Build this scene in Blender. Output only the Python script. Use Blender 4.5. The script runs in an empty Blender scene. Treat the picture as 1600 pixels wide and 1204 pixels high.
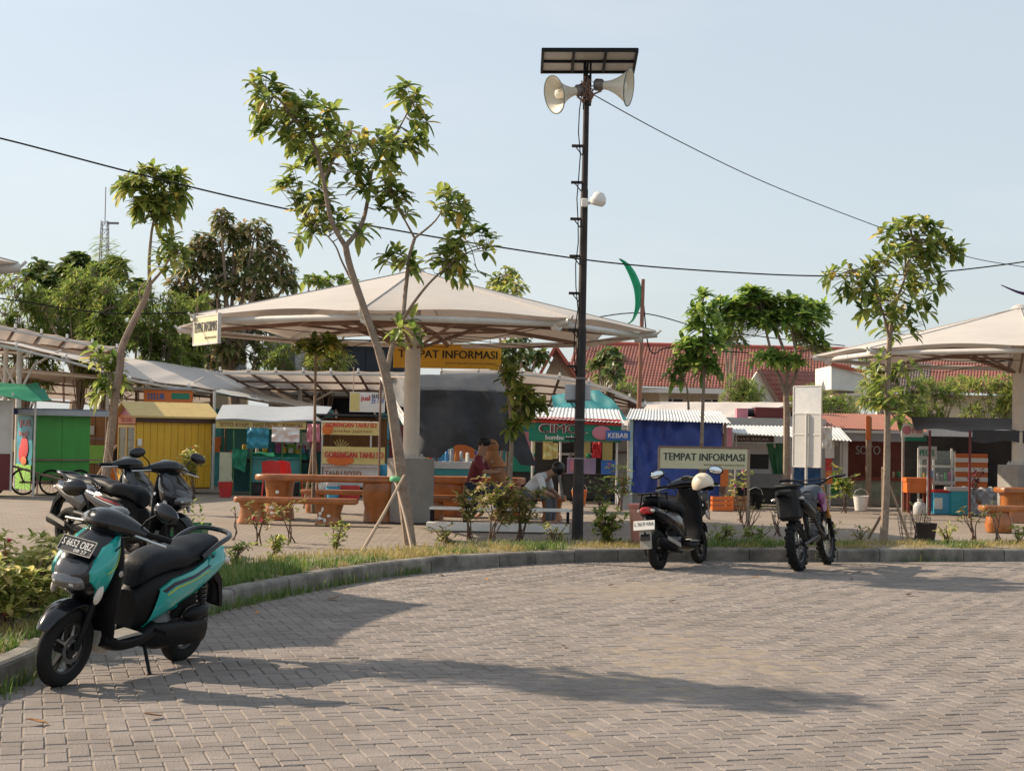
import bpy, bmesh, math, random
from math import sin, cos, pi, radians as rad, sqrt, atan2, hypot
from mathutils import Vector as V, Matrix as M, noise as mnoise
from mathutils.geometry import tessellate_polygon
random.seed(7)
scene = bpy.context.scene
C = scene.collection
# ------------------------------------------------------------------ camera
CAM_H, FPX, IW, IH = 1.55, 2500.0, 1600.0, 1204.0
cam_d = bpy.data.cameras.new('camera'); cam = bpy.data.objects.new('camera', cam_d); C.objects.link(cam)
cam_d.sensor_width = 36; cam_d.lens = 36*FPX/IW; cam_d.clip_end = 2000; cam_d.clip_start = 0.1
CR = M.Rotation(rad(90+1.79), 4, 'X') @ M.Rotation(rad(1.0), 4, 'Z')
cam.matrix_world = M.Translation((0, 0, CAM_H)) @ CR
scene.camera = cam
scene.render.resolution_x, scene.render.resolution_y = 1024, 770
# ------------------------------------------------------------------ world, sun, exposure
SUN_EL, SUN_DIR = rad(34.5), V((-.93, .37, 0)).normalized()      # towards the sun, on the ground
world = bpy.data.worlds.new('World'); scene.world = world; world.use_nodes = True
wn = world.node_tree.nodes; wl = world.node_tree.links
sky = wn.new('ShaderNodeTexSky'); sky.sky_type = 'NISHITA'; sky.sun_disc = False
sky.sun_elevation = SUN_EL; sky.sun_rotation = atan2(SUN_DIR.x, SUN_DIR.y)
sky.air_density = 1.0; sky.dust_density = 2.2; sky.ozone_density = 1.6; sky.altitude = 40
wn['Background'].inputs['Strength'].default_value = 0.10
hz_ = wn.new('ShaderNodeMixRGB'); hz_.inputs[0].default_value = .60; hz_.inputs[2].default_value = (5.3, 5.75, 5.95, 1)   # even pale haze over the whole sky
wl.new(sky.outputs[0], hz_.inputs[1])
wtc = wn.new('ShaderNodeTexCoord'); wmp = wn.new('ShaderNodeMapping'); wmp.inputs['Scale'].default_value = (2.2, 2.2, 9); wnz = wn.new('ShaderNodeTexNoise'); wnz.inputs['Scale'].default_value = 1.6; wnz.inputs['Detail'].default_value = 7
wl.new(wtc.outputs['Generated'], wmp.inputs[0]); wl.new(wmp.outputs[0], wnz.inputs['Vector'])
wmr = wn.new('ShaderNodeMapRange'); wmr.inputs[1].default_value = .5; wmr.inputs[2].default_value = .75; wmr.inputs[4].default_value = .22; wl.new(wnz.outputs[0], wmr.inputs[0])
wcl = wn.new('ShaderNodeMixRGB'); wcl.inputs[2].default_value = (6.6, 6.75, 6.8, 1); wl.new(wmr.outputs[0], wcl.inputs[0]); wl.new(hz_.outputs[0], wcl.inputs[1]); wl.new(wcl.outputs[0], wn['Background'].inputs['Color'])
sl = bpy.data.lights.new('sun', 'SUN'); sun = bpy.data.objects.new('sun', sl); C.objects.link(sun)
sl.energy = 4.8; sl.angle = rad(.55); sl.color = (1, .83, .63)
sun.rotation_euler = (-(SUN_DIR*cos(SUN_EL) + V((0, 0, sin(SUN_EL))))).to_track_quat('-Z', 'Y').to_euler()
sun.location = (-20, 8, 20)
scene.view_settings.view_transform = 'Standard'; scene.view_settings.look = 'None'
scene.view_settings.exposure = 0.6; scene.view_settings.gamma = 1; scene.view_settings.use_curve_mapping = False
# ------------------------------------------------------------------ pixels to places
def ray(px, py): return CR.to_3x3() @ V(((px-IW/2)/FPX, (IH/2-py)/FPX, -1))
def Wd(px, py, d):
    r = ray(px, py); k = d/r.y; return V((r.x*k, d, CAM_H + r.z*k))
def G(px, py, z=0.0):
    r = ray(px, py); k = (z-CAM_H)/r.z; return V((r.x*k, r.y*k, z))
PZ = 0.14                                                       # level of the plaza behind the kerb
# ------------------------------------------------------------------ materials
MATS = {}
def mat(name, col, rough=.6, metal=0, var=.12, scale=6, bump=0, bscale=40, dirt=0, dcol=(.18,.13,.09), coat=0, emis=None, alpha=1, trans=0, isl=0, streak=0, spec=None, pos=False):
    if name in MATS: return MATS[name]
    m = bpy.data.materials.new(name); m.use_nodes = True; nt = m.node_tree; n = nt.nodes; l = nt.links
    b = n['Principled BSDF']; out = n['Material Output']
    b.inputs['Roughness'].default_value = rough; b.inputs['Metallic'].default_value = metal
    if spec is not None: b.inputs['Specular IOR Level'].default_value = spec
    if coat: b.inputs['Coat Weight'].default_value = coat; b.inputs['Coat Roughness'].default_value = .08
    tc = n.new('ShaderNodeTexCoord'); nz = n.new('ShaderNodeTexNoise')
    nz.inputs['Scale'].default_value = scale; nz.inputs['Detail'].default_value = 9; nz.inputs['Roughness'].default_value = .66
    mp = n.new('ShaderNodeMapping'); l.new(n.new('ShaderNodeNewGeometry').outputs['Position'] if pos else tc.outputs['Object'], mp.inputs[0])
    if streak: mp.inputs['Scale'].default_value = (streak, streak, 1)
    l.new(mp.outputs[0], nz.inputs['Vector'])
    hsv = n.new('ShaderNodeHueSaturation'); hsv.inputs['Color'].default_value = (*col, 1)
    mr = n.new('ShaderNodeMapRange'); mr.inputs[1].default_value = .3; mr.inputs[2].default_value = .7
    mr.inputs[3].default_value = 1-var; mr.inputs[4].default_value = 1+var
    l.new(nz.outputs[0], mr.inputs[0]); src = mr.outputs[0]
    if isl:
        ge = n.new('ShaderNodeNewGeometry'); oi = n.new('ShaderNodeObjectInfo')
        ad = n.new('ShaderNodeMath'); ad.operation = 'ADD'; l.new(ge.outputs['Random Per Island'], ad.inputs[0]); l.new(oi.outputs['Random'], ad.inputs[1])
        fr = n.new('ShaderNodeMath'); fr.operation = 'FRACT'; l.new(ad.outputs[0], fr.inputs[0])
        m2 = n.new('ShaderNodeMapRange'); m2.inputs[3].default_value = 1-isl; m2.inputs[4].default_value = 1+isl
        l.new(fr.outputs[0], m2.inputs[0])
        mu = n.new('ShaderNodeMath'); mu.operation = 'MULTIPLY'; l.new(src, mu.inputs[0]); l.new(m2.outputs[0], mu.inputs[1]); src = mu.outputs[0]
    l.new(src, hsv.inputs['Value']); cs = hsv.outputs[0]
    if dirt:
        n2 = n.new('ShaderNodeTexNoise'); n2.inputs['Scale'].default_value = scale*.45; n2.inputs['Detail'].default_value = 8
        l.new(mp.outputs[0], n2.inputs['Vector'])
        r2 = n.new('ShaderNodeMapRange'); r2.inputs[1].default_value = .46; r2.inputs[2].default_value = .7; r2.inputs[4].default_value = dirt
        l.new(n2.outputs[0], r2.inputs[0]); mx = n.new('ShaderNodeMixRGB'); l.new(r2.outputs[0], mx.inputs[0]); l.new(cs, mx.inputs[1])
        mx.inputs[2].default_value = (*dcol, 1); cs = mx.outputs[0]
    l.new(cs, b.inputs['Base Color'])
    if bump:
        n3 = n.new('ShaderNodeTexNoise'); n3.inputs['Scale'].default_value = bscale; n3.inputs['Detail'].default_value = 5
        l.new(mp.outputs[0], n3.inputs['Vector']); bp = n.new('ShaderNodeBump'); bp.inputs['Strength'].default_value = bump
        bp.inputs['Distance'].default_value = .02; l.new(n3.outputs[0], bp.inputs['Height']); l.new(bp.outputs[0], b.inputs['Normal'])
    if trans:
        t = n.new('ShaderNodeBsdfTranslucent'); l.new(cs, t.inputs['Color']); ms = n.new('ShaderNodeMixShader'); ms.inputs[0].default_value = trans
        l.new(b.outputs[0], ms.inputs[1]); l.new(t.outputs[0], ms.inputs[2]); l.new(ms.outputs[0], out.inputs[0])
    if alpha < 1: b.inputs['Alpha'].default_value = alpha
    MATS[name] = m; return m
def leafmat(name, cols, trans=.35, rough=.45):
    """per-leaf colour: cols = [(pos, rgb), ...]"""
    if name in MATS: return MATS[name]
    m = bpy.data.materials.new(name); m.use_nodes = True; nt = m.node_tree; n = nt.nodes; l = nt.links
    b = n['Principled BSDF']; b.inputs['Roughness'].default_value = rough
    ge = n.new('ShaderNodeNewGeometry'); cr = n.new('ShaderNodeValToRGB'); l.new(ge.outputs['Random Per Island'], cr.inputs[0])
    e = cr.color_ramp.elements
    while len(e) < len(cols): e.new(.5)
    for i, (p, c) in enumerate(cols): e[i].position = p; e[i].color = (*c, 1)
    l.new(cr.outputs[0], b.inputs['Base Color'])
    t = n.new('ShaderNodeBsdfTranslucent'); hs = n.new('ShaderNodeHueSaturation'); hs.inputs['Value'].default_value = 1.9; hs.inputs['Hue'].default_value = .494
    l.new(cr.outputs[0], hs.inputs['Color']); l.new(hs.outputs[0], t.inputs['Color'])
    ms = n.new('ShaderNodeMixShader'); ms.inputs[0].default_value = trans
    l.new(b.outputs[0], ms.inputs[1]); l.new(t.outputs[0], ms.inputs[2]); l.new(ms.outputs[0], n['Material Output'].inputs[0])
    MATS[name] = m; return m
def glassmat(name, col, rough=.08, alpha=.25):
    if name in MATS: return MATS[name]
    m = bpy.data.materials.new(name); m.use_nodes = True; b = m.node_tree.nodes['Principled BSDF']
    b.inputs['Base Color'].default_value = (*col, 1); b.inputs['Roughness'].default_value = rough; b.inputs['Alpha'].default_value = alpha
    b.inputs['Coat Weight'].default_value = .5
    MATS[name] = m; return m
# ------------------------------------------------------------------ mesh helpers
class MB:
    def __init__(s): s.v = []; s.f = []; s.m = []; s.mi = 0
    def add(s, vs, fs):
        o = len(s.v); s.v.extend([tuple(p) for p in vs]); s.f.extend([tuple(i+o for i in f) for f in fs]); s.m.extend([s.mi]*len(fs)); return s
    def box(s, c, d, R=None, taper=1.0):
        x, y, z = d[0]/2, d[1]/2, d[2]/2; c = V(c); vs = []
        for k, zz in ((1, -z), (taper, z)):
            for a, b in ((-x, -y), (x, -y), (x, y), (-x, y)):
                p = V((a*k, b*k, zz)); vs.append(c + (R @ p if R else p))
        return s.add(vs, [(3,2,1,0), (4,5,6,7), (0,1,5,4), (1,2,6,5), (2,3,7,6), (3,0,4,7)])
    def bb(s, x0, x1, y0, y1, z0, z1): return s.box(((x0+x1)/2, (y0+y1)/2, (z0+z1)/2), (x1-x0, y1-y0, z1-z0))
    def cbox(s, c, d, b=.01, R=None):
        """box with chamfered edges"""
        x, y, z = d[0]/2, d[1]/2, d[2]/2; b = min(b, x*.9, y*.9, z*.9); c = V(c); vs = []; fs = []
        for zz, i in ((-z, b), (-z+b, 0), (z-b, 0), (z, b)):
            xx, yy = x-i, y-i
            ring = [(xx-b*(i == 0), -yy), (xx, -yy+b*(i == 0)), (xx, yy-b*(i == 0)), (xx-b*(i == 0), yy), (-xx+b*(i == 0), yy), (-xx, yy-b*(i == 0)), (-xx, -yy+b*(i == 0)), (-xx+b*(i == 0), -yy)]
            if i: ring = [(xx-b*.5, -yy), (xx, -yy+b*.5), (xx, yy-b*.5), (xx-b*.5, yy), (-xx+b*.5, yy), (-xx, yy-b*.5), (-xx, -yy+b*.5), (-xx+b*.5, -yy)]
            for a, bb in ring:
                p = V((a, bb, zz)); vs.append(c + (R @ p if R else p))
        for k in range(3):
            for j in range(8): fs.append((k*8+j, k*8+(j+1) % 8, k*8+8+(j+1) % 8, k*8+8+j))
        fs.append(tuple(reversed(range(8)))); fs.append(tuple(range(24, 32))); return s.add(vs, fs)
    def bar(s, a, b, w, h=None):
        a, b = V(a), V(b); d = b-a; h = h or w
        q = d.to_track_quat('Z', 'X').to_matrix(); return s.box((a+b)/2, (w, h, d.length), q)
    def tube(s, pts, r, n=8, caps=True):
        pts = [V(p) for p in pts]; k = len(pts); rs = r if isinstance(r, (list, tuple)) else [r]*k; vs = []; fs = []; prev = None
        for i, p in enumerate(pts):
            t = (pts[min(i+1, k-1)]-pts[max(i-1, 0)]); t = t.normalized() if t.length > 1e-9 else V((0, 0, 1))
            if prev is None: u = t.orthogonal().normalized()
            else: u = prev - t*prev.dot(t); u = u.normalized() if u.length > 1e-6 else t.orthogonal().normalized()
            prev = u; w = t.cross(u)
            for j in range(n):
                a = 2*pi*j/n; vs.append(p + (u*cos(a)+w*sin(a))*rs[i])
        for i in range(k-1):
            for j in range(n): fs.append((i*n+j, i*n+(j+1) % n, (i+1)*n+(j+1) % n, (i+1)*n+j))
        if caps: fs.append(tuple(reversed(range(n)))); fs.append(tuple(range((k-1)*n, k*n)))
        return s.add(vs, fs)
    def cyl(s, a, b, r, n=16, r2=None): return s.tube([a, b], [r, r if r2 is None else r2], n)
    def lathe(s, prof, n=24, c=(0, 0, 0), R=None, closed=False):
        """prof = [(radius, height)] about local z"""
        c = V(c); vs = []; fs = []; k = len(prof)
        for (r, h) in prof:
            for j in range(n):
                a = 2*pi*j/n; p = V((r*cos(a), r*sin(a), h)); vs.append(c + (R @ p if R else p))
        for i in range(k if closed else k-1):
            for j in range(n): i2 = (i+1) % k; fs.append((i*n+j, i*n+(j+1) % n, i2*n+(j+1) % n, i2*n+j))
        if not closed:
            if prof[0][0] > 1e-6: fs.append(tuple(reversed(range(n))))
            if prof[-1][0] > 1e-6: fs.append(tuple(range((k-1)*n, k*n)))
        return s.add(vs, fs)
    def ell(s, c, r, n=12, m=8, R=None):
        c = V(c); vs = []; fs = []
        for i in range(m+1):
            t = -pi/2 + pi*i/m
            for j in range(n):
                a = 2*pi*j/n; p = V((r[0]*cos(t)*cos(a), r[1]*cos(t)*sin(a), r[2]*sin(t))); vs.append(c + (R @ p if R else p))
        for i in range(m):
            for j in range(n): fs.append((i*n+j, i*n+(j+1) % n, (i+1)*n+(j+1) % n, (i+1)*n+j))
        return s.add(vs, fs)
    def prism(s, poly, axis, a, b):
        """polygon extruded; axis 'y': poly in xz, from y=a to y=b; 'z': poly in xy; 'x': poly in yz"""
        f = {'y': lambda p, t: (p[0], t, p[1]), 'z': lambda p, t: (p[0], p[1], t), 'x': lambda p, t: (t, p[0], p[1])}[axis]
        n = len(poly); vs = [f(p, a) for p in poly]+[f(p, b) for p in poly]
        fs = [(i, (i+1) % n, n+(i+1) % n, n+i) for i in range(n)]
        for t in tessellate_polygon([[V((p[0], p[1], 0)) for p in poly]]): fs.append((t[2], t[1], t[0])); fs.append((n+t[0], n+t[1], n+t[2]))
        return s.add(vs, fs)
    def grid(s, fn, nu, nv, thick=0):
        """fn(u,v)->point, thick: second skin offset along -z"""
        vs = [V(fn(i/nu, j/nv)) for j in range(nv+1) for i in range(nu+1)]; w = nu+1
        fs = [(j*w+i, j*w+i+1, (j+1)*w+i+1, (j+1)*w+i) for j in range(nv) for i in range(nu)]
        if thick:
            t = thick if isinstance(thick, V) else V((0, 0, -thick)); o = len(vs); fs2 = [tuple(o+k for k in reversed(f)) for f in fs]; vs = vs+[p+t for p in vs]
            b = [i for i in range(nu)]; e = [(i, i+1) for i in range(nu)]+[(nu+j*w, nu+(j+1)*w) for j in range(nv)]+[(nv*w+i+1, nv*w+i) for i in range(nu)]+[((j+1)*w, j*w) for j in range(nv)]
            fs = fs+fs2+[(q, p, p+o, q+o) for p, q in e]
        return s.add(vs, fs)
    def rings(s, R, caps=True):
        n = len(R[0]); vs = [p for r in R for p in r]; fs = []
        for i in range(len(R)-1):
            for j in range(n): fs.append((i*n+j, i*n+(j+1) % n, (i+1)*n+(j+1) % n, (i+1)*n+j))
        if caps: fs.append(tuple(reversed(range(n)))); fs.append(tuple(range((len(R)-1)*n, len(R)*n)))
        return s.add(vs, fs)
    def xf(s, mtx, start=0):
        for i in range(start, len(s.v)): s.v[i] = tuple(mtx @ V(s.v[i]))
        return s
    def mesh(s, name, mats, smooth=False):
        me = bpy.data.meshes.new(name); me.from_pydata(s.v, [], s.f)
        for m in (mats if isinstance(mats, (list, tuple)) else [mats]): me.materials.append(m)
        if isinstance(mats, (list, tuple)) and len(mats) > 1: me.polygons.foreach_set('material_index', s.m)
        bm = bmesh.new(); bm.from_mesh(me); bmesh.ops.recalc_face_normals(bm, faces=bm.faces) if len(s.f) < 20000 and not getattr(s, 'nofix', 0) else None
        bm.to_mesh(me); bm.free()
        if smooth:
            me.polygons.foreach_set('use_smooth', [True]*len(me.polygons))
            try: me.set_sharp_from_angle(angle=rad(38))
            except Exception: pass
        return me
    def build(s, name, mats, parent=None, smooth=False, loc=None):
        o = bpy.data.objects.new(name, s.mesh(name, mats, smooth)); C.objects.link(o)
        if parent: o.parent = parent
        if loc: o.location = loc
        return o
def tag(o, label=None, cat=None, group=None, kind=None):
    if label: o['label'] = label
    if cat: o['category'] = cat
    if group: o['group'] = group
    if kind: o['kind'] = kind
    return o
def thing(name, label, cat, loc=(0, 0, 0), rz=0, group=None):
    o = bpy.data.objects.new(name, None); C.objects.link(o); o.location = loc; o.rotation_euler = (0, 0, rz); o.empty_display_size = .2
    return tag(o, label, cat, group)
def copy_tree(o, parent=None):
    c = o.copy(); C.objects.link(c); c.parent = parent
    for ch in list(o.children): copy_tree(ch, c)
    return c
_font = {}
def text(parent, body, o, u, v, w, h, m, bold=.0, ext=.002, name='lettering', shear=0):
    """flat lettering, box w x h, lower left corner o, along u, up v (parent's space)"""
    cu = bpy.data.curves.new('t', 'FONT'); cu.body = body; cu.size = 1; cu.offset = 0; cu.resolution_u = 3; cu.extrude = 0; cu.shear = shear
    ob = bpy.data.objects.new('t', cu); C.objects.link(ob); dg = bpy.context.evaluated_depsgraph_get()
    me = bpy.data.meshes.new_from_object(ob.evaluated_get(dg)); bpy.data.objects.remove(ob); bpy.data.curves.remove(cu)
    if not me.vertices: return None
    xs = [p.co.x for p in me.vertices]; ys = [p.co.y for p in me.vertices]; x0, x1, y0, y1 = min(xs), max(xs), min(ys), max(ys)
    o, u, v = V(o), V(u).normalized(), V(v).normalized(); nn = u.cross(v)
    for p in me.vertices: p.co = o + u*((p.co.x-x0)/max(x1-x0, 1e-6)*w) + v*((p.co.y-y0)/max(y1-y0, 1e-6)*h) + nn*ext
    if bold:                                                    # heavier strokes: copies a little to each side
        nv = len(me.vertices); co = [p.co.copy() for p in me.vertices]; fs = [tuple(q.vertices) for q in me.polygons]; d_ = h*bold*1.5; V2 = []; F2 = []
        for i, k in enumerate((0, -1, 1)):
            V2 += [c+u*(k*d_)+nn*(.0007*i) for c in co]; F2 += [tuple(j+i*nv for j in f) for f in fs]
        me = bpy.data.meshes.new(name); me.from_pydata(V2, [], F2)
    me.materials.clear(); me.materials.append(m)
    ob = bpy.data.objects.new(name, me); C.objects.link(ob); ob.parent = parent; return ob
def crom(pts, k=6):
    """Catmull-Rom through tuples"""
    out = []; n = len(pts)
    for i in range(n-1):
        p0, p1, p2, p3 = pts[max(i-1, 0)], pts[i], pts[i+1], pts[min(i+2, n-1)]
        for j in range(k):
            t = j/k; out.append(tuple(.5*((2*b)+(-a+c)*t+(2*a-5*b+4*c-d)*t*t+(-a+3*b-3*c+d)*t**3) for a, b, c, d in zip(p0, p1, p2, p3)))
    out.append(tuple(pts[-1])); return out
def sup(t, p):
    c, s_ = cos(t), sin(t); return (abs(c)**(2/p)*(1 if c >= 0 else -1), abs(s_)**(2/p)*(1 if s_ >= 0 else -1))
# ================================================================== palette
m_brick = mat('paving_block', (.214,.184,.166), .85, var=.20, scale=3.2, bump=.6, bscale=90, dirt=.7, dcol=(.145,.122,.104), isl=.08, pos=True)
m_sand = mat('joint_sand', (.22,.18,.14), .95, var=.3, scale=9)
m_kerb = mat('kerb_concrete', (.205,.188,.165), .9, var=.35, scale=6, bump=.6, bscale=60, dirt=.9, dcol=(.045,.043,.032), isl=.14, pos=True)
m_soil = mat('bed_soil', (.20,.155,.10), .95, var=.3, scale=4, bump=.8, bscale=25)
m_white = mat('white_paint', (.74,.72,.68), .5, var=.06, dirt=.25, dcol=(.45,.40,.34))
m_steel = mat('pale_steel', (.60,.57,.53), .45, var=.08, dirt=.3, dcol=(.35,.28,.22))
m_rust = mat('brown_steel', (.22,.135,.10), .6, var=.2)
m_fab = mat('canopy_fabric', (.66,.625,.59), .7, var=.06, scale=1.0, dirt=.45, dcol=(.56,.49,.43), trans=.34)
m_black = mat('black_plastic', (.006,.006,.007), .5, var=.1, spec=.18)
m_gloss = mat('black_gloss', (.006,.007,.010), .16, var=.05, coat=.35, spec=.4)
m_tyre = mat('tyre_rubber', (.014,.0135,.013), .8, var=.2, bump=.2, spec=.2)
m_rim = mat('dark_rim', (.03,.03,.032), .35, .6)
m_silver = mat('silver_metal', (.55,.55,.54), .3, .9, var=.06)
m_grey = mat('grey_plastic', (.34,.32,.28), .5, var=.12, dirt=.3)
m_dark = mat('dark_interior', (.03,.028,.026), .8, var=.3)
m_wood = mat('varnished_log', (.36,.12,.026), .32, var=.35, scale=5, bump=.2, bscale=14, dirt=.3, dcol=(.16,.05,.02), coat=.3)
m_bark = mat('sapling_bark', (.27,.205,.155), .85, var=.25, scale=14, bump=.6, bscale=30, dirt=.4, dcol=(.12,.09,.07))
m_stake = mat('bamboo_stake', (.33,.24,.17), .7, var=.2, scale=12)
m_twig = mat('thin_twig', (.14,.085,.06), .8, var=.2)
m_conc = mat('plinth_concrete', (.30,.285,.26), .85, var=.2, scale=3, bump=.35, bscale=50, dirt=.4, dcol=(.18,.165,.15))
# ================================================================== the ground
gm = MB(); gm.bb(-220, 220, -60, 400, -.3, -.06)
tag(gm.build('ground', mat('far_ground', (.24,.20,.14), .95, var=.3, scale=.6)), kind='structure')
KERB_PX = [(30,1068),(120,1022),(350,952),(480,923),(600,902),(725,889),(800,884),(900,879),(1116,876.5),(1260,876.5),(1600,876)]
kp = [G(a, b) for a, b in KERB_PX]; kp = [V((p.x, p.y)) for p in kp]
kp = [V((-3.15, -8)), V((-3.12, 2)), V((-3.08, 7))]+kp
dd = (kp[-1]-kp[-2]).normalized(); kp += [kp[-1]+dd*5, kp[-1]+dd*12, kp[-1]+dd*30]
kc = crom([tuple(p) for p in kp], 8); kc = [V(p) for p in kc]
def resample(pl, step):
    out = [pl[0]]; acc = 0
    for a, b in zip(pl, pl[1:]):
        L = (b-a).length; 
        if L < 1e-9: continue
        t = step-acc
        while t <= L: out.append(a+(b-a)*(t/L)); t += step
        acc = (acc+L) % step if True else 0
    return out
kfine = resample(kc, .15)
def knorm(pl, i):                                               # to the left of travel: into the plaza
    t = (pl[min(i+1, len(pl)-1)]-pl[max(i-1, 0)]).normalized(); return V((-t.y, t.x))
def koff(off): return [p+knorm(kfine, i)*off for i, p in enumerate(kfine)]
KW, KH = .16, .16
# plaza platform, planting strip
inner = koff(KW*.5)
poly = [(p.x, p.y) for p in inner]+[(60, 260), (-90, 260), (-90, -8)]
pm = MB(); n = len(inner); inn2 = inner
vs = [(p.x, p.y, PZ-.014) for p in inner]
# fan the platform as strips: kerb line to a far offset line
far = [V((-90 + 150*i/(n-1), 0)) for i in range(n)]
m_plaza = mat('plaza_paving', (.265,.22,.18), .9, var=.12, scale=1.1, bump=.3, bscale=30, dirt=.5, dcol=(.27,.21,.16))
nt = m_plaza.node_tree; bt = nt.nodes.new('ShaderNodeTexBrick'); tcx = nt.nodes.new('ShaderNodeTexCoord')
bt.inputs['Scale'].default_value = 1; bt.inputs['Brick Width'].default_value = .22; bt.inputs['Row Height'].default_value = .11; bt.inputs['Mortar Size'].default_value = .006
bt.inputs['Color1'].default_value = (1,1,1,1); bt.inputs['Color2'].default_value = (.78,.78,.78,1); bt.inputs['Mortar'].default_value = (.42,.40,.38,1)
nt.links.new(tcx.outputs['Object'], bt.inputs['Vector'])
bs = nt.nodes['Principled BSDF']; old = bs.inputs['Base Color'].links[0].from_socket
mxp = nt.nodes.new('ShaderNodeMixRGB'); mxp.blend_type = 'MULTIPLY'; mxp.inputs[0].default_value = 1
nt.links.new(old, mxp.inputs[1]); nt.links.new(bt.outputs['Color'], mxp.inputs[2]); nt.links.new(mxp.outputs[0], bs.inputs['Base Color'])
pts2 = [V((p.x, p.y, 0)) for p in inner]+[V((60, 60, 0)), V((60, 200, 0)), V((-90, 200, 0)), V((-90, -8, 0))]
pm.v = [(p.x, p.y, PZ-.014) for p in pts2]; pm.f = [tuple(t) for t in tessellate_polygon([pts2])]; pm.m = [0]*len(pm.f)
o = pm.build('plaza', m_plaza); tag(o, kind='structure')
bmx = bmesh.new(); bmx.from_mesh(o.data)
for f in bmx.faces:
    if f.normal.z < 0: f.normal_flip()
bmx.to_mesh(o.data); bmx.free()
def bedw(i):                                                    # width of the planting strip
    p = kfine[i]; w = 1.25 + .35*mnoise.noise(V((p.x*.6, p.y*.6, 3)))
    if p.x < -1.9: w += .5
    if p.y < 13: w += 1.1
    return w
bmb = MB(); vs = []; fs = []
NB = 5
for i, p in enumerate(kfine):
    w = bedw(i); nn = knorm(kfine, i)
    for k in range(NB+1):
        q = p+nn*(KW*.6+(w-KW*.6)*k/NB); vs.append((q.x, q.y, PZ-.004+.03*mnoise.noise(V((q.x*2, q.y*2, 0)))*(0 < k < NB)+(.02 if 0 < k < NB else 0)))
for i in range(len(kfine)-1):
    for k in range(NB): a = i*(NB+1)+k; fs.append((a, a+NB+1, a+NB+2, a+1))
bmb.add(vs, fs); tag(bmb.build('planting_bed', m_soil), kind='structure')
# kerb of separate stones
ks = tag(MB().bb(-3.2, -3.19, -8, -7.99, .0, .01).build('kerb', m_kerb), kind='structure')
kst = [kfine[i:i+5] for i in range(0, len(kfine)-4, 4)]
for si, seg in enumerate(kst):
    if seg[0].y < 3 or seg[0].x > 16: continue
    i0 = si*4; mb = MB(); rs = []
    hh = KH + random.uniform(-.008, .008); tw = random.uniform(-.006, .006)
    for k, p in enumerate(seg):
        nn = knorm(kfine, i0+k); t = V((nn.y, -nn.x))
        p = p + (t*.006 if k == 0 else (-t*.006 if k == 4 else V((0, 0))))+nn*tw
        prof = [(0, -.06), (.006, hh-.03), (.016, hh-.012), (.036, hh), (KW-.02, hh), (KW, hh-.015), (KW, -.06)]
        rs.append([V((p.x+nn.x*a, p.y+nn.y*a, b)) for a, b in prof])
    mb.rings(rs); mb.build('kerb_stone', m_kerb, ks, smooth=False)
# ================================================================== paving blocks, herringbone
BL, BW, JT = .21, .105, .0045
base = MB(); base.bb(-3.6, 40, -8, 45, -.06, -.0062)
yard = tag(base.build('paved_yard', m_sand), kind='structure')
TH = math.atan((800-50)/FPX)                                    # one joint direction runs to the left of the view
RT = M.Rotation(TH, 2)
bu = V((cos(TH), sin(TH))); bv = V((-sin(TH), cos(TH)))
def brick_geo(L, Wd_, ch=.006, h=.05):
    x, y = L/2-JT/2, Wd_/2-JT/2; vs = []
    for (i, z) in ((ch, 0), (0, -ch), (0, -h)):
        vs += [(-x+i, -y+i, z), (x-i, -y+i, z), (x-i, y-i, z), (-x+i, y-i, z)]
    fs = [(0,1,2,3)]
    for k in (0, 4): fs += [(k+j, k+4+j, k+4+(j+1) % 4, k+(j+1) % 4) for j in range(4)]
    return vs, fs
bv0, bf0 = brick_geo(BL, BW)
kpoly = [(p.x, p.y) for p in kfine]
def inside(x, y):                                               # yard side of the kerb
    best = 1e9; bi = 0
    for i in range(0, len(kfine), 3):
        d = (kfine[i].x-x)**2+(kfine[i].y-y)**2
        if d < best: best = d; bi = i
    nn = knorm(kfine, bi); return (x-kfine[bi].x)*nn.x+(y-kfine[bi].y)*nn.y < -.02
bricks = []
w = BW
for r in range(-40, 420):
    for c in range(-260, 330):
        # 90 degree herringbone on unit grid: cell (c,r); k=(c-r)%4
        k = (c-r) % 4
        if k == 0: cx, cy, hor = c+1, r+.5, True                # covers (c,r),(c+1,r)
        elif k == 3: cx, cy, hor = c+.5, r+1, False             # covers (c,r),(c,r+1)
        else: continue
        p = bu*(cx*w)+bv*(cy*w)
        if p.y < 5.6 or p.y > 26 or abs(p.x) > p.y*.40+1.6: continue
        bricks.append((p.x, p.y, hor))
bricks = [b for b in bricks if inside(b[0], b[1])]
def proj(p):
    q = CR.to_3x3().transposed() @ (V(p)-V((0, 0, CAM_H)))
    return IW/2+FPX*q.x/-q.z, IH/2-FPX*q.y/-q.z
def vis(b):
    x, y = proj((b[0], b[1], 0)); return 0 < x < IW and y < IH
bricks.sort(key=lambda b: (0 if vis(b) else 1, b[1]))
bme = MB().add(bv0, bf0).mesh('brick', m_brick)
rest = MB(); rest.nofix = 1
for i, (x, y, hor) in enumerate(bricks):
    a = TH+(0 if hor else pi/2)+random.gauss(0, .008); z = random.gauss(0, .0014)-(.005 if random.random() < .012 else 0)+.012*mnoise.noise(V((x*.35, y*.35, 1))); tx, ty = random.gauss(0, .008), random.gauss(0, .008)
    if i < 300:
        o = bpy.data.objects.new('brick', bme); C.objects.link(o); o.parent = yard; o.location = (x, y, z); o.rotation_euler = (tx, ty, a)
    else:
        ca, sa = cos(a), sin(a)
        rest.add([(x+vx*ca-vy*sa, y+vx*sa+vy*ca, z+vz+vx*ty+vy*tx) for vx, vy, vz in bv0], bf0)
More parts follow.
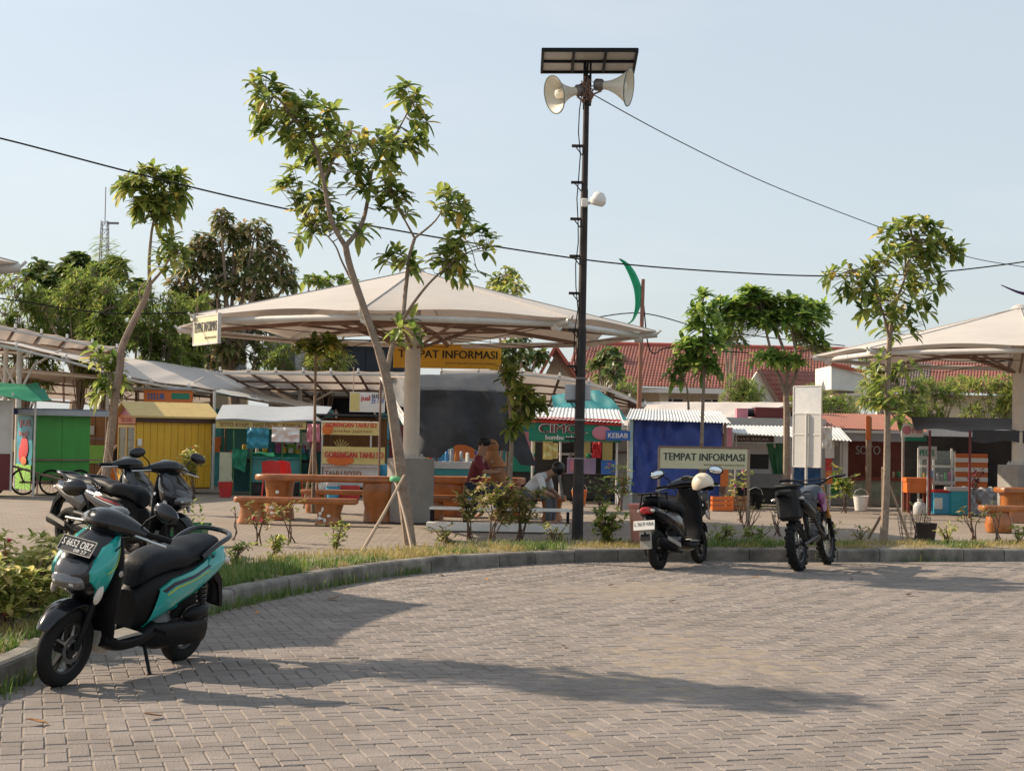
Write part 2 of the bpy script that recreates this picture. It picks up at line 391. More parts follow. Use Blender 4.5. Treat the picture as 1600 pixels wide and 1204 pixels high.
o = rest.build('paving_blocks', m_brick, yard); o['kind'] = 'stuff'
# beyond the laid blocks: plain paved sheet with the same colour
far_y = MB(); far_y.add([(10.2, 21.4, -.004), (34, 26, -.004), (34, -8, -.004), (3.9, -8, -.004), (3.9, 5.7, -.004)], [(0, 4, 3, 2, 1)])
tag(far_y.build('road', m_brick), kind='structure')
# ================================================================== grass on the planting strip
def blade(mb, x, y, z, h, wd, lean, az):
    dx, dy = cos(az), sin(az); ax, ay = -dy*wd/2, dx*wd/2
    mb.add([(x-ax, y-ay, z), (x+ax, y+ay, z), (x+dx*lean*.4+ax*.7, y+dy*lean*.4+ay*.7, z+h*.6), (x+dx*lean*.4-ax*.7, y+dy*lean*.4-ay*.7, z+h*.6), (x+dx*lean, y+dy*lean, z+h)], [(0,1,2,3), (3,2,4)])
m_gdry = leafmat('dry_grass', [(0, (.30,.23,.09)), (.45, (.36,.29,.10)), (.75, (.20,.21,.06)), (1, (.42,.34,.15))], .25, .7)
m_ggreen = leafmat('green_grass', [(0, (.06,.12,.025)), (.5, (.10,.17,.035)), (.85, (.16,.20,.05)), (1, (.27,.24,.08))], .3, .6)
gd, gg = MB(), MB(); gd.nofix = gg.nofix = 1
for i, p in enumerate(kfine):
    if p.y < 7 or p.x > 11: continue
    wdt = bedw(i); nn = knorm(kfine, i)
    for k in range(int(wdt*.15*1500)):
        t = random.random(); q = p+nn*(KW+.01+(wdt-KW+.25)*t**1.15)+V((nn.y, -nn.x))*random.uniform(-.08, .08)
        g = mnoise.noise(V((q.x*.9, q.y*.9, 5)))*.8+.12*random.random()
        lush = (p.x < -1.6 and p.y > 11.2) or (2.3 < p.x < 3.6)
        patch = mnoise.noise(V((q.x*1.7, q.y*1.7, 9)))
        if t > .75 and random.random() < .6: continue
        if patch < -.10 and random.random() < .85: continue
        if lush: g += .45
        if g > .17: blade(gg, q.x, q.y, PZ, random.uniform(.03, .11)*(1.4 if lush else 1), .011, random.uniform(.01, .09), random.uniform(0, 2*pi))
        else: blade(gd, q.x, q.y, PZ, random.uniform(.03, .11), .009, random.uniform(.02, .10), random.uniform(0, 2*pi))
# weeds at the foot of the kerb
for i, p in enumerate(kfine):
    if p.y < 8 or p.x > 6: continue
    g = mnoise.noise(V((p.x*.8, p.y*.8, 11)))+(.35 if (-2.6 < p.x < -1.0 or p.y < 10.5) else -.15)
    if g < .05: continue
    nn = knorm(kfine, i)
    for k in range(int(70*g)):
        q = p-nn*abs(random.gauss(0, .05))+V((nn.y, -nn.x))*random.uniform(-.08, .08); blade(gg, q.x, q.y, -.01, random.uniform(.03, .14), .008, random.uniform(.01, .08), random.uniform(0, 2*pi))
tag(gd.build('dry_grass', m_gdry), 'straw coloured dry grass along the kerb strip', 'grass', kind='stuff')
tag(gg.build('green_grass', m_ggreen), 'green grass and weeds growing along the kerb strip', 'grass', kind='stuff')
# ================================================================== plants and trees
def leaf(mb, b, d, up, L, W, droop=.25):
    """one pointed leaf, folded a little along its midrib"""
    b = V(b); d = d.normalized(); s_ = d.cross(up)
    if s_.length < 1e-4: s_ = d.orthogonal()
    s_.normalize(); u = s_.cross(d).normalized()
    m1 = b+d*(L*.20)-V((0, 0, droop*L*.03)); m2 = b+d*(L*.50)-V((0, 0, droop*L*.20)); m3 = b+d*(L*.80)-V((0, 0, droop*L*.52)); tp = b+d*L-V((0, 0, droop*L*.85)); f = u*(W*.14)
    mb.add([b, m1+s_*W*.33+f, m1, m1-s_*W*.33+f, m2+s_*W*.5+f, m2, m2-s_*W*.5+f, m3+s_*W*.33+f, m3, m3-s_*W*.33+f, tp], [(0,2,1), (0,3,2), (1,2,5,4), (2,3,6,5), (4,5,8,7), (5,6,9,8), (7,8,10), (8,9,10)])
def rvec():
    while 1:
        p = V((random.uniform(-1, 1), random.uniform(-1, 1), random.uniform(-1, 1)))
        if .01 < p.length < 1: return p
def whorl(mb, c, axis, n, L, wid=.36, droop=.4, spread=1.15):
    axis = axis.normalized(); u = axis.orthogonal().normalized(); w = axis.cross(u); a0 = random.uniform(0, 6.28)
    for i in range(n):
        a = a0+2*pi*i/n+random.uniform(-.2, .2); sp = spread+random.uniform(-.3, .3)
        d = axis*cos(sp)+(u*cos(a)+w*sin(a))*sin(sp); l_ = L*random.uniform(.82, 1.15)
        leaf(mb, c, d, V((0, 0, 1)), l_, l_*wid, droop*random.uniform(.4, 1.5))
def nearest(pts, p): return min(pts, key=lambda q: (q-p).length_squared)
m_alst = leafmat('glossy_leaf', [(0, (.050,.090,.022)), (.25, (.11,.165,.036)), (.62, (.22,.265,.060)), (.94, (.38,.37,.11)), (1, (.46,.30,.06))], .48, .33)
m_fresh = leafmat('fresh_green_leaf', [(0, (.05,.10,.025)), (.3, (.10,.18,.04)), (.7, (.19,.28,.06)), (1, (.33,.38,.10))], .48, .35)
m_dkleaf = leafmat('dark_leaf', [(0, (.035,.07,.02)), (.5, (.075,.12,.03)), (.85, (.15,.18,.05)), (1, (.28,.24,.10))], .35, .45)
m_bamb = leafmat('feathery_leaf', [(0, (.07,.12,.025)), (.5, (.14,.21,.04)), (.85, (.25,.28,.07)), (1, (.36,.32,.11))], .40, .5)
m_brnleaf = leafmat('dry_mixed_leaf', [(0, (.06,.09,.025)), (.45, (.12,.155,.05)), (.75, (.26,.21,.10)), (1, (.40,.30,.18))], .38, .5)
m_yelleaf = leafmat('yellowish_leaf', [(0, (.10,.15,.03)), (.4, (.26,.28,.07)), (.8, (.46,.42,.15)), (1, (.55,.46,.24))], .42, .5)
m_flow = mat('pink_petal', (.70,.10,.16), .5, var=.2, trans=.3)
m_mag = mat('magenta_petal', (.58,.12,.42), .5, var=.2, trans=.3)
def tree(name, label, group, branches, clumps, L=.2, lm=None, wid=.36, droop=.4, base=None, nl=(6, 8), twig=.006, barkm=None, dens=1.0, cat='tree', cname='leaf_clump', bn=8, spread=1.15):
    """branches: [(points, r0, r1)], clumps: [(centre, radii, whorls)]"""
    b0 = V(base) if base else V(branches[0][0][0]); root = thing(name, label, cat, b0, 0, group); lm = lm or m_alst; barkm = barkm or m_bark; allp = []
    for bi, (pts, r0, r1) in enumerate(branches):
        pc = crom([tuple(p) for p in pts], 5); k = len(pc); rs = [r0+(r1-r0)*i/(k-1) for i in range(k)]
        mb = MB(); mb.tube([V(p)-b0 for p in pc], rs, bn); mb.build('trunk' if bi == 0 else 'branch', barkm, root, True); allp += [V(p) for p in pc[(k//2 if bi == 0 else 2):]]
    for c, r, n in clumps:
        mb = MB(); tw = MB(); mb.nofix = 1; c = V(c); r = V(r) if isinstance(r, (tuple, list, V)) else V((r, r, r))
        for i in range(max(1, int(n*dens))):
            q = rvec(); q = q*(q.length**-.35) if q.length > 0 else q
            p = c+V((q.x*r.x, q.y*r.y, q.z*r.z)); nb = nearest(allp, p); ax = (p-nb).normalized()*.7+V((0, 0, .6))+rvec()*.6
            whorl(mb, p-b0, ax, random.randint(*nl), L*random.uniform(.8, 1.15), wid, droop, spread)
            mid = (p+nb)/2+V((0, 0, -.06))
            tw.mi = 1; tw.tube([p-b0, (p*.6+nb*.4)-b0+V((0, 0, -.03)), nb-b0], [twig*.6, twig*.9, twig*1.4], 4, False)
        o0 = len(mb.v); mb.mi = 1; mb.add(tw.v, tw.f)
        mb.build(cname, [lm, barkm], root)
    return root
def px(lst, d): return [Wd(p[0], p[1], d+(p[2] if len(p) > 2 else 0)) for p in lst]
def clp(lst, d, k=1.0):
    out = []
    for t in lst:
        cx, cy, rx, ry, n = t[:5]; dz = t[5] if len(t) > 5 else random.uniform(-.35, .35); s_ = d/FPX
        out.append((Wd(cx, cy, d+dz), V((rx*s_, rx*s_*.85, ry*s_)), n*k))
    return out
# --- the tall forked sapling in front of the pavilion
bp = G(640, 850, PZ); d = bp.y
t1 = tree('sapling_tree', 'tallest forked sapling in front of the big pavilion, with leafy twin crown', 'young trees', [
    (px([(641,856),(634,800),(620,690),(607,605),(592,548)], d), .085, .055),
    (px([(592,548),(570,485),(548,420),(540,385,-.1)], d), .05, .04),
    (px([(540,385,-.1),(518,345,-.2),(505,280,-.3),(490,225,-.3),(465,190,-.4),(440,160,-.4),(415,135,-.4)], d), .034, .008),
    (px([(540,385,-.1),(565,350,.1),(576,305,.2),(583,262,.2),(610,225,.3),(645,160,.3)], d), .034, .008),
    (px([(505,280,-.3),(530,235,0),(550,205,.2)], d), .02, .006),
    (px([(560,460),(535,410,.2),(520,378,.3),(480,340,.3)], d), .016, .006),
    (px([(603,592),(612,545,.1),(628,500,.1),(634,450,.2),(640,400,.2),(648,372,.2)], d), .035, .022),
    (px([(648,372,.2),(628,335,.1),(612,300,.1)], d), .016, .006),
    (px([(648,372,.2),(680,345,.4),(698,315,.4)], d), .016, .006),
    (px([(626,505,.1),(650,468,-.1),(678,435,-.2),(720,400,-.3),(760,385,-.3)], d), .022, .006)],
    clp([(412,128,20,16,10,-.4),(425,165,30,28,20,-.4),(410,195,20,20,8,-.4),(455,200,30,28,18,-.35),(480,170,30,25,12,-.3),(510,185,25,20,10,-.2),(500,225,40,30,22,-.3),(545,215,35,25,16),(470,245,30,26,13),
         (540,262,40,32,22,0),(580,285,35,28,18),(590,235,35,26,18),(640,150,26,20,15,.3),(655,190,18,22,9,.3),(625,215,30,28,16,.3),(655,228,20,18,7,.3),(610,265,25,20,8,.2),
         (455,275,14,16,5),(460,300,25,14,8),(490,335,38,26,19,.3),(530,345,30,22,11),(475,365,22,16,8,.3),(565,368,18,18,6),(500,310,25,20,8),
         (612,298,24,16,9,.1),(625,320,22,16,9,.1),(595,315,14,14,4,.1),(700,300,22,18,7,.4),(700,330,35,20,16,.4),(722,345,16,14,5,.4),
         (610,405,34,14,9,.2),(632,400,18,16,6,.2),(645,412,18,14,4,.2),(700,395,26,24,14,-.3),(735,385,30,26,15,-.3),(765,380,22,18,7,-.3),(725,420,26,18,9,-.3),(690,415,18,16,6,-.2),(640,508,18,18,7,.1),(622,528,12,10,3,.1)], d), L=.205, wid=.44, nl=(5, 6), dens=.8, droop=.32, spread=1.15)
# --- sapling on the right of the kerb
bp = G(1381, 850, PZ); d = bp.y
tree('sapling_tree', 'slender sapling beside the kerb on the right, with bright green whorled leaves', 'young trees', [
    (px([(1380,853),(1384,780),(1386,700),(1387,600),(1390,530),(1400,470)], d), .06, .03),
    (px([(1400,470),(1412,440),(1418,405,.2),(1425,370,.2)], d), .02, .007),
    (px([(1390,530),(1380,490,-.2),(1365,450,-.3),(1340,420,-.3)], d), .02, .006),
    (px([(1388,620),(1400,590),(1420,560,.2)], d), .014, .006)],
    clp([(1395,360,22,16,12,.1),(1430,355,28,15,16,.2),(1465,368,20,15,8,.3),(1425,385,35,18,20,.2),(1405,395,25,14,10),(1475,395,16,16,6,.3),(1440,415,30,20,16,.2),(1415,440,28,22,12),(1455,440,18,20,7,.2),(1490,392,14,12,5,.3),
         (1370,410,20,12,8,-.2),(1345,425,30,12,12,-.3),(1310,430,22,12,7,-.3),(1345,455,30,16,12,-.3),(1320,460,14,12,4,-.3),(1380,470,25,20,11),(1410,485,28,20,12),(1440,475,16,18,6),(1360,490,18,16,6),(1395,515,25,18,8),(1435,510,16,14,5),
         (1380,590,22,16,7),(1405,620,16,22,7),(1365,630,18,14,6),(1410,570,18,12,5),(1375,560,12,14,4),(1400,655,12,14,4)], d), L=.195, wid=.44, nl=(5, 6), dens=.95, droop=.32, spread=1.15)
# --- leaning sapling at the left, by the carts
d = 27.5
tree('sapling_tree', 'leaning bare-stemmed sapling with a small crown beside the yellow kiosk', 'young trees', [
    (px([(160,792),(166,740),(172,690),(180,620),(188,570),(190,545),(205,510),(225,470),(234,445)], d), .085, .05),
    (px([(234,445),(233,410),(236,370),(240,345)], d), .035, .018),
    (px([(234,445),(255,420),(270,395)], d), .03, .014),
    (px([(222,475),(218,455),(228,440)], d), .02, .014),
    (px([(240,345),(230,320),(215,295)], d), .018, .007), (px([(240,345),(258,310),(270,290)], d), .018, .007),
    (px([(184,610),(172,590),(160,575)], d), .014, .006)],
    clp([(235,275,25,14,14),(265,280,20,12,11),(210,290,18,14,10),(190,295,16,10,5),(230,305,26,22,22),(262,305,22,22,17),(285,298,14,10,5),(240,330,25,20,18),(265,330,16,18,9),(215,318,14,12,4),
         (265,385,22,20,10),(285,400,20,20,7),(252,410,14,18,5),(150,560,16,12,5),(175,570,16,12,6),(165,605,16,14,6),(150,618,14,12,4),(185,595,10,14,3)], d), L=.25, wid=.38, dens=1.0)
# --- smaller saplings further back
def whorls_line(px0, tiers, d, n=4): return clp([(x, y, rx, ry, k) for x, y, rx, ry, k in tiers], d)
d = 24.5
tree('sapling_tree', 'thin straight sapling behind the cream signboard, leaves in tiers', 'young trees', [
    (px([(1094,775),(1096,700),(1098,640),(1100,590),(1099,530),(1098,470)], d), .035, .012),
    (px([(1076,640,.3),(1074,610,.3),(1068,590,.3)], d), .02, .008)],
    clp([(1096,462,10,8,5,0),(1098,485,22,10,10,0),(1100,510,26,12,14,0),(1085,540,28,14,18,0),(1110,545,22,14,13,0),(1070,565,24,14,14,.2),(1095,570,24,12,13,0),(1060,585,16,12,7,.3),(1112,572,12,10,5,0)], d), L=.20, wid=.42, dens=1.0, lm=m_fresh, droop=.3)
d = 33
tree('umbrella_tree', 'broad flat-topped green tree rising behind the white panel on the right', 'young trees', [
    (px([(1228,790),(1229,700),(1229,640),(1228,620)], d), .075, .06),
    (px([(1228,620),(1220,595),(1210,570),(1200,530),(1195,510)], d), .045, .02),
    (px([(1228,620),(1230,570),(1215,520),(1208,510)], d), .045, .02),
    (px([(1228,620),(1245,580),(1240,530),(1232,505)], d), .045, .02)],
    clp([(1175,465,20,16,24),(1130,480,22,12,16),(1155,480,24,14,22),(1190,480,28,18,34),(1225,478,28,16,30),(1265,485,26,14,24),(1210,500,30,14,28),(1250,500,30,14,26),(1180,500,24,12,18),(1145,500,20,10,12),(1285,495,14,10,9),
         (1260,525,26,12,18),(1280,540,20,12,13),(1200,560,26,9,16),(1230,565,24,8,14),(1135,525,16,12,10)], d), L=.24, lm=m_fresh, wid=.42, dens=1.4, droop=.3)
d = 26.5
tree('sapling_tree', 'thin sapling standing behind the log table left of the pavilion column', 'young trees', [
    (px([(489,800),(490,760),(491,690),(492,640),(493,570),(494,550)], d), .035, .018),
    (px([(494,560),(500,545),(510,535)], d), .014, .006), (px([(494,556),(486,545),(478,538)], d), .014, .006)],
    clp([(480,540,16,10,8),(505,535,18,9,9),(525,545,14,8,5),(495,548,18,8,7)], d), L=.20, wid=.42, droop=.2, dens=1.2)
d = 24.3
tree('sapling_tree', 'crooked pale-stemmed sapling in front of the dark tarpaulin', 'young trees', [
    (px([(797,815),(797,740),(799,700),(798,650),(794,610),(786,590),(782,570)], d), .04, .018),
    (px([(794,610),(802,592),(803,575)], d), .016, .008), (px([(798,655),(810,640),(820,625)], d), .014, .006)],
    clp([(793,582,10,14,6),(800,588,10,8,4),(815,615,22,8,9),(828,628,18,10,8),(812,645,20,12,11),(840,635,12,8,4),(802,665,10,10,5)], d), L=.20, wid=.44, dens=1.3, droop=.25)
# trees that stand left of the picture and shade the pavement
random.seed(21)
tree('sapling_tree', 'leafy sapling standing just left of the picture, shading the yard', 'young trees', [
    ([V((-5.80,12.25,PZ)),V((-5.75,12.35,1.5)),V((-5.70,12.45,2.8)),V((-5.65,12.55,3.4))], .07, .045),
    ([V((-5.65,12.55,3.4)),V((-5.95,12.55,4.2)),V((-6.05,12.75,5.0))], .035, .01), ([V((-5.65,12.55,3.4)),V((-5.35,12.45,4.2)),V((-5.25,12.35,5.0))], .035, .01)],
    [((-6.05,12.75,4.9),.5,34),((-5.30,12.35,5.0),.42,30),((-5.75,12.65,4.3),.5,34),((-5.55,12.35,4.6),.45,30),((-6.45,12.95,4.4),.4,20),((-5.35,12.25,4.3),.25,14),((-5.75,12.65,5.4),.35,20)], L=.2)
# stakes propping the saplings
def stakes(label, root_px, tops, d, group='sapling stakes'):
    for (b, t) in zip(root_px, tops):
        p0 = G(b[0], b[1], PZ-.03); p1 = Wd(t[0], t[1], d); c = V((p0.x, p0.y, PZ)); mb = MB()
        mb.tube([p0-c, (p0+p1)/2-c+V((.01, .01, 0)), p1-c], [.022, .02, .017], 7); o = mb.build('stake', m_stake, None, True, c); tag(o, label(b), 'stake', group)
stakes(lambda b: 'leaning bamboo stake on the %s side of the tallest forked sapling' % ('left' if b[0] < 620 else 'right'), [(563,866),(645,862)], [(632,742),(618,752)], 20.4)
stakes(lambda b: 'stake %s the right-hand sapling' % {1356: 'slanting up from the left of', 1378: 'standing upright against', 1424: 'slanting up from the right of'}[b[0]], [(1356,842),(1378,850),(1424,852)], [(1384,790),(1379,730),(1384,745)], 22.2)
stakes(lambda b: 'crossed prop pole %s the leaning sapling by the yellow kiosk' % ('left of' if b[0] < 160 else 'right of'), [(120,790),(196,800)], [(182,695),(166,690)], 27.3)
stakes(lambda b: 'thin prop pole %s the tiered sapling behind the cream sign' % ('left of' if b[0] < 1096 else 'right of'), [(1088,812),(1108,812)], [(1097,700),(1096,690)], 24.4)
stakes(lambda b: 'reddish prop pole %s the sapling behind the log table' % ('left of' if b[0] < 489 else 'right of'), [(474,795),(497,797)], [(490,690),(491,692)], 26.4)
tie = MB(); c = Wd(619, 748, 20.45); tie.lathe([(.075, -.03), (.085, -.01), (.08, .02), (.07, .03)], 12)
tag(tie.build('tie_cord', mat('green_cord', (.12,.42,.20), .7), None, True, c), 'green cord tying the stakes to the tallest sapling', 'cord')
# ------------------------------------------------------------------ shrubs of the strip
m_rose = leafmat('rose_leaf', [(0, (.07,.11,.022)), (.35, (.15,.17,.04)), (.7, (.30,.26,.09)), (1, (.46,.30,.18))], .32, .55)
def shrub(label, base, h, spread, stems, lpw, L, lm, flowers=None, nf=0, bare=.35, name='rose_bush', group='flowering shrubs of the planting strip', kink=.12, cat='shrub'):
    root = thing(name, label, cat, base, 0, group); tips = []; 
    for s_ in range(stems):
        a = random.uniform(0, 6.28); hh = h*random.uniform(.7, 1.0); sp = spread*random.uniform(.25, 1); pts = [V((random.uniform(-.06, .06), random.uniform(-.06, .06), -.02))]
        for k in range(1, 5):
            t = k/4; pts.append(V((cos(a)*sp*t**1.3+random.uniform(-kink, kink)*h*.4, sin(a)*sp*t**1.3+random.uniform(-kink, kink)*h*.4, hh*t)))
        mb = MB(); mb.tube([V(p) for p in crom([tuple(p) for p in pts], 3)], [.011-.007*i/12 for i in range(13)], 6); mb.build('stem', m_twig, root, True)
        pc = [V(p) for p in crom([tuple(p) for p in pts], 5)]
        tips += pc[int(len(pc)*bare):]
    fol = MB(); fol.nofix = 1
    for i in range(lpw):
        p = random.choice(tips)+V((random.gauss(0, spread*.22), random.gauss(0, spread*.22), random.gauss(0, h*.06)))
        whorl(fol, p, V((random.uniform(-.5, .5), random.uniform(-.5, .5), .8)), random.randint(3, 6), L*random.uniform(.7, 1.2), .5, .3)
    fol.build('foliage', lm, root)
    if nf:
        for i in range(nf):
            p = random.choice(tips[len(tips)//2:])+V((random.gauss(0, .05), random.gauss(0, .05), random.gauss(0, .03))); fb = MB()
            for k in range(9): leaf(fb, V((0, 0, 0)), (rvec()+V((0, 0, .6))), V((0, 0, 1)), .04, .035, .1)
            fb.build('flower', flowers or m_flow, root, False, p)
    return root
random.seed(5)
shrub('dense yellow-leaved bush at the left edge in front of the parked bikes', G(48, 968, PZ), .62, .40, 12, 260, .085, m_yelleaf, m_flow, 3, .3)
shrub('yellowish bush at the left edge of the picture, nearest the camera', G(10, 985, PZ), .60, .34, 10, 170, .085, m_yelleaf, m_flow, 2, .3)
shrub('leafy bush just behind the front wheel of the teal scooter', G(85, 945, PZ), .50, .26, 7, 90, .07, m_yelleaf, None, 0, .3)
shrub('tall pink-flowered bush in front of the yellow kiosk', G(302, 778, PZ), 1.02, .28, 6, 110, .10, m_yelleaf, m_flow, 5, .62)
shrub('sparse twiggy rose in front of the log bench', G(405, 850, PZ), .62, .26, 4, 24, .07, m_rose, m_flow, 2, .5)
shrub('sparse rose stem left of the forked sapling', G(455, 846, PZ), .58, .25, 3, 18, .07, m_rose, None, 0, .5)
shrub('bare thin rose stem near the green planter box', G(368, 842, PZ), .42, .10, 2, 4, .05, m_rose, None, 0, .6)
shrub('bushy rose in front of the white step bench, with pale leaves', G(770, 846, PZ), .80, .40, 7, 150, .095, m_rose, m_flow, 3, .45)
shrub('rose bush left of the black pole, in front of the seated people', G(812, 843, PZ), .74, .30, 6, 95, .09, m_rose, m_flow, 2, .45)
shrub('rose bush standing between the table and the white step bench', G(735, 842, PZ), .68, .28, 5, 65, .09, m_rose, None, 0, .5)
shrub('compact leafy green bush right of the black pole', G(948, 852, PZ), .52, .27, 9, 120, .085, m_alst, None, 0, .15)
shrub('twiggy bare rose right of the black scooter', G(1165, 838, PZ), .50, .36, 6, 14, .06, m_rose, None, 0, .6)
shrub('tall thin flowering shrub with purple blooms by the cream sign', G(1158, 815, PZ), 1.0, .14, 4, 26, .09, m_yelleaf, m_mag, 5, .6)
shrub('dry twiggy rose behind the dirt bike', G(1215, 836, PZ), .45, .26, 5, 10, .06, m_rose, None, 0, .6)
shrub('bare rose with few leaves right of the sapling stakes', G(1435, 842, PZ), .5, .3, 5, 10, .06, m_rose, None, 0, .55)
shrub('thin leafy rose near the right-hand log bench', G(1520, 842, PZ), .55, .26, 5, 22, .07, m_rose, None, 0, .5)
shrub('bare branched rose at the right edge by the log bench', G(1560, 846, PZ), .62, .2, 4, 8, .06, m_rose, None, 0, .6)
shrub('broad-leaved young plant behind the dirt bike handlebar', G(1318, 800, PZ), .88, .3, 5, 34, .16, m_alst, None, 0, .5, name='leafy_plant')
shrub('red-flowered shrub left of the blue tarpaulin booth', G(968, 797, PZ), .95, .3, 6, 60, .09, m_alst, m_flow, 9, .5)
shrub('dark shrub between the black pole and the blue booth', G(940, 800, PZ), .7, .3, 6, 60, .09, m_dkleaf, None, 0, .3)
shrub('small plant growing beside the blue booth front', G(1140, 795, PZ), .5, .18, 4, 16, .07, m_rose, m_flow, 2, .4)
for (x, y, h_, sp_, n_, lm_, lb_) in [(525,856,.34,.22,40,m_alst,'low green weed clump left of the forked sapling stake'),(700,853,.26,.24,36,m_rose,'low weed clump between the forked sapling and the rose bushes'),(868,850,.30,.22,34,m_yelleaf,'yellowish weed clump just left of the black pole'),
    (1128,852,.30,.26,60,m_alst,'bright green weed clump right of the black scooter'),(1185,850,.28,.26,55,m_alst,'green weed clump between the two parked bikes near the kerb'),(1300,846,.26,.2,24,m_yelleaf,'weed clump right behind the dirt bike front wheel'),(1345,848,.22,.2,22,m_rose,'dry weed clump left of the right-hand sapling'),
    (1480,849,.30,.26,30,m_yelleaf,'wispy weed clump right of the dark bucket'),(1590,850,.26,.24,30,m_alst,'green weed clump at the right end of the kerb strip'),(430,868,.26,.22,40,m_alst,'green weed clump on the kerb strip behind the pavilion shadow'),(365,880,.24,.2,34,m_alst,'green weed clump behind the tail of the teal scooter')]:
    shrub(lb_, G(x, y, PZ), h_, sp_, 5, n_, .07, lm_, None, 0, .1, 'weed_clump', 'weed clumps of the planting strip', cat='weeds')
# ------------------------------------------------------------------ trees and hedges of the background
def bigtree(name, label, base, h, clumps, L, lm, nl=(4, 7), wid=.55, droop=.5, trunk=.22, dens=1.0, spread=1.2, group='background trees'):
    b = V(base); cs = [V(c[0]) for c in clumps]; mid = sum(cs, V((0, 0, 0)))/len(cs)
    br = [([b, b.lerp(V((mid.x, mid.y, b.z+h*.4)), .5)+V((0, 0, h*.12)), V((mid.x, mid.y, b.z+h*.45))], trunk, trunk*.6)]
    for c in cs: br.append(([V((mid.x, mid.y, b.z+h*.42)), (V((mid.x, mid.y, b.z+h*.5))+c)/2, c], trunk*.4, trunk*.08))
    return tree(name, label, group, br, clumps, L, lm, wid, droop, b, nl, .012, dens=dens, bn=7, spread=spread)
def bclp(lst, d, dep=1.2):
    s_ = d/FPX; return [(Wd(x, y, d+random.uniform(-dep, dep)), V((rx*s_, rx*s_, ry*s_)), n) for x, y, rx, ry, n in lst]
random.seed(31)
def gbase(x, d): p = Wd(x, 700, d); return V((p.x, d, PZ-.02))
bigtree('teak_tree', 'dark large-leaved tree behind the left market roof, below the lattice mast', gbase(110, 52), 6.5, bclp([(120,415,22,16,16),(95,440,26,18,22),(140,430,24,18,18),(60,420,16,14,7),(110,465,30,18,24),(165,440,18,16,10),(180,415,14,12,7),(75,480,24,22,20),(130,490,26,18,16),(205,500,18,40,22),(210,455,14,18,8),(40,435,12,10,4),(90,520,30,20,18),(160,520,30,20,18)], 52), .42, m_dkleaf, wid=.6, dens=1.8)
bigtree('spreading_tree', 'big sparse brownish tree behind the left end of the big pavilion', gbase(370, 48), 7.5, bclp([(345,345,16,18,12),(320,380,24,20,22),(365,370,26,20,24),(400,360,22,18,16),(300,410,24,22,24),(345,410,28,20,30),(390,400,28,20,28),(425,395,22,20,18),(440,425,22,18,20),(405,435,28,18,28),(350,445,30,18,30),(305,450,24,20,22),(280,440,18,20,14),(450,445,16,10,8),(400,470,30,18,18),(330,480,30,18,24),(285,480,20,24,18),(300,520,26,16,18),(355,530,24,22,18),(405,525,20,24,14),(370,500,30,20,20),(420,480,24,24,18),(390,555,28,20,14),(340,560,28,18,14)], 48), .24, m_brnleaf, wid=.5, dens=2.3)
for k, (x, y, sx, sy, d_, lb) in enumerate([(40,490,50,60,44,'tall feathery bamboo clump at the far left edge'),(125,480,34,48,43,'yellow-green feathery bamboo clump left of the leaning sapling'),(165,500,26,55,42,'feathery bamboo clump behind the leaning sapling stem'),(245,510,40,48,43,'bright green bamboo clump right of the leaning sapling'),(295,520,26,40,45,'bamboo clump behind the hanging side sign')]):
    cl = []
    for j in range(26):
        a = random.uniform(-1, 1); yy = y+random.uniform(-1, 1.9)*sy; cl.append((x+a*sx*.85, yy, 14, 20, 22))
    bigtree('bamboo_clump', lb, gbase(x, d_), 3.5, bclp(cl, d_, .7), .27, m_bamb, nl=(8, 11), wid=.16, droop=.5, trunk=.05, spread=.8)
fr = MB(); fr.nofix = 1; b = gbase(215, 45); pl = [Wd(x, y, 45) for x, y in ((212,560),(214,500),(205,450),(190,415),(168,388))]
pc = [V(p) for p in crom([tuple(p) for p in pl], 8)]; root = thing('bamboo_stalk', 'arching feathery bamboo stalk leaning left beside the lattice mast', 'bamboo', b, 0, 'background trees')
tb = MB(); tb.tube([V((0, 0, 0))]+[p-b for p in pc], [.04]+[.035-.03*i/len(pc) for i in range(len(pc))], 6); tb.build('trunk', m_twig, root, True)
for i, p in enumerate(pc[8:]):
    for k in range(16):
        leaf(fr, p-b+rvec()*.42, V((-.7, random.uniform(-.5, .5), random.uniform(-.3, .5))), V((0, 0, 1)), .34, .045, .5)
fr.build('foliage', m_bamb, root)
bigtree('round_tree', 'small round green tree just right of the big pavilion peak', gbase(790, 62), 6, bclp([(790,430,22,12,22),(775,445,18,12,16),(808,445,16,10,12),(790,460,26,14,22)], 62), .3, m_alst)
bigtree('palm_like_tree', 'light green treetop peeping over the big pavilion roof on the left', gbase(500, 60), 5.6, bclp([(480,440,20,8,10),(505,436,18,7,10),(530,438,14,6,7),(560,440,12,6,5),(500,470,30,14,14)], 60), .36, m_bamb)
bigtree('leafy_tree', 'dark leafy tree behind the pavilion, left of the red-tiled gable', gbase(815, 50), 4.0, bclp([(800,550,22,16,22),(825,560,18,16,18),(790,575,20,12,14),(840,548,12,10,8),(815,535,16,10,10)], 50), .28, m_dkleaf, dens=1.3)
bigtree('leafy_tree', 'small bushy tree in front of the red-tiled house, right of the black pole', gbase(950, 42), 3.2, bclp([(950,555,18,12,18),(935,570,16,12,14),(965,565,14,12,12),(945,585,18,10,14),(960,580,12,8,8)], 42), .22, m_dkleaf, dens=1.2)
bigtree('leafy_tree', 'small dark treetop left of the broad flat-topped tree', gbase(1142, 50), 4.6, bclp([(1142,520,16,14,18),(1152,535,12,10,10),(1132,530,10,10,8)], 50), .22, m_dkleaf)
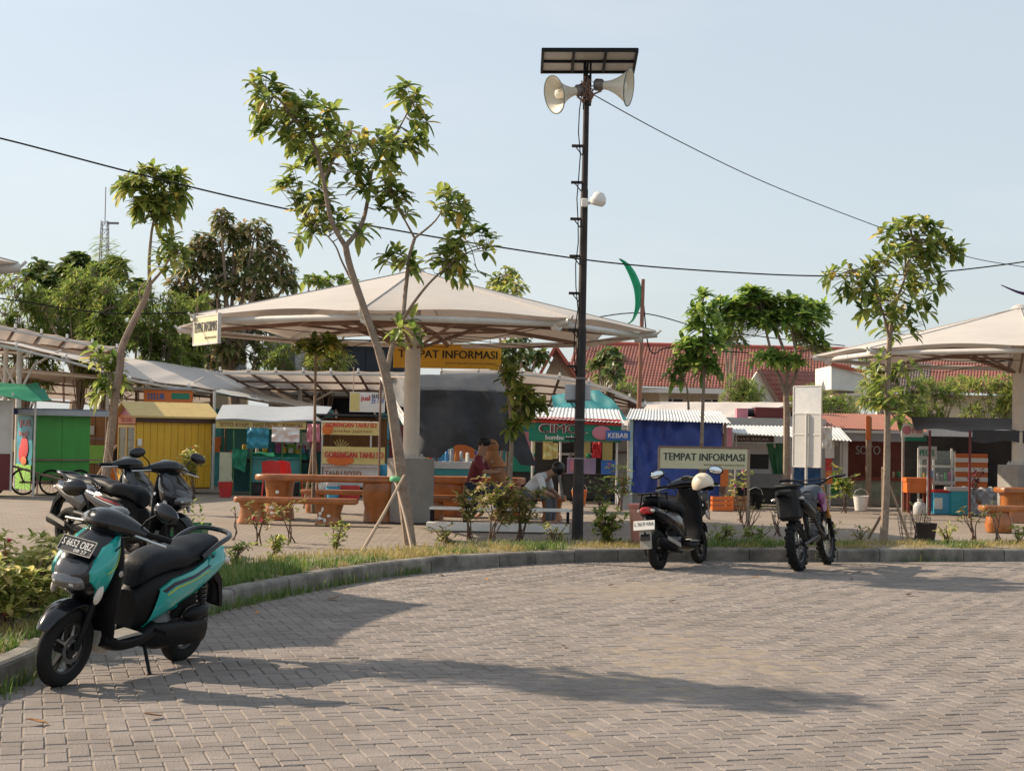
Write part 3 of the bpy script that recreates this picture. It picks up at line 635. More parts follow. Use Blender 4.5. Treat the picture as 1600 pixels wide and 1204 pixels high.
def hedge(label, x0, x1, y0, y1, d_, n, lm, L=.22, name='hedge_bush'):
    cl = [(random.uniform(x0, x1), random.uniform(y0, y1)+ (random.random()**2)*0, 18, 14, 26) for _ in range(n)]
    xm = (x0+x1)/2; ztop = Wd(xm, y0, d_).z
    bigtree(name, label, gbase(xm, d_), max(1.0, ztop*.7), bclp(cl, d_, .8), L, lm, nl=(7, 10), wid=.16, droop=.4, trunk=.07, spread=.9, group='background hedges')
hedge('feathery green hedge below the red-tiled eaves, right of the black pole', 915, 990, 600, 640, 47, 10, m_bamb)
hedge('feathery bush in front of the white gable wall', 1135, 1185, 600, 625, 49, 8, m_bamb)
hedge('feathery hedge behind the tall white panel', 1245, 1325, 615, 655, 46, 14, m_bamb)
hedge('feathery hedge between the right sapling and the right pavilion', 1430, 1500, 600, 655, 46, 12, m_bamb)
hedge('yellow-green hedge under the right pavilion roof', 1500, 1590, 600, 655, 45, 13, m_alst, .24)
hedge('bright green bush before the pale two-storey house', 420, 455, 545, 575, 47, 6, m_bamb)
hedge('leafy climber along the dark shed wall behind the pavilion', 490, 545, 555, 575, 46, 8, m_alst, .24)
hedge('leafy tree behind the right sapling stem, left of the right pavilion', 1345, 1430, 560, 660, 40, 18, m_alst, .25)
# ================================================================== pavilions
def pavilion(label, loc, rot, canopy_only=False):
    root = thing('pavilion', label, 'pavilion', loc, rot, 'tensile roof pavilions'); N = 8; R = 3.86; ZE, ZA = 3.05, 4.02
    zg = 0
    def edge(th):
        k = (th/(2*pi)*N) % 1; a = (k-.5)*2*pi/N; s_ = cos(pi/N)/cos(a); return R*(s_ - .065*(1-(abs(2*k-1))**2))
    def surf(t, th):
        k = (th/(2*pi)*N) % 1; r = edge(th)*t; sag = .035*sin(pi*min(1, t))*(1-abs(2*k-1)**1.3)
        z = ZA-(ZA-ZE)*(r/R)**.96-sag*.5+.03*(abs(2*k-1)**8)*t
        if t > .9: z -= .03*(1-abs(2*k-1)**4)*((t-.9)/.1)
        return V((r*cos(th), r*sin(th), z))
    for i in range(N):                                          # one fabric panel per bay
        mb = MB(); mb.grid(lambda u, v: surf(.035+.965*v, (i+u)*2*pi/N), 14, 16, .006); mb.build('fabric_panel', m_fab, root, True)
    for i in range(N):
        f = MB(); f.tube([surf(.04+.96*q/12, i*2*pi/N)+V((0, 0, .004)) for q in range(13)], .011, 5); f.build('ridge_seam', mat('seam_tape', (.46,.41,.37), .7), root, True)
    cap = MB(); cap.lathe([(.001, ZA+.07), (.12, ZA+.03), (.18, ZA-.03), (.17, ZA-.06)], 20); cap.build('peak_cap', m_fab, root, True)
    col = MB(); col.tube([(0, 0, .95), (0, 0, ZA-.1)], [.132, .118], 24); col.build('column', mat('column_paint', (.62,.56,.48), .45, var=.06, dirt=.2, dcol=(.4,.33,.27)), root, True)
    fl = MB(); fl.cyl((0, 0, 1.02), (0, 0, 1.05), .22, 20)
    for k in range(8): a = k*pi/4; fl.cyl((.18*cos(a), .18*sin(a), 1.05), (.18*cos(a), .18*sin(a), 1.09), .016, 6)
    fl.build('base_flange', m_steel, root)
    pl = MB(); pl.cbox((0, 0, .51), (.56, .56, 1.02), .015, M.Rotation(rad(32)-rot, 3, 'Z')); pl.build('plinth', m_conc, root)
    RR = R*.93
    cor = [V((RR*cos(k*pi/4), RR*sin(k*pi/4), ZE-.045)) for k in range(8)]
    for k in range(8):
        a = cor[k]; b = cor[(k+1) % 8]; mb = MB(); mb.tube([a, b], .048, 10); mb.build('ring_pipe', m_steel, root, True)
        e = MB(); dirn = V((cos(k*pi/4), sin(k*pi/4), 0)); e.tube([a, dirn*R*1.005+V((0, 0, ZE-.02))], [.052, .05], 10); e.tube([dirn*R*1.0+V((0, 0, ZE-.03)), dirn*R*1.02+V((0, 0, ZE+.05))], .018, 6); e.build('corner_arm', m_steel, root, True)
        rb = MB(); c0 = dirn*.12+V((0, 0, 3.18)); rb.tube([c0, dirn*RR*.5+V((0, 0, ZE+.10)), a], [.035, .035, .035], 8); rb.build('radial_beam', m_rust, root, True)
        st = MB(); st.tube([dirn*.13+V((0, 0, 2.78)), dirn*RR*.33+V((0, 0, ZE+.09))], .024, 8); st.build('strut', m_rust, root, True)
        hb = MB(); nx = V((cos((k+1)*pi/4), sin((k+1)*pi/4), 0)); hb.tube([dirn*RR*.52+V((0, 0, ZE+.08)), nx*RR*.52+V((0, 0, ZE+.08))], .022, 8); hb.build('tie_beam', m_rust, root, True)
        wr = MB(); wr.tube([cor[k]+V((0, 0, -.02)), (cor[k]+nx*.3+V((0, 0, ZE-.2)))/2+V((0, 0, -.22+.1*(k % 3)))*.5, nx*.25+V((0, 0, 3.0))], .006, 5); wr.build('guy_cable', m_black, root)
        lp = MB(); q = (a*.98); lp.tube([q+V((0, 0, .0)), q*1.03+V((0, 0, -.06))], [.05, .075], 10); lp.cyl(q*1.03+V((0, 0, -.06)), q*1.035+V((0, 0, -.07)), .065, 10); lp.build('floodlight', m_white, root, True)
    return root
main_c = G(640, 816, PZ)
pav1 = pavilion('large cream tensile canopy pavilion on a central column behind the forked sapling', main_c, rad(-7))
p2 = Wd(1592, 690, 30.5); p2.z = PZ
pav2 = copy_tree(pav1); pav2.location = p2; pav2.rotation_euler = (0, 0, rad(-14)); pav2['label'] = 'cream canopy pavilion cut by the right edge of the picture'
tip = Wd(32, 411, 16.3); ang = rad(12); cc = V((tip.x, tip.y))-V((cos(ang), sin(ang)))*3.88
pav3 = copy_tree(pav1); pav3.location = (cc.x, cc.y, PZ); pav3.rotation_euler = (0, 0, ang); pav3['label'] = 'canopy pavilion of which only a corner tip shows at the top left edge'
# hanging signs
m_yel = mat('yellow_board', (.72,.42,.035), .5, var=.08, dirt=.15, dcol=(.4,.25,.05))
m_cream = mat('cream_board', (.66,.61,.40), .5, var=.06, dirt=.2, dcol=(.4,.36,.25))
m_ink = mat('dark_lettering', (.022,.020,.018), .5)
m_ink2 = mat('dull_small_print', (.20,.15,.05), .6)
def hangsign(label, cpx, cpy, d_, w_, h_, rz, bm, sub='SENTRA PEDHER KULINER JOMBANG', ztop=None):
    c = Wd(cpx, cpy, d_); r = thing('hanging_sign', label, 'sign', (c.x, c.y, c.z-h_/2), rz, 'pavilion name boards')
    f = MB(); f.bb(-w_/2, w_/2, -.02, .02, 0, h_); f.build('board', bm, r)
    fr = MB()
    for z in (0, h_): fr.bb(-w_/2-.015, w_/2+.015, -.026, .026, z-.014, z+.014)
    for x in (-w_/2, w_/2): fr.bb(x-.014, x+.014, -.0255, .0255, .014, h_-.014)
    fr.build('frame', bm if bm is m_yel else m_steel, r)
    text(r, 'TEMPAT INFORMASI', (-w_*.46, -.02, h_*.42), (1, 0, 0), (0, 0, 1), w_*.93, h_*.36, m_ink, .022, .004)
    text(r, sub, (-w_*.02, -.02, h_*.14), (1, 0, 0), (0, 0, 1), w_*.48, h_*.10, m_ink2, .01, .004)
    for x in (-w_*.4, w_*.4):
        hk = MB(); hk.tube([(x, 0, h_), (x, 0, h_+(ztop or .35))], .007, 5); hk.build('hanger', m_rust, r)
    return r
hangsign('yellow TEMPAT INFORMASI board hanging behind the pavilion column', 699, 557, main_c.y+3.4, 1.92, .40, rad(1), m_yel, ztop=.25)
hangsign('cream side-on board hanging from the left rim of the pavilion', 323, 515, main_c.y-2.75, .98, .40, rad(-59), m_cream, ztop=.22)
# cream sign on two posts behind the black scooter
c = Wd(1099, 760, 23.6); sg = thing('post_sign', 'cream TEMPAT INFORMASI signboard on two posts behind the black scooter', 'sign', (c.x, c.y, PZ), rad(-2))
s_ = 23.6/FPX; zt = Wd(1030, 699, 23.6).z-PZ; zb = Wd(1030, 731, 23.6).z-PZ; w_ = 137*s_
f = MB(); f.bb(-w_/2, w_/2, -.012, .012, zb, zt); f.build('board', m_cream, sg)
f = MB(); f.bb(-w_/2-.02, w_/2+.02, -.02, .02, zt, zt+.03); f.build('frame', m_rust, sg)
for x in (-w_/2-.012, w_/2+.012):
    f = MB(); f.bb(x-.018, x+.018, -.018, .018, -.02, zt+.0); f.build('post', m_stake, sg)
text(sg, 'TEMPAT INFORMASI', (-w_*.46, -.012, zb+(zt-zb)*.40), (1, 0, 0), (0, 0, 1), w_*.92, (zt-zb)*.36, mat('green_black_lettering', (.02,.035,.028), .5), .022, .004)
text(sg, 'SENTRA PEDHER KULINER JOMBANG', (0, -.012, zb+(zt-zb)*.14), (1, 0, 0), (0, 0, 1), w_*.46, (zt-zb)*.1, m_ink2, .01, .004)
# ================================================================== black pole with loudspeakers
pb = G(902, 841, PZ); dp = pb.y; ptop = Wd(917, 118, dp); ax = (ptop-pb); rootp = thing('utility_pole', 'tall black steel pole with step brackets beside the kerb', 'pole', pb)
m_pole = mat('black_pole_paint', (.016,.013,.012), .75, var=.3, scale=9, dirt=.35, dcol=(.10,.06,.045))
L_ = ax.length; u = ax.normalized()
mb = MB(); mb.tube([u*-.05, u*.9, u*.92, u*L_*.45, u*L_*.455, u*L_*.75, u*L_*.755, u*L_], [.080, .078, .070, .066, .058, .051, .045, .040], 20); mb.build('shaft', m_pole, rootp, True)
for k, yy in enumerate((213, 270, 327, 385, 443, 500, 557, 612, 670)):
    q = Wd(0, yy, dp); t = (q.z-pb.z)/u.z; base = u*t; mb = MB(); mb.bb(base.x-.19, base.x-.02, -.03+base.y, .03+base.y, base.z-.012, base.z+.022); mb.bar(base+V((-.14, 0, 0)), base+V((-.03, 0, -.14)), .014); mb.build('step_bracket', m_pole, rootp)
for k, yy in enumerate((745, 700, 640, 575)):
    t = (Wd(0, yy, dp).z-pb.z)/u.z; mb = MB(); mb.lathe([(.0735, -.012), (.0735, .012)], 16, u*t); mb.build('strap', mat('strap_metal', (.2,.18,.17), .5, .4), rootp)
cb = MB(); pts = []
for i in range(14):
    t = L_*(.97-.62*i/13); pts.append(u*t+V((-.055-.05*abs(sin(i*.95)), -.03, 0)))
cb.tube(pts, .008, 5); cb.build('cable', m_black, rootp)
jb = MB(); t = (Wd(0, 597, dp).z-pb.z)/u.z; jb.cbox(u*t+V((-.03, .12, 0)), (.36, .13, .22), .01); jb.build('junction_box', mat('box_grey', (.42,.44,.46), .5), rootp)
# solar panel
sp = thing('solar_panel', 'tilted solar panel with black frame on top of the black pole', 'solar panel', ptop+V((0, 0, .02)), 0)
w_ = 146*dp/FPX; R_ = M.Rotation(rad(-11), 3, 'X') @ M.Rotation(rad(-1), 3, 'Y'); c0 = V((.02, -.05, .19))
f = MB(); f.box(c0, (w_, .72, .028), R_); f.build('panel', mat('panel_back', (.42,.39,.36), .5, var=.1), sp)
f = MB()
for y_ in (-.36, 0, .36): f.box(c0+R_ @ V((0, y_, -.02)), (w_+.02, .035, .05), R_)
for x_ in (-.5, -.17, .17, .5): f.box(c0+R_ @ V((x_*w_, 0, -.0205)), (.035, .75, .048), R_)
f.build('frame', m_black, sp)
f = MB(); f.bar((-.03, 0, -.5), (-.03, 0, .17), .04); f.bar((.05, -.01, -.45), (.05, -.01, .16), .03); f.bar((.0, 0, -.04), (.0, -.25, .11), .03); f.build('bracket', m_black, sp)
sfc = MB(); sfc.box(c0+R_ @ V((0, 0, .018)), (w_-.04, .68, .008), R_); sfc.build('cell_sheet', mat('panel_glass', (.01,.015,.04), .1, coat=.5), sp)
m_horn = mat('horn_paint', (.66,.62,.52), .4, var=.06, dirt=.2, dcol=(.45,.38,.28)); m_hback = mat('horn_driver', (.16,.14,.13), .45, .3)
def horn(label, cpx, cpy, back, yawv):
    a = Wd(back[0], back[1], dp-.08); b = Wd(cpx, cpy, dp-.08)+V((0, yawv, 0)); ax_ = (b-a); r = thing('horn_loudspeaker', label, 'loudspeaker', a, 0, 'horn loudspeakers'); q = ax_.to_track_quat('Z', 'Y').to_matrix(); Lh = ax_.length
    prof = [(.055+.185*(t**2.1)+.012*t, Lh*t) for t in [i/12 for i in range(13)]]; prof += [(.262, Lh*1.0), (.262, Lh*1.02), (.245, Lh*1.0)]+[(.05+.18*(t**2.1)+.01*t, Lh*t) for t in [1-i/12 for i in range(12)]]
    f = MB(); f.lathe(prof, 32, (0, 0, 0), q, True); f.build('bell', m_horn, r, True)
    f = MB(); f.lathe([(.255, Lh*.995), (.27, Lh), (.27, Lh*1.025), (.255, Lh*1.03)], 32, (0, 0, 0), q, True); f.build('rim', mat('horn_rim', (.10,.13,.12), .5), r, True)
    f = MB(); f.lathe([(.001, -.10), (.07, -.10), (.085, -.08), (.085, .0), (.06, .03), (.05, .05)], 20, (0, 0, 0), q); f.build('driver', m_hback, r, True)
    f = MB(); f.lathe([(.001, Lh*.95), (.06, Lh*.9), (.07, Lh*.6), (.03, Lh*.5)], 16, (0, 0, 0), q); f.build('reflex_cone', m_horn, r, True)
    pc = u*((Wd(0, 142, dp).z-pb.z)/u.z)+pb-a
    f = MB(); f.tube([V((0, 0, -.08)), V((pc.x*.5, pc.y*.5, -.12)), pc+V((0, 0, -.1))], .014, 6); f.tube([V((0, 0, .06)), pc+V((0, 0, .05))], .012, 6); f.build('yoke', m_rust, r, True)
horn('white horn loudspeaker on the pole aimed to the left', 866, 152, (902, 142), -.17)
horn('white horn loudspeaker on the pole aimed to the right', 981, 139, (940, 133), -.12)
f = MB(); c = u*((Wd(0, 118, dp).z-pb.z)/u.z)+pb
for i in range(14): f.tube([c+V((random.uniform(-.1, .1), -.1+random.uniform(-.06, .06), random.uniform(-.25, .12))) for _ in range(4)], .009, 5)
tag(f.build('cable_bundle', m_rust, None, True), 'tangled cable bundle between the two horn loudspeakers', 'cable')
wm = Wd(935, 311, dp-.1); r = thing('wireless_dome', 'small white dome antenna on an arm halfway up the black pole', 'antenna', wm)
f = MB(); f.lathe([(.001, -.09), (.09, -.085), (.115, -.04), (.115, -.02), (.10, .04), (.06, .09), (.001, .105)], 20, (0, 0, 0), M.Rotation(rad(14), 3, 'Y')); f.build('dome', m_white, r, True)
f = MB(); f.tube([(-.03, 0, -.02), (-.12, .05, -.05), (-.20, .09, -.06)], .02, 8); f.cbox((-.19, .06, -.05), (.09, .1, .12), .01); f.build('arm', m_white, r, True)
# ================================================================== overhead cables, pennant pole
def cable(label, pts, r=.012, sub=8, name='overhead_cable'):
    P = [Wd(*p) for p in pts]; mb = MB(); mb.tube([V(p) for p in crom([tuple(p) for p in P], sub)], r, 6); tag(mb.build(name, m_black, None, True), label, 'cable', 'overhead cables')
cable('thick black cable sagging across the sky from the upper left', [(-160,182,24),(0,216,25),(220,273,26),(440,325,27),(620,360,28),(780,386,29),(950,410,30),(1120,424,31),(1280,431,32),(1430,428,33),(1600,409,34),(1760,380,35)], .014)
cable('thin cable running from the loudspeaker pole down to the right', [(918,143,dp),(1050,215,24),(1200,287,26),(1380,357,28),(1500,398,29.5),(1600,417,31),(1800,445,34)], .008)
cable('thin cable in front of the bamboo at the left', [(-100,455,33),(0,466,33),(120,484,34),(200,490,34),(300,488,35)], .014)
cable('thin cable behind the pennant pole', [(900,502,40),(1000,489,40),(1100,513,42),(1200,527,44),(1320,540,46)], .014)
cable('dark red cable looping from the pennant pole to the right', [(1006,478,39),(1012,535,39),(1022,552,39),(1045,543,39),(1120,548,39),(1200,552,39),(1260,548,39)], .016)
pq = G(996, 790, PZ); pq = V((Wd(996, 640, 39).x, 39, PZ)); pn = thing('pennant_pole', 'thin brown pole with a curved green pennant, behind the blue booth', 'flagpole', pq)
f = MB(); f.tube([V((0, 0, 0)), Wd(1005, 436, 39)-pq], [.07, .045], 10); f.build('pole', mat('brown_pole', (.24,.10,.06), .5, var=.2), pn, True)
a = [Wd(x, y, 39)-pq for x, y in ((968,404),(978,412),(988,428),(996,450),(997,475),(990,498),(981,506))]; ac = crom([tuple(p) for p in a], 5); k = len(ac)
f = MB(); f.grid(lambda u_, v_: V(ac[min(int(round(u_*(k-1))), k-1)])+V(((-.5+v_)*.20*sin(pi*min(.9, u_+.08)), .03*sin(v_*6), 0)), k-1, 3, V((0, .012, 0))); f.build('pennant', mat('green_pennant', (.03,.42,.22), .6, var=.1, trans=.3), pn, True)
# ================================================================== scooters
class LX:
    """shell lofted along x; stations (x, zc, halfwidth, halfheight)"""
    def __init__(s, st, p=2.6, k=5): s.st = crom(st, k); s.p = p
    def mesh(s, n=22):
        R = []
        for x, zc, hw, hh in s.st: R.append([V((x, hw*sup(2*pi*j/n, s.p)[0], zc+hh*sup(2*pi*j/n, s.p)[1])) for j in range(n)])
        return MB().rings(R)
    def y(s, x, z):
        st = sorted(s.st); i = 0
        while i < len(st)-2 and st[i+1][0] < x: i += 1
        a, b = st[i], st[i+1]; t = max(0, min(1, (x-a[0])/max(1e-6, b[0]-a[0]))); zc, hw, hh = (a[j]+(b[j]-a[j])*t for j in (1, 2, 3))
        return hw*max(0, 1-min(1, abs((z-zc)/max(hh, 1e-4)))**s.p)**(1/s.p)
class LZ:
    """shell lofted along z; stations (z, xc, halflength, halfwidth)"""
    def __init__(s, st, p=2.4, k=5): s.st = crom(st, k); s.p = p
    def mesh(s, n=28):
        R = []
        for z, xc, hx, hw in s.st: R.append([V((xc+hx*sup(2*pi*j/n, s.p)[0], hw*sup(2*pi*j/n, s.p)[1], z)) for j in range(n)])
        return MB().rings(R)
    def y(s, x, z):
        st = s.st; i = 0
        while i < len(st)-2 and st[i+1][0] < z: i += 1
        a, b = st[i], st[i+1]; t = max(0, min(1, (z-a[0])/max(1e-6, b[0]-a[0]))); xc, hx, hw = (a[j]+(b[j]-a[j])*t for j in (1, 2, 3))
        return hw*max(0, 1-min(1, abs((x-xc)/max(hx, 1e-4)))**s.p)**(1/s.p)
def side_panel(shell, poly, off, side, thick=.02, name='side_panel', cuts=3, ymin=.0):
    bm = bmesh.new(); vs = [bm.verts.new((x, 0, z)) for x, z in poly]; bm.faces.new(vs); bmesh.ops.triangulate(bm, faces=bm.faces)
    bmesh.ops.subdivide_edges(bm, edges=bm.edges, cuts=cuts, use_grid_fill=True)
    for v in bm.verts: v.co.y = max(shell.y(v.co.x, v.co.z), ymin)+off
    r = bmesh.ops.extrude_face_region(bm, geom=bm.faces[:])
    for v in r['geom']:
        if isinstance(v, bmesh.types.BMVert): v.co.y -= thick
    if side < 0:
        for v in bm.verts: v.co.y *= -1
    bmesh.ops.recalc_face_normals(bm, faces=bm.faces); me = bpy.data.meshes.new(name); bm.to_mesh(me); bm.free(); return me
def pobj(name, me, m, parent, smooth=True):
    me.materials.append(m); o = bpy.data.objects.new(name, me); C.objects.link(o); o.parent = parent
    if smooth:
        me.polygons.foreach_set('use_smooth', [True]*len(me.polygons)); me.set_sharp_from_angle(angle=rad(45))
    return o
RX = M.Rotation(pi/2, 3, 'X')
def wheel(parent, c, R, tw, th, rimm, nsp=5, disc=True, name='wheel', spoke='cast', knob=0):
    w = thing('front_' + name if c[0] > 0 else 'rear_' + name, None, None, c); del_ = [k for k in w.keys()]
    w.parent = parent
    prof = []
    for i in range(14):
        a = 2*pi*i/14; prof.append((R-th+th*cos(a)*(1.0), tw*sin(a)*(1 if abs(sin(a)) < .9 else .96)))
    f = MB(); f.lathe(prof, 48, (0, 0, 0), RX, True)
    if knob:
        for k in range(34):
            a = 2*pi*k/34
            for yy in ((-.8, 0, .8) if k % 2 else (-.4, .4)):
                r_ = R-th*(.12 if abs(yy) < .6 else .42); p = V((r_*cos(a), yy*tw, r_*sin(a))); f.box(p, (.030, .026, .03), M.Rotation(-a, 3, 'Y'))
    f.build('tyre', m_tyre, w, True)
    ri = R-2*th+.012; f = MB(); f.lathe([(ri, -tw*.62), (ri-.012, -tw*.5), (ri-.016, 0), (ri-.012, tw*.5), (ri, tw*.62), (ri+.012, tw*.7), (ri+.012, -tw*.7)], 40, (0, 0, 0), RX, True)
    f.build('rim', rimm, w, True)
    f = MB()
    if spoke == 'cast':
        for k in range(nsp):
            for da in (-.13, .13):
                a = 2*pi*k/nsp+.3; p0 = V((.028*cos(a), 0, .028*sin(a))); p1 = V(((ri-.008)*cos(a+da), 0, (ri-.008)*sin(a+da))); f.bar(p0, p1, .016, .028)
    else:
        for k in range(28):
            a = 2*pi*k/28; s_ = .03 if k % 2 else -.03; f.tube([V((.035*cos(a+.4*(1 if k % 4 < 2 else -1)), s_, .035*sin(a+.4*(1 if k % 4 < 2 else -1)))), V(((ri-.006)*cos(a), s_*.2, (ri-.006)*sin(a)))], .003, 4)
    f.build('spokes', rimm if spoke == 'cast' else m_silver, w)
    f = MB(); f.cyl((0, -.055, 0), (0, .055, 0), .042, 16); f.build('hub', rimm, w, True)
    if disc:
        f = MB(); f.lathe([(.06, -.002), (.088, -.002), (.088, .002), (.06, .002)], 32, (0, .052*disc, 0), RX, True); f.build('brake_disc', mat('disc_steel', (.16,.16,.16), .4, .7), w)
    return w
def scooter(label, loc, rz, lean=-8, body=None, panel=None, accent=None, rack=False, plate=None, rear_plate=None, stripes=None, rimm=None, steer=0, stand=True, mirrors=True):
    body = body or m_gloss; panel = panel or m_gloss; rimm = rimm or m_rim
    r = thing('motor_scooter', label, 'motor scooter', loc, rz, 'parked two-wheelers'); r.rotation_euler = (rad(lean), 0, rz)
    WB = 1.25; wheel(r, (-WB/2, 0, .235), .24, .050, .055, rimm, disc=0)
    st = thing('steering', None, None, (WB/2-.12, 0, 0)); st.parent = r; st.rotation_euler = (0, 0, rad(steer)); ST = V((WB/2-.12, 0, 0))
    def sb(f, name, m, smooth=True):
        f.v = [tuple(V(p)-ST) for p in f.v]; return f.build(name, m, st, smooth)
    fw = wheel(r, (WB/2, 0, .24), .245, .042, .050, rimm, disc=1)
    # fork, fender
    for s_ in (-1, 1):
        f = MB(); f.tube([(WB/2, s_*.075, .24), (WB/2-.06, s_*.075, .42), (WB/2-.12, s_*.07, .60)], [.021, .023, .021], 10); f.build('fork_leg', m_black, r, True)
    f = MB(); ccx, ccz = WB/2, .24
    def fen(u_, v_):
        a = rad(28+125*u_); w_ = (.065+.012*sin(pi*u_))*(1-.35*max(0, .25-u_)/.25); q = -1+2*v_; rr = .280+.022*(1-q*q)+.02*max(0, .3-u_)
        return (ccx+rr*cos(a), w_*q, ccz+rr*sin(a))
    f.grid(fen, 22, 10, V((0, 0, -.008))); f.build('front_fender', body, r, True)
    # nose and leg shield
    nose = LZ([(.52,.50,.035,.05),(.58,.56,.11,.105),(.65,.595,.15,.148),(.72,.59,.155,.168),(.80,.56,.135,.168),(.87,.515,.10,.145),(.93,.475,.075,.115),(.97,.45,.05,.09)], 2.3)
    nose.mesh().build('nose_cowl', body, r, True)
    ls = LZ([(.24,.33,.03,.115),(.32,.37,.035,.145),(.45,.415,.035,.165),(.60,.425,.04,.172),(.78,.425,.04,.16),(.93,.42,.035,.12)], 3.0); ls.mesh(24).build('leg_shield', m_black, r, True)
    fpoly = [(.405,.958),(.48,.94),(.585,.875),(.665,.80),(.70,.735),(.695,.68),(.63,.63),(.56,.555),(.495,.62),(.42,.76),(.39,.89)]
    for s_ in (1, -1): pobj('front_panel', side_panel(nose, fpoly, .016, s_, .035, ymin=.05, cuts=7), panel, r)
    if stripes:
        for s_ in (1, -1):
            0 and pobj('decal_stripe', side_panel(nose, [(.42,.935),(.50,.865),(.535,.795),(.62,.745),(.615,.735),(.525,.783),(.488,.855),(.41,.922)], .0135, s_, .012, ymin=.05), stripes[0], r)
            pobj('decal_line', side_panel(nose, [(.41,.917),(.482,.851),(.52,.778),(.60,.735),(.598,.729),(.513,.771),(.474,.845),(.405,.907)],   .0195, s_, .012, ymin=.05, cuts=5), stripes[1], r)
    # headlamp
    hl = LX([(.62,.655,.10,.06),(.69,.662,.115,.062),(.74,.66,.105,.054),(.765,.656,.075,.036),(.775,.652,.02,.012)], 2.4); hl.mesh().build('headlight', mat('lamp_lens', (.13,.13,.135), .08, .5, coat=.9), r, True)
    for s_ in (1, -1):
        f = MB(); f.ell((.738, s_*.055, .648), (.035, .036, .024), 12, 8); f.build('headlight_lens', mat('bright_lens', (.45,.45,.44), .1, .4, coat=.9), r, True)
    vz = LX([(.50,.875,.10,.03),(.58,.83,.115,.05),(.66,.77,.12,.055),(.73,.72,.10,.036),(.757,.705,.05,.012)], 2.6); vz.mesh().build('nose_mask', mat('smoked_mask', (.05,.05,.055), .18, coat=.6), r, True)
    for s_ in (1, -1):
        f = MB(); f.ell((.615, s_*.160, .60), (.03, .020, .062), 12, 8, M.Rotation(rad(-20), 3, 'Y')); f.build('front_indicator', mat('clear_lens', (.55,.50,.44), .15, coat=.6), r, True)
    if plate:
        pl = thing('number_plate', None, None, (.69, 0, .865)); pl.parent = r; pl.rotation_euler = (rad(90-32), 0, rad(90)); pl.scale = (.9,)*3
        f = MB(); f.cbox((0, 0, 0), (.27, .112, .006), .003); f.build('plate', mat('plate_black', (.018,.02,.022), .4), pl)
        f = MB()
        for y_ in (-.056, .056): f.box((0, y_, .004), (.272, .006, .007))
        for x_ in (-.134, .134): f.box((x_, 0, .004), (.005, .106, .007))
        f.build('plate_frame', m_grey, pl)
        text(pl, plate[0], (-.12, -.012, .003), (1, 0, 0), (0, 1, 0), .24, .05, m_white, .01, .003); text(pl, plate[1], (-.005, -.046, .003), (1, 0, 0), (0, 1, 0), .10, .024, m_white, .015, .003)
    # handlebar cover, bars, levers, mirrors, gauge
    ring = []
    for y_, xc, zc, hx, hz in crom([(-.26,.36,.975,.022,.022),(-.19,.39,.99,.055,.045),(-.09,.43,1.005,.10,.07),(0,.445,1.01,.115,.078),(.09,.43,1.005,.10,.07),(.19,.39,.99,.055,.045),(.26,.36,.975,.022,.022)], 4):
        ring.append([V((xc+hx*cos(2*pi*j/18), y_, zc+hz*sin(2*pi*j/18))) for j in range(18)])
    f = MB().rings(ring); sb(f, 'handlebar_cover', body)
    f = MB(); f.ell((.375, 0, 1.055), (.07, .085, .03), 14, 8, M.Rotation(rad(25), 3, 'Y')); sb(f, 'instrument_panel', mat('gauge_glass', (.03,.035,.03), .1, coat=.8))
    f = MB(); f.tube([(.47, 0, .62), (.44, 0, .95)], .045, 10); sb(f, 'steering_stem', m_black)
    for s_ in (1, -1):
        f = MB(); f.tube([(.375, s_*.22, .98), (.335, s_*.30, .975), (.295, s_*.385, .965)], [.016, .019, .019], 10); sb(f, 'grip', m_black)
        f = MB(); f.tube([(.415, s_*.20, .965), (.405, s_*.26, .958), (.385, s_*.32, .948), (.355, s_*.40, .938)], [.009, .008, .008, .009], 8); sb(f, 'brake_lever', m_silver)
        if mirrors:
            f = MB(); f.tube([(.375, s_*.20, 1.0), (.375, s_*.235, 1.06), (.365, s_*.30, 1.115)], .007, 8); mo = sb(f, 'mirror_stem', m_black)
            f = MB(); f.ell((.37, s_*.365, 1.135), (.03, .098, .056), 14, 10, M.Rotation(s_*rad(-14), 3, 'X')); sb(f, 'mirror_housing', m_gloss)
            f = MB(); f.ell((.344, s_*.365, 1.135), (.006, .082, .044), 14, 8, M.Rotation(s_*rad(-14), 3, 'X')); sb(f, 'mirror_glass', mat('mirror_glass', (.7,.75,.8), .04, 1.0))
    for s_ in (1, -1):
        f = MB(); f.lathe([(.001, .004), (.018, .004), (.02, .0)], 16, (.455, s_*.178, .72), M.Rotation(s_*-pi/2, 3, 'X')); f.build('emblem', m_silver, r, True)
        f = MB(); f.tube([V(p) for p in crom([(.41, s_*.18, .95), (.50, s_*.20, .93), (.53, s_*.16, .86), (.48, s_*.10, .80)], 4)], .005, 5); f.build('control_cable', m_black, r, True)
    # floor, belly
    fl = LX([(-.12,.30,.13,.05),(.0,.265,.15,.045),(.15,.245,.155,.04),(.30,.25,.15,.045),(.40,.29,.12,.05)], 4); fl.mesh(20).build('floorboard', m_black, r, True)
    f = MB()
    for s_ in (1, -1): f.prism([(.05,.295),(.30,.285),(.33,.30),(.10,.315)], 'y', s_*.03, s_*.14)
    f.build('floor_mat', m_grey, r)
    lc = LX([(.26,.22,.06,.05),(.34,.25,.085,.075),(.41,.32,.08,.09)], 3); lc.mesh(16).build('belly_cowl', m_grey, r, True)
    # rear body
    rb = LX([(.10,.42,.085,.13),(.0,.46,.105,.17),(-.15,.51,.125,.17),(-.32,.555,.135,.145),(-.5,.60,.132,.115),(-.68,.655,.115,.085),(-.80,.70,.095,.055),(-.88,.735,.045,.025)], 2.7); rb.mesh().build('rear_body', m_black, r, True)
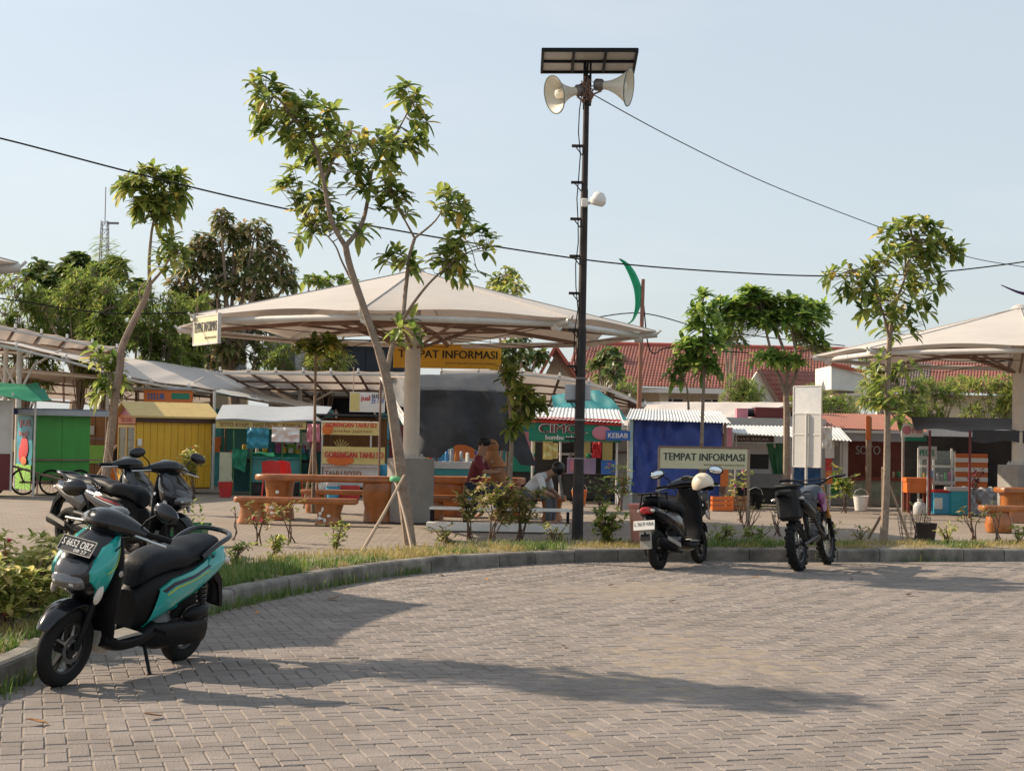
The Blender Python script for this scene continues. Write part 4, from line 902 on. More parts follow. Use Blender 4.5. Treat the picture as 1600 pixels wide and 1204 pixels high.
    rpoly = [(-.87,.785),(-.80,.675),(-.68,.575),(-.50,.515),(-.44,.47),(-.43,.40),(-.01,.30),(-.125,.47),(-.08,.565),(-.20,.625),(-.42,.667),(-.62,.72)]
    for s_ in (1, -1): pobj('side_panel', side_panel(rb, rpoly, .012, s_, .03, ymin=.03, cuts=5), panel, r)
    if stripes:
        for s_ in (1, -1):
            pobj('decal_stripe', side_panel(rb, [(-.10,.557),(-.21,.605),(-.42,.640),(-.62,.692),(-.62,.682),(-.42,.622),(-.225,.585),(-.135,.542)], .0135, s_, .012, ymin=.03), stripes[0], r)
            pobj('decal_line', side_panel(rb, [(-.15,.53),(-.235,.574),(-.42,.611),(-.60,.660),(-.602,.654),(-.42,.604),(-.245,.566),(-.16,.524)], .0145, s_, .012, ymin=.03), stripes[1], r)
    if accent:
        for s_ in (1, -1): pobj('decal_stripe', side_panel(rb, [(-.82,.735),(-.60,.64),(-.40,.60),(-.38,.585),(-.60,.62),(-.80,.70)], .0145, s_, .012, ymin=.03), accent, r)
    f = MB(); R_ = []
    for x, zt, hw, th in crom([(.095,.66,.06,.07),(.07,.715,.10,.10),(-.04,.768,.115,.11),(-.2,.79,.13,.10),(-.34,.79,.134,.095),(-.44,.82,.13,.095),(-.58,.84,.118,.09),(-.70,.852,.10,.07),(-.745,.845,.05,.03)], 4):
        R_.append([V((x, hw*sup(2*pi*j/20, 2.8)[0], zt-th/2+th*.75*sup(2*pi*j/20, 2.8)[1])) for j in range(20)])
    f.rings(R_); f.build('seat', mat('seat_vinyl', (.008,.010,.014), .55, var=.15, bump=.1, spec=.22), r, True)
    if not rack:
        f = MB(); f.tube([V(p) for p in crom([(-.46,.142,.755),(-.62,.148,.835),(-.78,.125,.88),(-.86,0,.885),(-.78,-.125,.88),(-.62,-.148,.835),(-.46,-.142,.755)], 5)], .017, 10); f.build('grab_rail', m_gloss, r, True)
    else:
        f = MB(); f.cbox((-.62, 0, .90), (.42, .24, .022), .01)
        for x in (-.46, -.72):
            for s_ in (-1, 1): f.tube([(x, s_*.10, .89), (x-.03, s_*.13, .72)], .012, 8)
        f.build('luggage_rack', m_black, r)
    tl = LX([(-.80,.70,.085,.045),(-.87,.705,.075,.045),(-.905,.705,.04,.028)], 2.6); tl.mesh(16).build('tail_light', mat('red_lens', (.35,.01,.015), .15, coat=.7), r, True)
    for s_ in (1, -1):
        f = MB(); f.ell((-.85, s_*.085, .70), (.05, .022, .022), 10, 8); f.build('rear_indicator', MATS['clear_lens'], r, True)
    f = MB(); f.tube([(-.80, 0, .62), (-.88, 0, .52), (-.90, 0, .40)], [.05, .045, .05], 8); f.prism([(-.80,.64),(-.90,.55),(-.96,.36),(-.93,.36),(-.86,.52),(-.76,.60)], 'y', -.06, .06); f.build('rear_mudguard', m_black, r)
    if rear_plate:
        pl = thing('number_plate', None, None, (-.945, 0, .535)); pl.parent = r; pl.rotation_euler = (rad(78), 0, rad(-90))
        f = MB(); f.cbox((0, 0, 0), (.27, .11, .006), .003); f.build('plate', m_white, pl); text(pl, rear_plate, (-.12, -.005, .003), (1, 0, 0), (0, 1, 0), .24, .045, m_ink, .004, .003)
        f = MB(); f.prism([(-.935,.48),(-.945,.26),(-.925,.26),(-.915,.48)], 'y', -.07, .07); f.build('mud_flap', m_grey, r)
    # engine, muffler, shock
    f = MB(); R_ = []
    for x, zc, hz, y0, y1 in crom([(-.02,.25,.06,.03,.10),(-.15,.245,.085,.03,.135),(-.35,.25,.085,.04,.15),(-.55,.245,.09,.045,.15),(-.68,.24,.085,.05,.14),(-.72,.24,.05,.06,.12)], 3):
        R_.append([V((x, (y0+y1)/2+(y1-y0)/2*sup(2*pi*j/16, 3)[0], zc+hz*sup(2*pi*j/16, 3)[1])) for j in range(16)])
    f.rings(R_); f.build('drive_case', m_black, r, True)
    f = MB(); f.ell((-.55, .115, .37), (.13, .05, .055), 14, 10, M.Rotation(rad(8), 3, 'Y')); f.build('air_filter_box', m_black, r, True)
    f = MB(); f.cyl((-.20, -.02, .30), (-.10, -.02, .34), .085, 12); f.ell((-.25, 0, .30), (.14, .11, .11), 12, 8); f.build('engine_block', mat('engine_alloy', (.10,.10,.10), .45, .6), r, True)
    f = MB(); f.tube([(-.15, -.10, .18), (-.35, -.13, .20), (-.48, -.145, .24), (-.80, -.15, .33), (-.84, -.15, .34)], [.02, .025, .055, .06, .03], 14); f.build('muffler', m_black, r, True)
    f = MB(); f.prism([(-.42,.29),(-.76,.39),(-.76,.345),(-.42,.24)], 'y', -.222, -.205); f.build('muffler_shield', m_grey, r)
    f = MB(); f.tube([(-.645, .115, .27), (-.58, .12, .45), (-.53, .11, .60)], .014, 8)
    for k in range(9): f.lathe([(.030, -.006), (.036, 0), (.030, .006)], 12, V((-.63, .118, .33)).lerp(V((-.56, .115, .55)), k/8), None, True)
    f.build('shock_absorber', m_rim, r, True)
    if stand:
        h = .30*0; f = MB(); f.tube([(-.05, .10, .20), (-.02, .19, .06), (-.01, .215, -.0+.035)], [.013, .012, .012], 8); f.box((-.01, .222, .038), (.05, .045, .010)); f.build('side_stand', m_black, r, True)
    f = MB(); f.tube([(-.08, .10, .31), (-.10, .22, .30)], .012, 8); f.tube([(-.08, -.10, .31), (-.10, -.20, .30)], .012, 8); f.build('passenger_peg', m_black, r, True)
    return r
m_teal = mat('teal_paint', (.004,.33,.295), .22, var=.04, coat=.7)
m_navy = mat('navy_decal', (.012,.018,.05), .3); m_lime = mat('lime_decal', (.42,.50,.06), .4)
fc, rc = G(88, 1072), G(279, 1031); hd = (fc-rc); hz = atan2(hd.y, hd.x)
mid = (fc+rc)/2
scooter('teal and black scooter leaning on its side stand at the front left', (mid.x, mid.y, 0), hz, -11, m_gloss, m_teal, None, plate=('S 6652 OBZ', '08·27'), stripes=(m_navy, m_lime), steer=-4)
# black scooter by the kerb, seen from behind
rp = V((1.77, 18.92, 0)); hz = rad(61); mid = rp+V((cos(hz), sin(hz), 0))*.625
blk = scooter('black scooter with luggage rack and white rear plate, parked against the kerb', mid, hz, -6, m_gloss, m_gloss, None, rack=True, rear_plate='L 5619 VAA', steer=14)
# open-face helmet hanging on its right mirror
hp = Wd(1098, 756, 19.62); r = thing('helmet', 'cream open-face helmet perched on the black scooter handlebar', 'helmet', hp)
f = MB(); m_helm = mat('helmet_shell', (.72,.60,.45), .3, var=.04, coat=.5); f.nofix = 1
prof = []; R_ = .136; vs = []; fs = []; n_, k_ = 28, 14
for i in range(k_+1):
    for j in range(n_):
        a = 2*pi*j/n_; lim = -.55+.38*max(0, cos(a-rad(-50)))**2; t = lim+(pi/2-lim)*i/k_; vs.append((R_*cos(t)*cos(a), R_*1.08*cos(t)*sin(a), R_*1.02*sin(t)))
for i in range(k_):
    for j in range(n_): fs.append((i*n_+j, i*n_+(j+1) % n_, (i+1)*n_+(j+1) % n_, (i+1)*n_+j))
f.add(vs, fs); f.build('shell', m_helm, r, True)
f = MB(); f.add([tuple(V(p)*.94) for p in vs], [tuple(reversed(q)) for q in fs]); f.nofix = 1; f.build('lining', m_dark, r, True)
f = MB(); f.tube([V(vs[j]) for j in list(range(n_))+[0]], .008, 6, False); f.build('edge_trim', m_black, r, True)
f = MB(); f.tube([(.05, -.09, -.06), (.04, -.08, -.17), (0, -.05, -.20), (-.05, -.05, -.12)], .009, 6); f.ell((.02, -.07, -.15), (.05, .03, .06), 10, 6); f.build('chin_strap', mat('strap_cloth', (.10,.09,.085), .8), r, True)
# two dark scooters beyond the bed on the left
b1 = V((-4.75, 18.6, PZ)); scooter('dark scooter seen tail-first behind the teal one, grey side stripe', b1, atan2(-.62, .78), -6, m_gloss, mat('dark_grey_paint', (.016,.018,.021), .25, coat=.5), m_grey, steer=10, mirrors=False)
b2 = V((-4.05, 17.3, PZ)); scooter('dark scooter with red and white flashes, handlebar raised before the yellow kiosk', b2, atan2(-.60, .80), -5, m_gloss, mat('dark_blue_paint', (.012,.016,.026), .2, coat=.6), None, stripes=(mat('red_decal', (.35,.02,.03), .35), m_white), steer=-12)
# ================================================================== dirt bike
def dirtbike(label, loc, rz, lean):
    r = thing('dirt_bike', label, 'motorcycle', loc, rz, 'parked two-wheelers'); r.rotation_euler = (rad(lean), 0, rz)
    wheel(r, (-.66, 0, .305), .31, .058, .062, m_rim, spoke='wire', knob=1, disc=-1); wheel(r, (.66, 0, .335), .34, .046, .052, m_rim, spoke='wire', knob=1, disc=1)
    m_gold = mat('gold_fork', (.42,.20,.05), .35, .5); m_pur = mat('purple_shroud', (.20,.03,.16), .35, var=.2)
    for s_ in (1, -1):
        f = MB(); f.tube([(.66, s_*.10, .335), (.56, s_*.10, .58)], .028, 10); f.build('fork_leg', m_black, r, True)
        f = MB(); f.tube([(.565, s_*.10, .57), (.40, s_*.10, .98)], .025, 10); f.build('fork_tube', m_gold, r, True)
        f = MB(); f.tube([(-.66, s_*.09, .305), (-.10, s_*.11, .38)], .024, 8); f.build('swingarm', m_rim, r, True)
    f = MB(); f.grid(lambda u_, v_: (.30+.62*u_, (.05+.045*sin(pi*(1-u_)*.6))*(2*v_-1), .745+.06*u_+.05*sin(pi*u_)-.03*(2*v_-1)**2), 10, 6, .008); f.build('front_fender', m_pur, r, True)
    f = MB(); f.grid(lambda u_, v_: (-.35-.72*u_, (.10-.03*u_)*(2*v_-1), .80+.13*u_-.02*(2*v_-1)**2), 8, 6, .010); f.build('rear_fender', m_black, r, True)
    st = LX([(.22,.90,.06,.04),(.05,.865,.085,.05),(-.2,.85,.10,.055),(-.5,.885,.09,.05),(-.72,.92,.06,.035)], 3); st.mesh(18).build('seat', mat('seat_cover', (.016,.017,.02), .6), r, True)
    tk = LX([(.02,.84,.08,.10),(.14,.87,.135,.12),(.26,.885,.15,.125),(.36,.87,.11,.10),(.42,.85,.05,.06)], 2.6); tk.mesh(18).build('fuel_tank', mat('dark_tank', (.02,.025,.04), .3, coat=.4), r, True)
    for s_ in (1, -1):
        pobj('radiator_shroud', side_panel(tk, [(.10,.90),(.38,.90),(.46,.82),(.44,.68),(.30,.66),(.22,.76),(.10,.82)], .02, s_, .025, ymin=.10), m_pur, r)
        sp_ = LX([(-.05,.72,.11,.12),(-.3,.77,.12,.10),(-.6,.84,.10,.06)], 3); pobj('side_cover', side_panel(sp_, [(.0,.80),(-.62,.90),(-.60,.82),(-.30,.66),(-.02,.62)], .01, s_, .02, ymin=.06), m_black, r)
    f = MB(); f.tube([(.42, 0, .92), (.30, 0, .55), (.22, 0, .33), (-.02, 0, .30), (-.12, 0, .40), (-.10, 0, .62), (.30, 0, .86)], .026, 8); f.tube([(-.10, .07, .62), (-.75, .06, .86)], .016, 6); f.tube([(-.10, -.07, .62), (-.75, -.06, .86)], .016, 6); f.build('frame', m_black, r, True)
    f = MB(); f.ell((.08, 0, .42), (.16, .12, .13), 14, 10); f.cyl((.12, 0, .48), (.22, 0, .66), .075, 12)
    for k in range(6): f.cyl(V((.12, 0, .49)).lerp(V((.22, 0, .66)), k/6), V((.12, 0, .49)).lerp(V((.22, 0, .66)), k/6+.05), .095, 12)
    f.build('engine', mat('engine_alloy', (.10,.10,.10), .45, .6), r, True)
    f = MB(); f.tube([(.24, -.03, .60), (.32, -.08, .45), (.15, -.13, .36), (-.15, -.14, .50), (-.30, -.145, .62)], .022, 8); f.tube([(-.30, -.145, .62), (-.36, -.15, .66), (-.72, -.15, .80), (-.76, -.15, .815)], [.03, .055, .055, .03], 12); f.build('exhaust', m_rim, r, True)
    f = MB(); f.tube([(-.12, 0, .40), (-.20, 0, .74)], .03, 8); f.build('shock_absorber', m_rim, r, True)
    f = MB(); f.tube([V(p) for p in crom([(.34,-.40,1.09),(.38,-.22,1.08),(.40,-.10,1.02),(.40,.10,1.02),(.38,.22,1.08),(.34,.40,1.09)], 5)], .014, 10); f.tube([(.385, -.16, 1.07), (.385, .16, 1.07)], .009, 8); f.build('handlebar', m_rim, r, True)
    for s_ in (1, -1):
        f = MB(); f.tube([(.36, s_*.29, 1.088), (.335, s_*.42, 1.09)], .02, 8); f.build('grip', m_black, r, True)
        f = MB(); f.tube([(.41, s_*.24, 1.08), (.42, s_*.32, 1.07), (.40, s_*.42, 1.06)], .007, 6); f.build('lever', m_silver, r, True)
        f = MB(); f.tube([(-.80, s_*.02, .86), (-.82, s_*.16, .86)], .008, 6); f.ell((-.82, s_*.17, .86), (.03, .035, .02), 8, 6); f.build('rear_indicator', MATS['clear_lens'], r, True)
    f = MB(); f.cbox((.47, 0, .90), (.05, .17, .20), .02); f.build('headlight_mask', m_black, r)
    # tail bag strapped over the rear fender
    f = MB(); f.cbox((-.78, 0, .80), (.30, .26, .40), .05); f.cbox((-.78, 0, 1.01), (.26, .28, .05), .02); f.build('tail_bag', mat('bag_fabric', (.010,.010,.011), .8, var=.2, bump=.3), r, True)
    f = MB(); f.tube([(-.02, .13, .32), (-.0, .26, .13), (.01, .30, .03)], .012, 8); f.box((.01, .305, .036), (.05, .05, .01)); f.build('side_stand', m_black, r, True)
    return r
hz = rad(64); rp = V((3.46, 19.12, 0)); mid = rp+V((cos(hz), sin(hz), 0))*.66
dirtbike('black and purple dirt bike with knobby tyres and tail bag, parked at the kerb', mid, hz, -7)
def P_(name, par, m, x0, x1, y0, y1, z0, z1): return MB().bb(x0, x1, y0, y1, z0, z1).build(name, m, par)
def tb(name, par, m, pts, r=.02, n=8): return MB().tube(pts, r, n).build(name, m, par, True)
# ================================================================== log furniture
def slab(L, W_, T, seed, z):
    rnd = random.Random(seed); n = 26; P = []
    for i in range(n):
        a = 2*pi*i/n; cx, cy = sup(a, 5); P.append((cx*L/2*(1+rnd.uniform(-.02, .02)), cy*W_/2*(1+rnd.uniform(-.07, .07))))
    f = MB(); f.rings([[V((x*.975, y*.93, z-T)) for x, y in P], [V((x, y, z-T*.75)) for x, y in P], [V((x, y, z-T*.25)) for x, y in P], [V((x*.985, y*.95, z)) for x, y in P]]); return f
def logleg(x, y, w_, dp_, h, seed):
    rnd = random.Random(seed); R_ = []
    for k in range(7):
        t = k/6; s1 = 1+.10*sin(t*5+seed)+rnd.uniform(-.04, .04)+.12*(1-t)**3; R_.append([V((x+w_/2*s1*sup(2*pi*j/16, 3.5)[0]*(1+rnd.uniform(-.03, .03)), y+dp_/2*s1*sup(2*pi*j/16, 3.5)[1], h*t)) for j in range(16)])
    return MB().rings(R_)
m_spot = mat('white_paint_blotch', (.75,.73,.70), .6)
def logtable(name, label, cat, loc, rz, L, W_, H, T, legs, seed, group, spots=()):
    r = thing(name, label, cat, loc, rz, group); slab(L, W_, T, seed, H).build('top', m_wood, r, True)
    for i, (lx, lw, ld) in enumerate(legs):
        lg = logleg(lx, 0, lw, ld, H-T*.9, seed+i); lg.build('leg', m_wood, r, True)
        if i in spots:
            rnd = random.Random(seed)
            for k in range(7):
                a = rnd.uniform(-.3, .3)*lw; z = rnd.uniform(.15, .8)*(H-T); f = MB(); f.ell((lx+a, -ld/2*1.08, z), (rnd.uniform(.015, .05), .010, rnd.uniform(.012, .035)), 9, 6); f.build('paint_blotch', m_spot, r, True)
    return r
tp = G(510, 812, PZ); logtable('log_table', 'long varnished log table left of the pavilion column', 'table', tp, rad(-7), 2.28, .72, .72, .10, [(-.78, .40, .5), (.88, .50, .5)], 3, 'log furniture', (0,))
bp_ = G(462, 818, PZ); logtable('log_bench', 'low log bench in front of the left table, white blotches on its leg', 'bench', bp_, rad(-7), 1.95, .40, .40, .085, [(-.68, .40, .3), (.52, .38, .3)], 8, 'log furniture', (1,))
bp_ = G(545, 801, PZ); logtable('log_bench', 'low log bench on the far side of the left table', 'bench', bp_, rad(-7), 1.7, .36, .40, .08, [(-.6, .3, .28), (.6, .3, .28)], 12, 'log furniture')
bp_ = G(653, 812, PZ)+V((.25, .35, 0)); logtable('log_bench', 'short log stool against the concrete plinth of the pavilion', 'bench', bp_, rad(4), .75, .36, .40, .10, [(-.1, .5, .28)], 17, 'log furniture')
tp = G(724, 806, PZ)+V((.18, .1, 0)); logtable('log_table', 'log table at which the three people sit, right of the plinth', 'table', tp, rad(-6), 1.75, .72, .68, .11, [(-.50, .62, .5), (.62, .40, .5)], 23, 'log furniture')
bp_ = G(800, 812, PZ); logtable('log_bench', 'log bench on which the white-clad person sits', 'bench', bp_+V((.25, .1, 0)), rad(-6), 1.3, .38, .42, .10, [(-.42, .32, .28), (.42, .32, .28)], 27, 'log furniture')
bp_ = G(735, 800, PZ)+V((.3, .75, 0)); logtable('log_bench', 'log bench behind the table of the seated people', 'bench', bp_, rad(-6), 1.6, .38, .42, .10, [(-.55, .3, .28), (.55, .3, .28)], 29, 'log furniture')
tp = G(1600, 815, PZ)+V((.3, 0, 0)); logtable('log_table', 'log table cut by the right edge of the picture', 'table', tp, rad(-4), 1.6, .7, .62, .10, [(-.50, .45, .5), (.5, .45, .5)], 33, 'log furniture')
bp_ = G(1580, 831, PZ)+V((.12, 0, 0)); logtable('log_bench', 'orange log bench at the right edge in front of the table', 'bench', bp_, rad(-4), 1.25, .40, .42, .09, [(-.32, .36, .3), (.36, .36, .3)], 37, 'log furniture')
# ------------------------------------------------------------------ white step bench
c = G(778, 830, PZ); s_ = c.y/FPX; r = thing('step_bench', 'low white two-tier metal step bench behind the rose bushes', 'bench', c, rad(-3)); W_ = 222*s_; H_ = 31*s_
f = MB(); f.bb(-W_/2, W_/2, .28, .58, H_, H_+.035); f.build('upper_board', m_white, r)
f = MB(); f.bb(-W_/2, W_/2, -.14, .12, .085, .12); f.build('lower_board', m_white, r)
f = MB(); f.bb(-W_/2, W_/2, -.15, -.142, .01, .115); f.build('front_board', m_white, r)
for x in (-W_/2+.03, -W_/4, W_/6, W_/2-.03):
    P_('leg', r, m_black, x-.02, x+.02, .30, .34, 0, H_); P_('leg', r, m_black, x-.02, x+.02, .52, .56, 0, H_); P_('foot', r, m_black, x-.018, x+.018, -.12, -.08, 0, .085); P_('cross_bar', r, m_black, x-.015, x+.015, .12, .30, .085, .115)
# ------------------------------------------------------------------ planter box, pink bin, wire basket
c = G(288, 850, PZ); r = thing('planter_box', 'green plastic planter box behind the teal scooter seat', 'planter', c, rad(-4)); mg = mat('green_plastic', (.02,.16,.07), .4, var=.1)
f = MB()
L2, W2, H2 = .48, .26, .26
f.add([(-L2/2, -W2/2, 0), (L2/2, -W2/2, 0), (L2/2, W2/2, 0), (-L2/2, W2/2, 0), (-L2/2-.03, -W2/2-.03, H2), (L2/2+.03, -W2/2-.03, H2), (L2/2+.03, W2/2+.03, H2), (-L2/2-.03, W2/2+.03, H2)], [(3,2,1,0), (0,1,5,4), (1,2,6,5), (2,3,7,6), (3,0,4,7)]); f.bb(-L2/2-.05, L2/2+.05, -W2/2-.05, -W2/2-.028, H2-.03, H2+.002); f.bb(-L2/2-.05, L2/2+.05, W2/2+.028, W2/2+.05, H2-.03, H2+.002)
f.build('box', mg, r); f = MB(); f.bb(-L2/2, L2/2, -W2/2, W2/2, .16, .20); f.build('soil', m_soil, r)
for k in range(5):
    fo = MB(); x = -.2+.1*k; fo.nofix = 1
    for j in range(16): leaf(fo, V((x, random.uniform(-.05, .05), .2+.022*j)), V((random.uniform(-1, 1), random.uniform(-1, 1), .5)), V((0, 0, 1)), .07, .035, .1)
    fo.build('plant', m_alst, r)
c = G(1002, 853, PZ); r = thing('waste_bin', 'faded pink tapered bin behind the tail of the black scooter', 'bin', c); mp_ = mat('faded_pink_plastic', (.52,.25,.20), .6, var=.12, dirt=.4, dcol=(.38,.26,.20))
hB = 66*c.y/FPX; f = MB(); f.lathe([(.001, .0), (.12, .0), (.125, .01), (.165, hB-.05), (.165, hB-.02), (.150, hB-.02), (.115, .03), (.001, .03)], 28); f.build('body', mp_, r, True)
f = MB(); f.lathe([(.163, hB-.05), (.182, hB-.045), (.185, hB-.005), (.175, hB), (.15, hB)], 28); f.build('rim', mat('pink_rim', (.50,.17,.14), .5, var=.1), r, True)
c = G(1428, 842, PZ); r = thing('wire_basket', 'wire basket with a dark bucket in it beside the right sapling', 'basket', c); f = MB()
for k in range(16): a = 2*pi*k/16; f.tube([(.19*cos(a), .19*sin(a), 0), (.24*cos(a), .24*sin(a), .33)], .005, 4)
for z in (.0, .08, .16, .24, .32): f.lathe([(.19+.05*z/.33-.005, z-.004), (.19+.05*z/.33+.004, z), (.19+.05*z/.33-.005, z+.004)], 24, (0, 0, 0), None, True)
f.build('basket', mat('basket_wire', (.30,.22,.17), .6), r)
c2 = G(1447, 844, PZ); f = MB(); f.lathe([(.001, 0), (.12, 0), (.155, .24), (.165, .25), (.15, .25), (.12, .02), (.001, .02)], 20); tag(f.build('bucket', mat('dark_bucket', (.045,.03,.025), .6), None, True, c2), 'dark brown bucket standing beside the wire basket', 'bucket')
# ================================================================== people
def figure(label, loc, rz, P, shirt, skin, trousers, hair=None, hairmat=None, cap=None, lean=0, scale=1.0, scarf=None, longhair=False):
    r = thing('person', label, 'person', loc, rz, 'people seated at the log table'); r.scale = (scale,)*3
    def skin_mesh(name, verts, edges, radii, m, root=0, lev=2):
        me = bpy.data.meshes.new(name); me.from_pydata([tuple(v) for v in verts], edges, []); ob = bpy.data.objects.new(name, me); C.objects.link(ob); ob.parent = r
        md = ob.modifiers.new('skin', 'SKIN'); md.use_smooth_shade = True
        for i, d_ in enumerate(me.skin_vertices[0].data): rr = radii[i]; d_.radius = rr if isinstance(rr, tuple) else (rr, rr); d_.use_root = (i == root)
        ob.modifiers.new('sub', 'SUBSURF').levels = lev; ob.modifiers['sub'].render_levels = lev
        dg = bpy.context.evaluated_depsgraph_get(); m2 = bpy.data.meshes.new_from_object(ob.evaluated_get(dg)); ob.modifiers.clear(); ob.data = m2; m2.materials.clear(); m2.materials.append(m); return ob
    J = P
    names = ['pelvis','belly','chest','neck','head','crown','shL','elL','haL','shR','elR','haR','hipL','knL','anL','toL','hipR','knR','anR','toR']
    idx = {k: i for i, k in enumerate(names)}
    E = [('pelvis','belly'),('belly','chest'),('chest','neck'),('neck','head'),('head','crown'),('chest','shL'),('shL','elL'),('elL','haL'),('chest','shR'),('shR','elR'),('elR','haR'),('pelvis','hipL'),('hipL','knL'),('knL','anL'),('anL','toL'),('pelvis','hipR'),('hipR','knR'),('knR','anR'),('anR','toR')]
    rad_ = dict(pelvis=(.14,.11), belly=(.13,.10), chest=(.15,.105), neck=.05, head=(.085,.095), crown=(.06,.07), shL=.055, elL=.042, haL=.03, shR=.055, elR=.042, haR=.03, hipL=.085, knL=.06, anL=.042, toL=.03, hipR=.085, knR=.06, anR=.042, toR=.03)
    skin_mesh('body', [J[n] for n in names], [(idx[a], idx[b]) for a, b in E], [rad_[n] for n in names], skin)
    ch = ['pelvis','belly','chest','neck','shL','elL','shR','elR']; ci = {k: i for i, k in enumerate(ch)}
    up = {'pelvis': (.16,.13), 'belly': (.155,.125), 'chest': (.17,.125), 'neck': .062, 'shL': .075, 'elL': .058, 'shR': .075, 'elR': .058}
    pts = {k: V(J[k]) for k in ch}; pts['neck'] = V(J['chest']).lerp(V(J['neck']), .7)
    skin_mesh('shirt', [pts[n] for n in ch], [(ci[a], ci[b]) for a, b in E if a in ci and b in ci], [up[n] for n in ch], shirt)
    lo = ['pelvis','hipL','knL','anL','hipR','knR','anR']; li = {k: i for i, k in enumerate(lo)}; lr = {'pelvis': (.155,.125), 'hipL': .10, 'knL': .075, 'anL': .058, 'hipR': .10, 'knR': .075, 'anR': .058}
    skin_mesh('trousers', [J[n] for n in lo], [(li[a], li[b]) for a, b in E if a in li and b in li], [lr[n] for n in lo], trousers)
    hd_ = V(J['head']).lerp(V(J['crown']), .5); fw = V(J['face']).normalized(); side = fw.cross(V((0, 0, 1))).normalized(); upv = (V(J['crown'])-V(J['head'])).normalized()
    f = MB(); f.ell(hd_+fw*.098-upv*.01, (.015, .012, .022), 8, 6)
    for s2 in (1, -1): f.ell(hd_+side*s2*.085, (.015, .015, .03), 8, 6)
    f.build('face_features', skin, r, True)
    f = MB()
    for s2 in (1, -1): f.ell(hd_+fw*.09+side*s2*.033+upv*.018, (.011, .011, .008), 8, 6)
    f.build('eyes', m_ink, r, True)
    f = MB(); f.ell(hd_+fw*.088-upv*.052, (.012, .022, .007), 8, 6); f.build('mouth', mat('lip', (.25,.08,.06), .5), r, True)
    if cap:
        f = MB(); f.ell(hd_+upv*.045-fw*.005, (.112, .108, .085), 16, 10); f.build('cap', cap, r, True)
        f = MB(); a0 = hd_+fw*.10+upv*.045; f.grid(lambda u_, v_: a0+fw*(.10*v_*(1-.5*(2*u_-1)**2))+side*((2*u_-1)*.075)-upv*(.02*v_), 8, 4, .008); f.build('cap_peak', cap, r, True)
    if scarf:
        f = MB(); f.ell(hd_-fw*.022+upv*.012, (.118, .116, .128), 18, 12); f.build('headscarf', scarf, r, True)
        f = MB(); nk = V(J['neck']); R_ = [[nk+upv*z+V((rx*cos(2*pi*j/18), rx*.9*sin(2*pi*j/18), 0))-fw*off for j in range(18)] for z, rx, off in ((.10, .10, .01), (.02, .12, .0), (-.08, .19, 0), (-.17, .225, 0), (-.18, .20, 0))]; f.rings(R_); f.build('scarf_cape', scarf, r, True)
    if hairmat:
        f = MB(); f.ell(hd_-fw*.028+upv*.022, (.112, .112, .112), 16, 12); f.build('hair', hairmat, r, True)
        if longhair:
            R_ = []; b0 = hd_-fw*.05
            for k in range(7):
                t = k/6; c_ = b0+V(J['hairdir'])*t*.42+V((0, 0, -.22*t*t)); w_ = .105*(1-.35*t); R_.append([c_+side*(w_*cos(2*pi*j/14))+V((0, 0, 1))*(w_*.55*sin(2*pi*j/14))-fw*(w_*.3*sin(2*pi*j/14)) for j in range(14)])
            f = MB(); f.rings(R_); f.build('hair_fall', hairmat, r, True)
    return r
def sit(lean=.1, face=(1, 0, 0), arms='table'):
    """seated pose, facing local +x, seat at .44"""
    P = dict(pelvis=(0,0,.54), belly=(.02+lean*.25,0,.70), chest=(.04+lean*.7,0,.92), neck=(.06+lean,0,1.08), head=(.085+lean*1.15,0,1.17), crown=(.09+lean*1.25,0,1.29), face=face)
    for s_, n in ((1, 'L'), (-1, 'R')):
        P['sh'+n] = (.04+lean*.8, s_*.18, 1.0); P['el'+n] = (.16+lean*.9, s_*.24, .80); P['ha'+n] = (.38+lean, s_*.13, .80)
        P['hip'+n] = (.04, s_*.09, .52); P['kn'+n] = (.44, s_*.12, .50); P['an'+n] = (.43, s_*.12, .09); P['to'+n] = (.56, s_*.13, .04)
    P['hairdir'] = (0, 0, -1); return P
m_skin = mat('tan_skin', (.36,.19,.12), .5, var=.05); m_jean = mat('dark_trousers', (.03,.035,.05), .8)
g = Wd(740, 716, 26.0); g1 = V((g.x-.02, 26.0, PZ)); figure('seated person in black cap and maroon shirt at the log table', g1, rad(-8), sit(.08, (1, -.15, 0)), mat('maroon_cloth', (.16,.02,.03), .8), m_skin, m_jean, cap=mat('cap_black', (.012,.012,.013), .7), scale=1.02)
g = Wd(778, 720, 26.6); g1 = V((g.x+.05, 26.6, PZ)); figure('seated person in brown headscarf beside the capped person', g1, rad(150), sit(.10, (.9, .3, 0)), mat('brown_robe', (.30,.13,.05), .8), m_skin, m_jean, scarf=mat('brown_scarf', (.36,.16,.06), .75, var=.1), scale=.98)
P = sit(.22); P.update(belly=(.13,0,.66), chest=(.30,0,.80), neck=(.42,0,.88), head=(.50,0,.92), crown=(.60,0,.97), shL=(.30,.18,.84), shR=(.30,-.18,.84), elL=(.38,.23,.60), elR=(.38,-.23,.60), haL=(.55,.1,.50), haR=(.55,-.1,.50), face=(.62,0,-.78), hairdir=(.35,-.25,-.6)); g = Wd(822, 752, 25.0); g1 = V((g.x, 25.0, PZ)); figure('seated person with long black hair and white top bending over the bench', g1, rad(-18), P, mat('white_cloth', (.62,.63,.64), .8, var=.1), m_skin, mat('grey_trousers', (.10,.10,.11), .8), hairmat=mat('black_hair', (.008,.007,.007), .4), longhair=True, scale=.94)
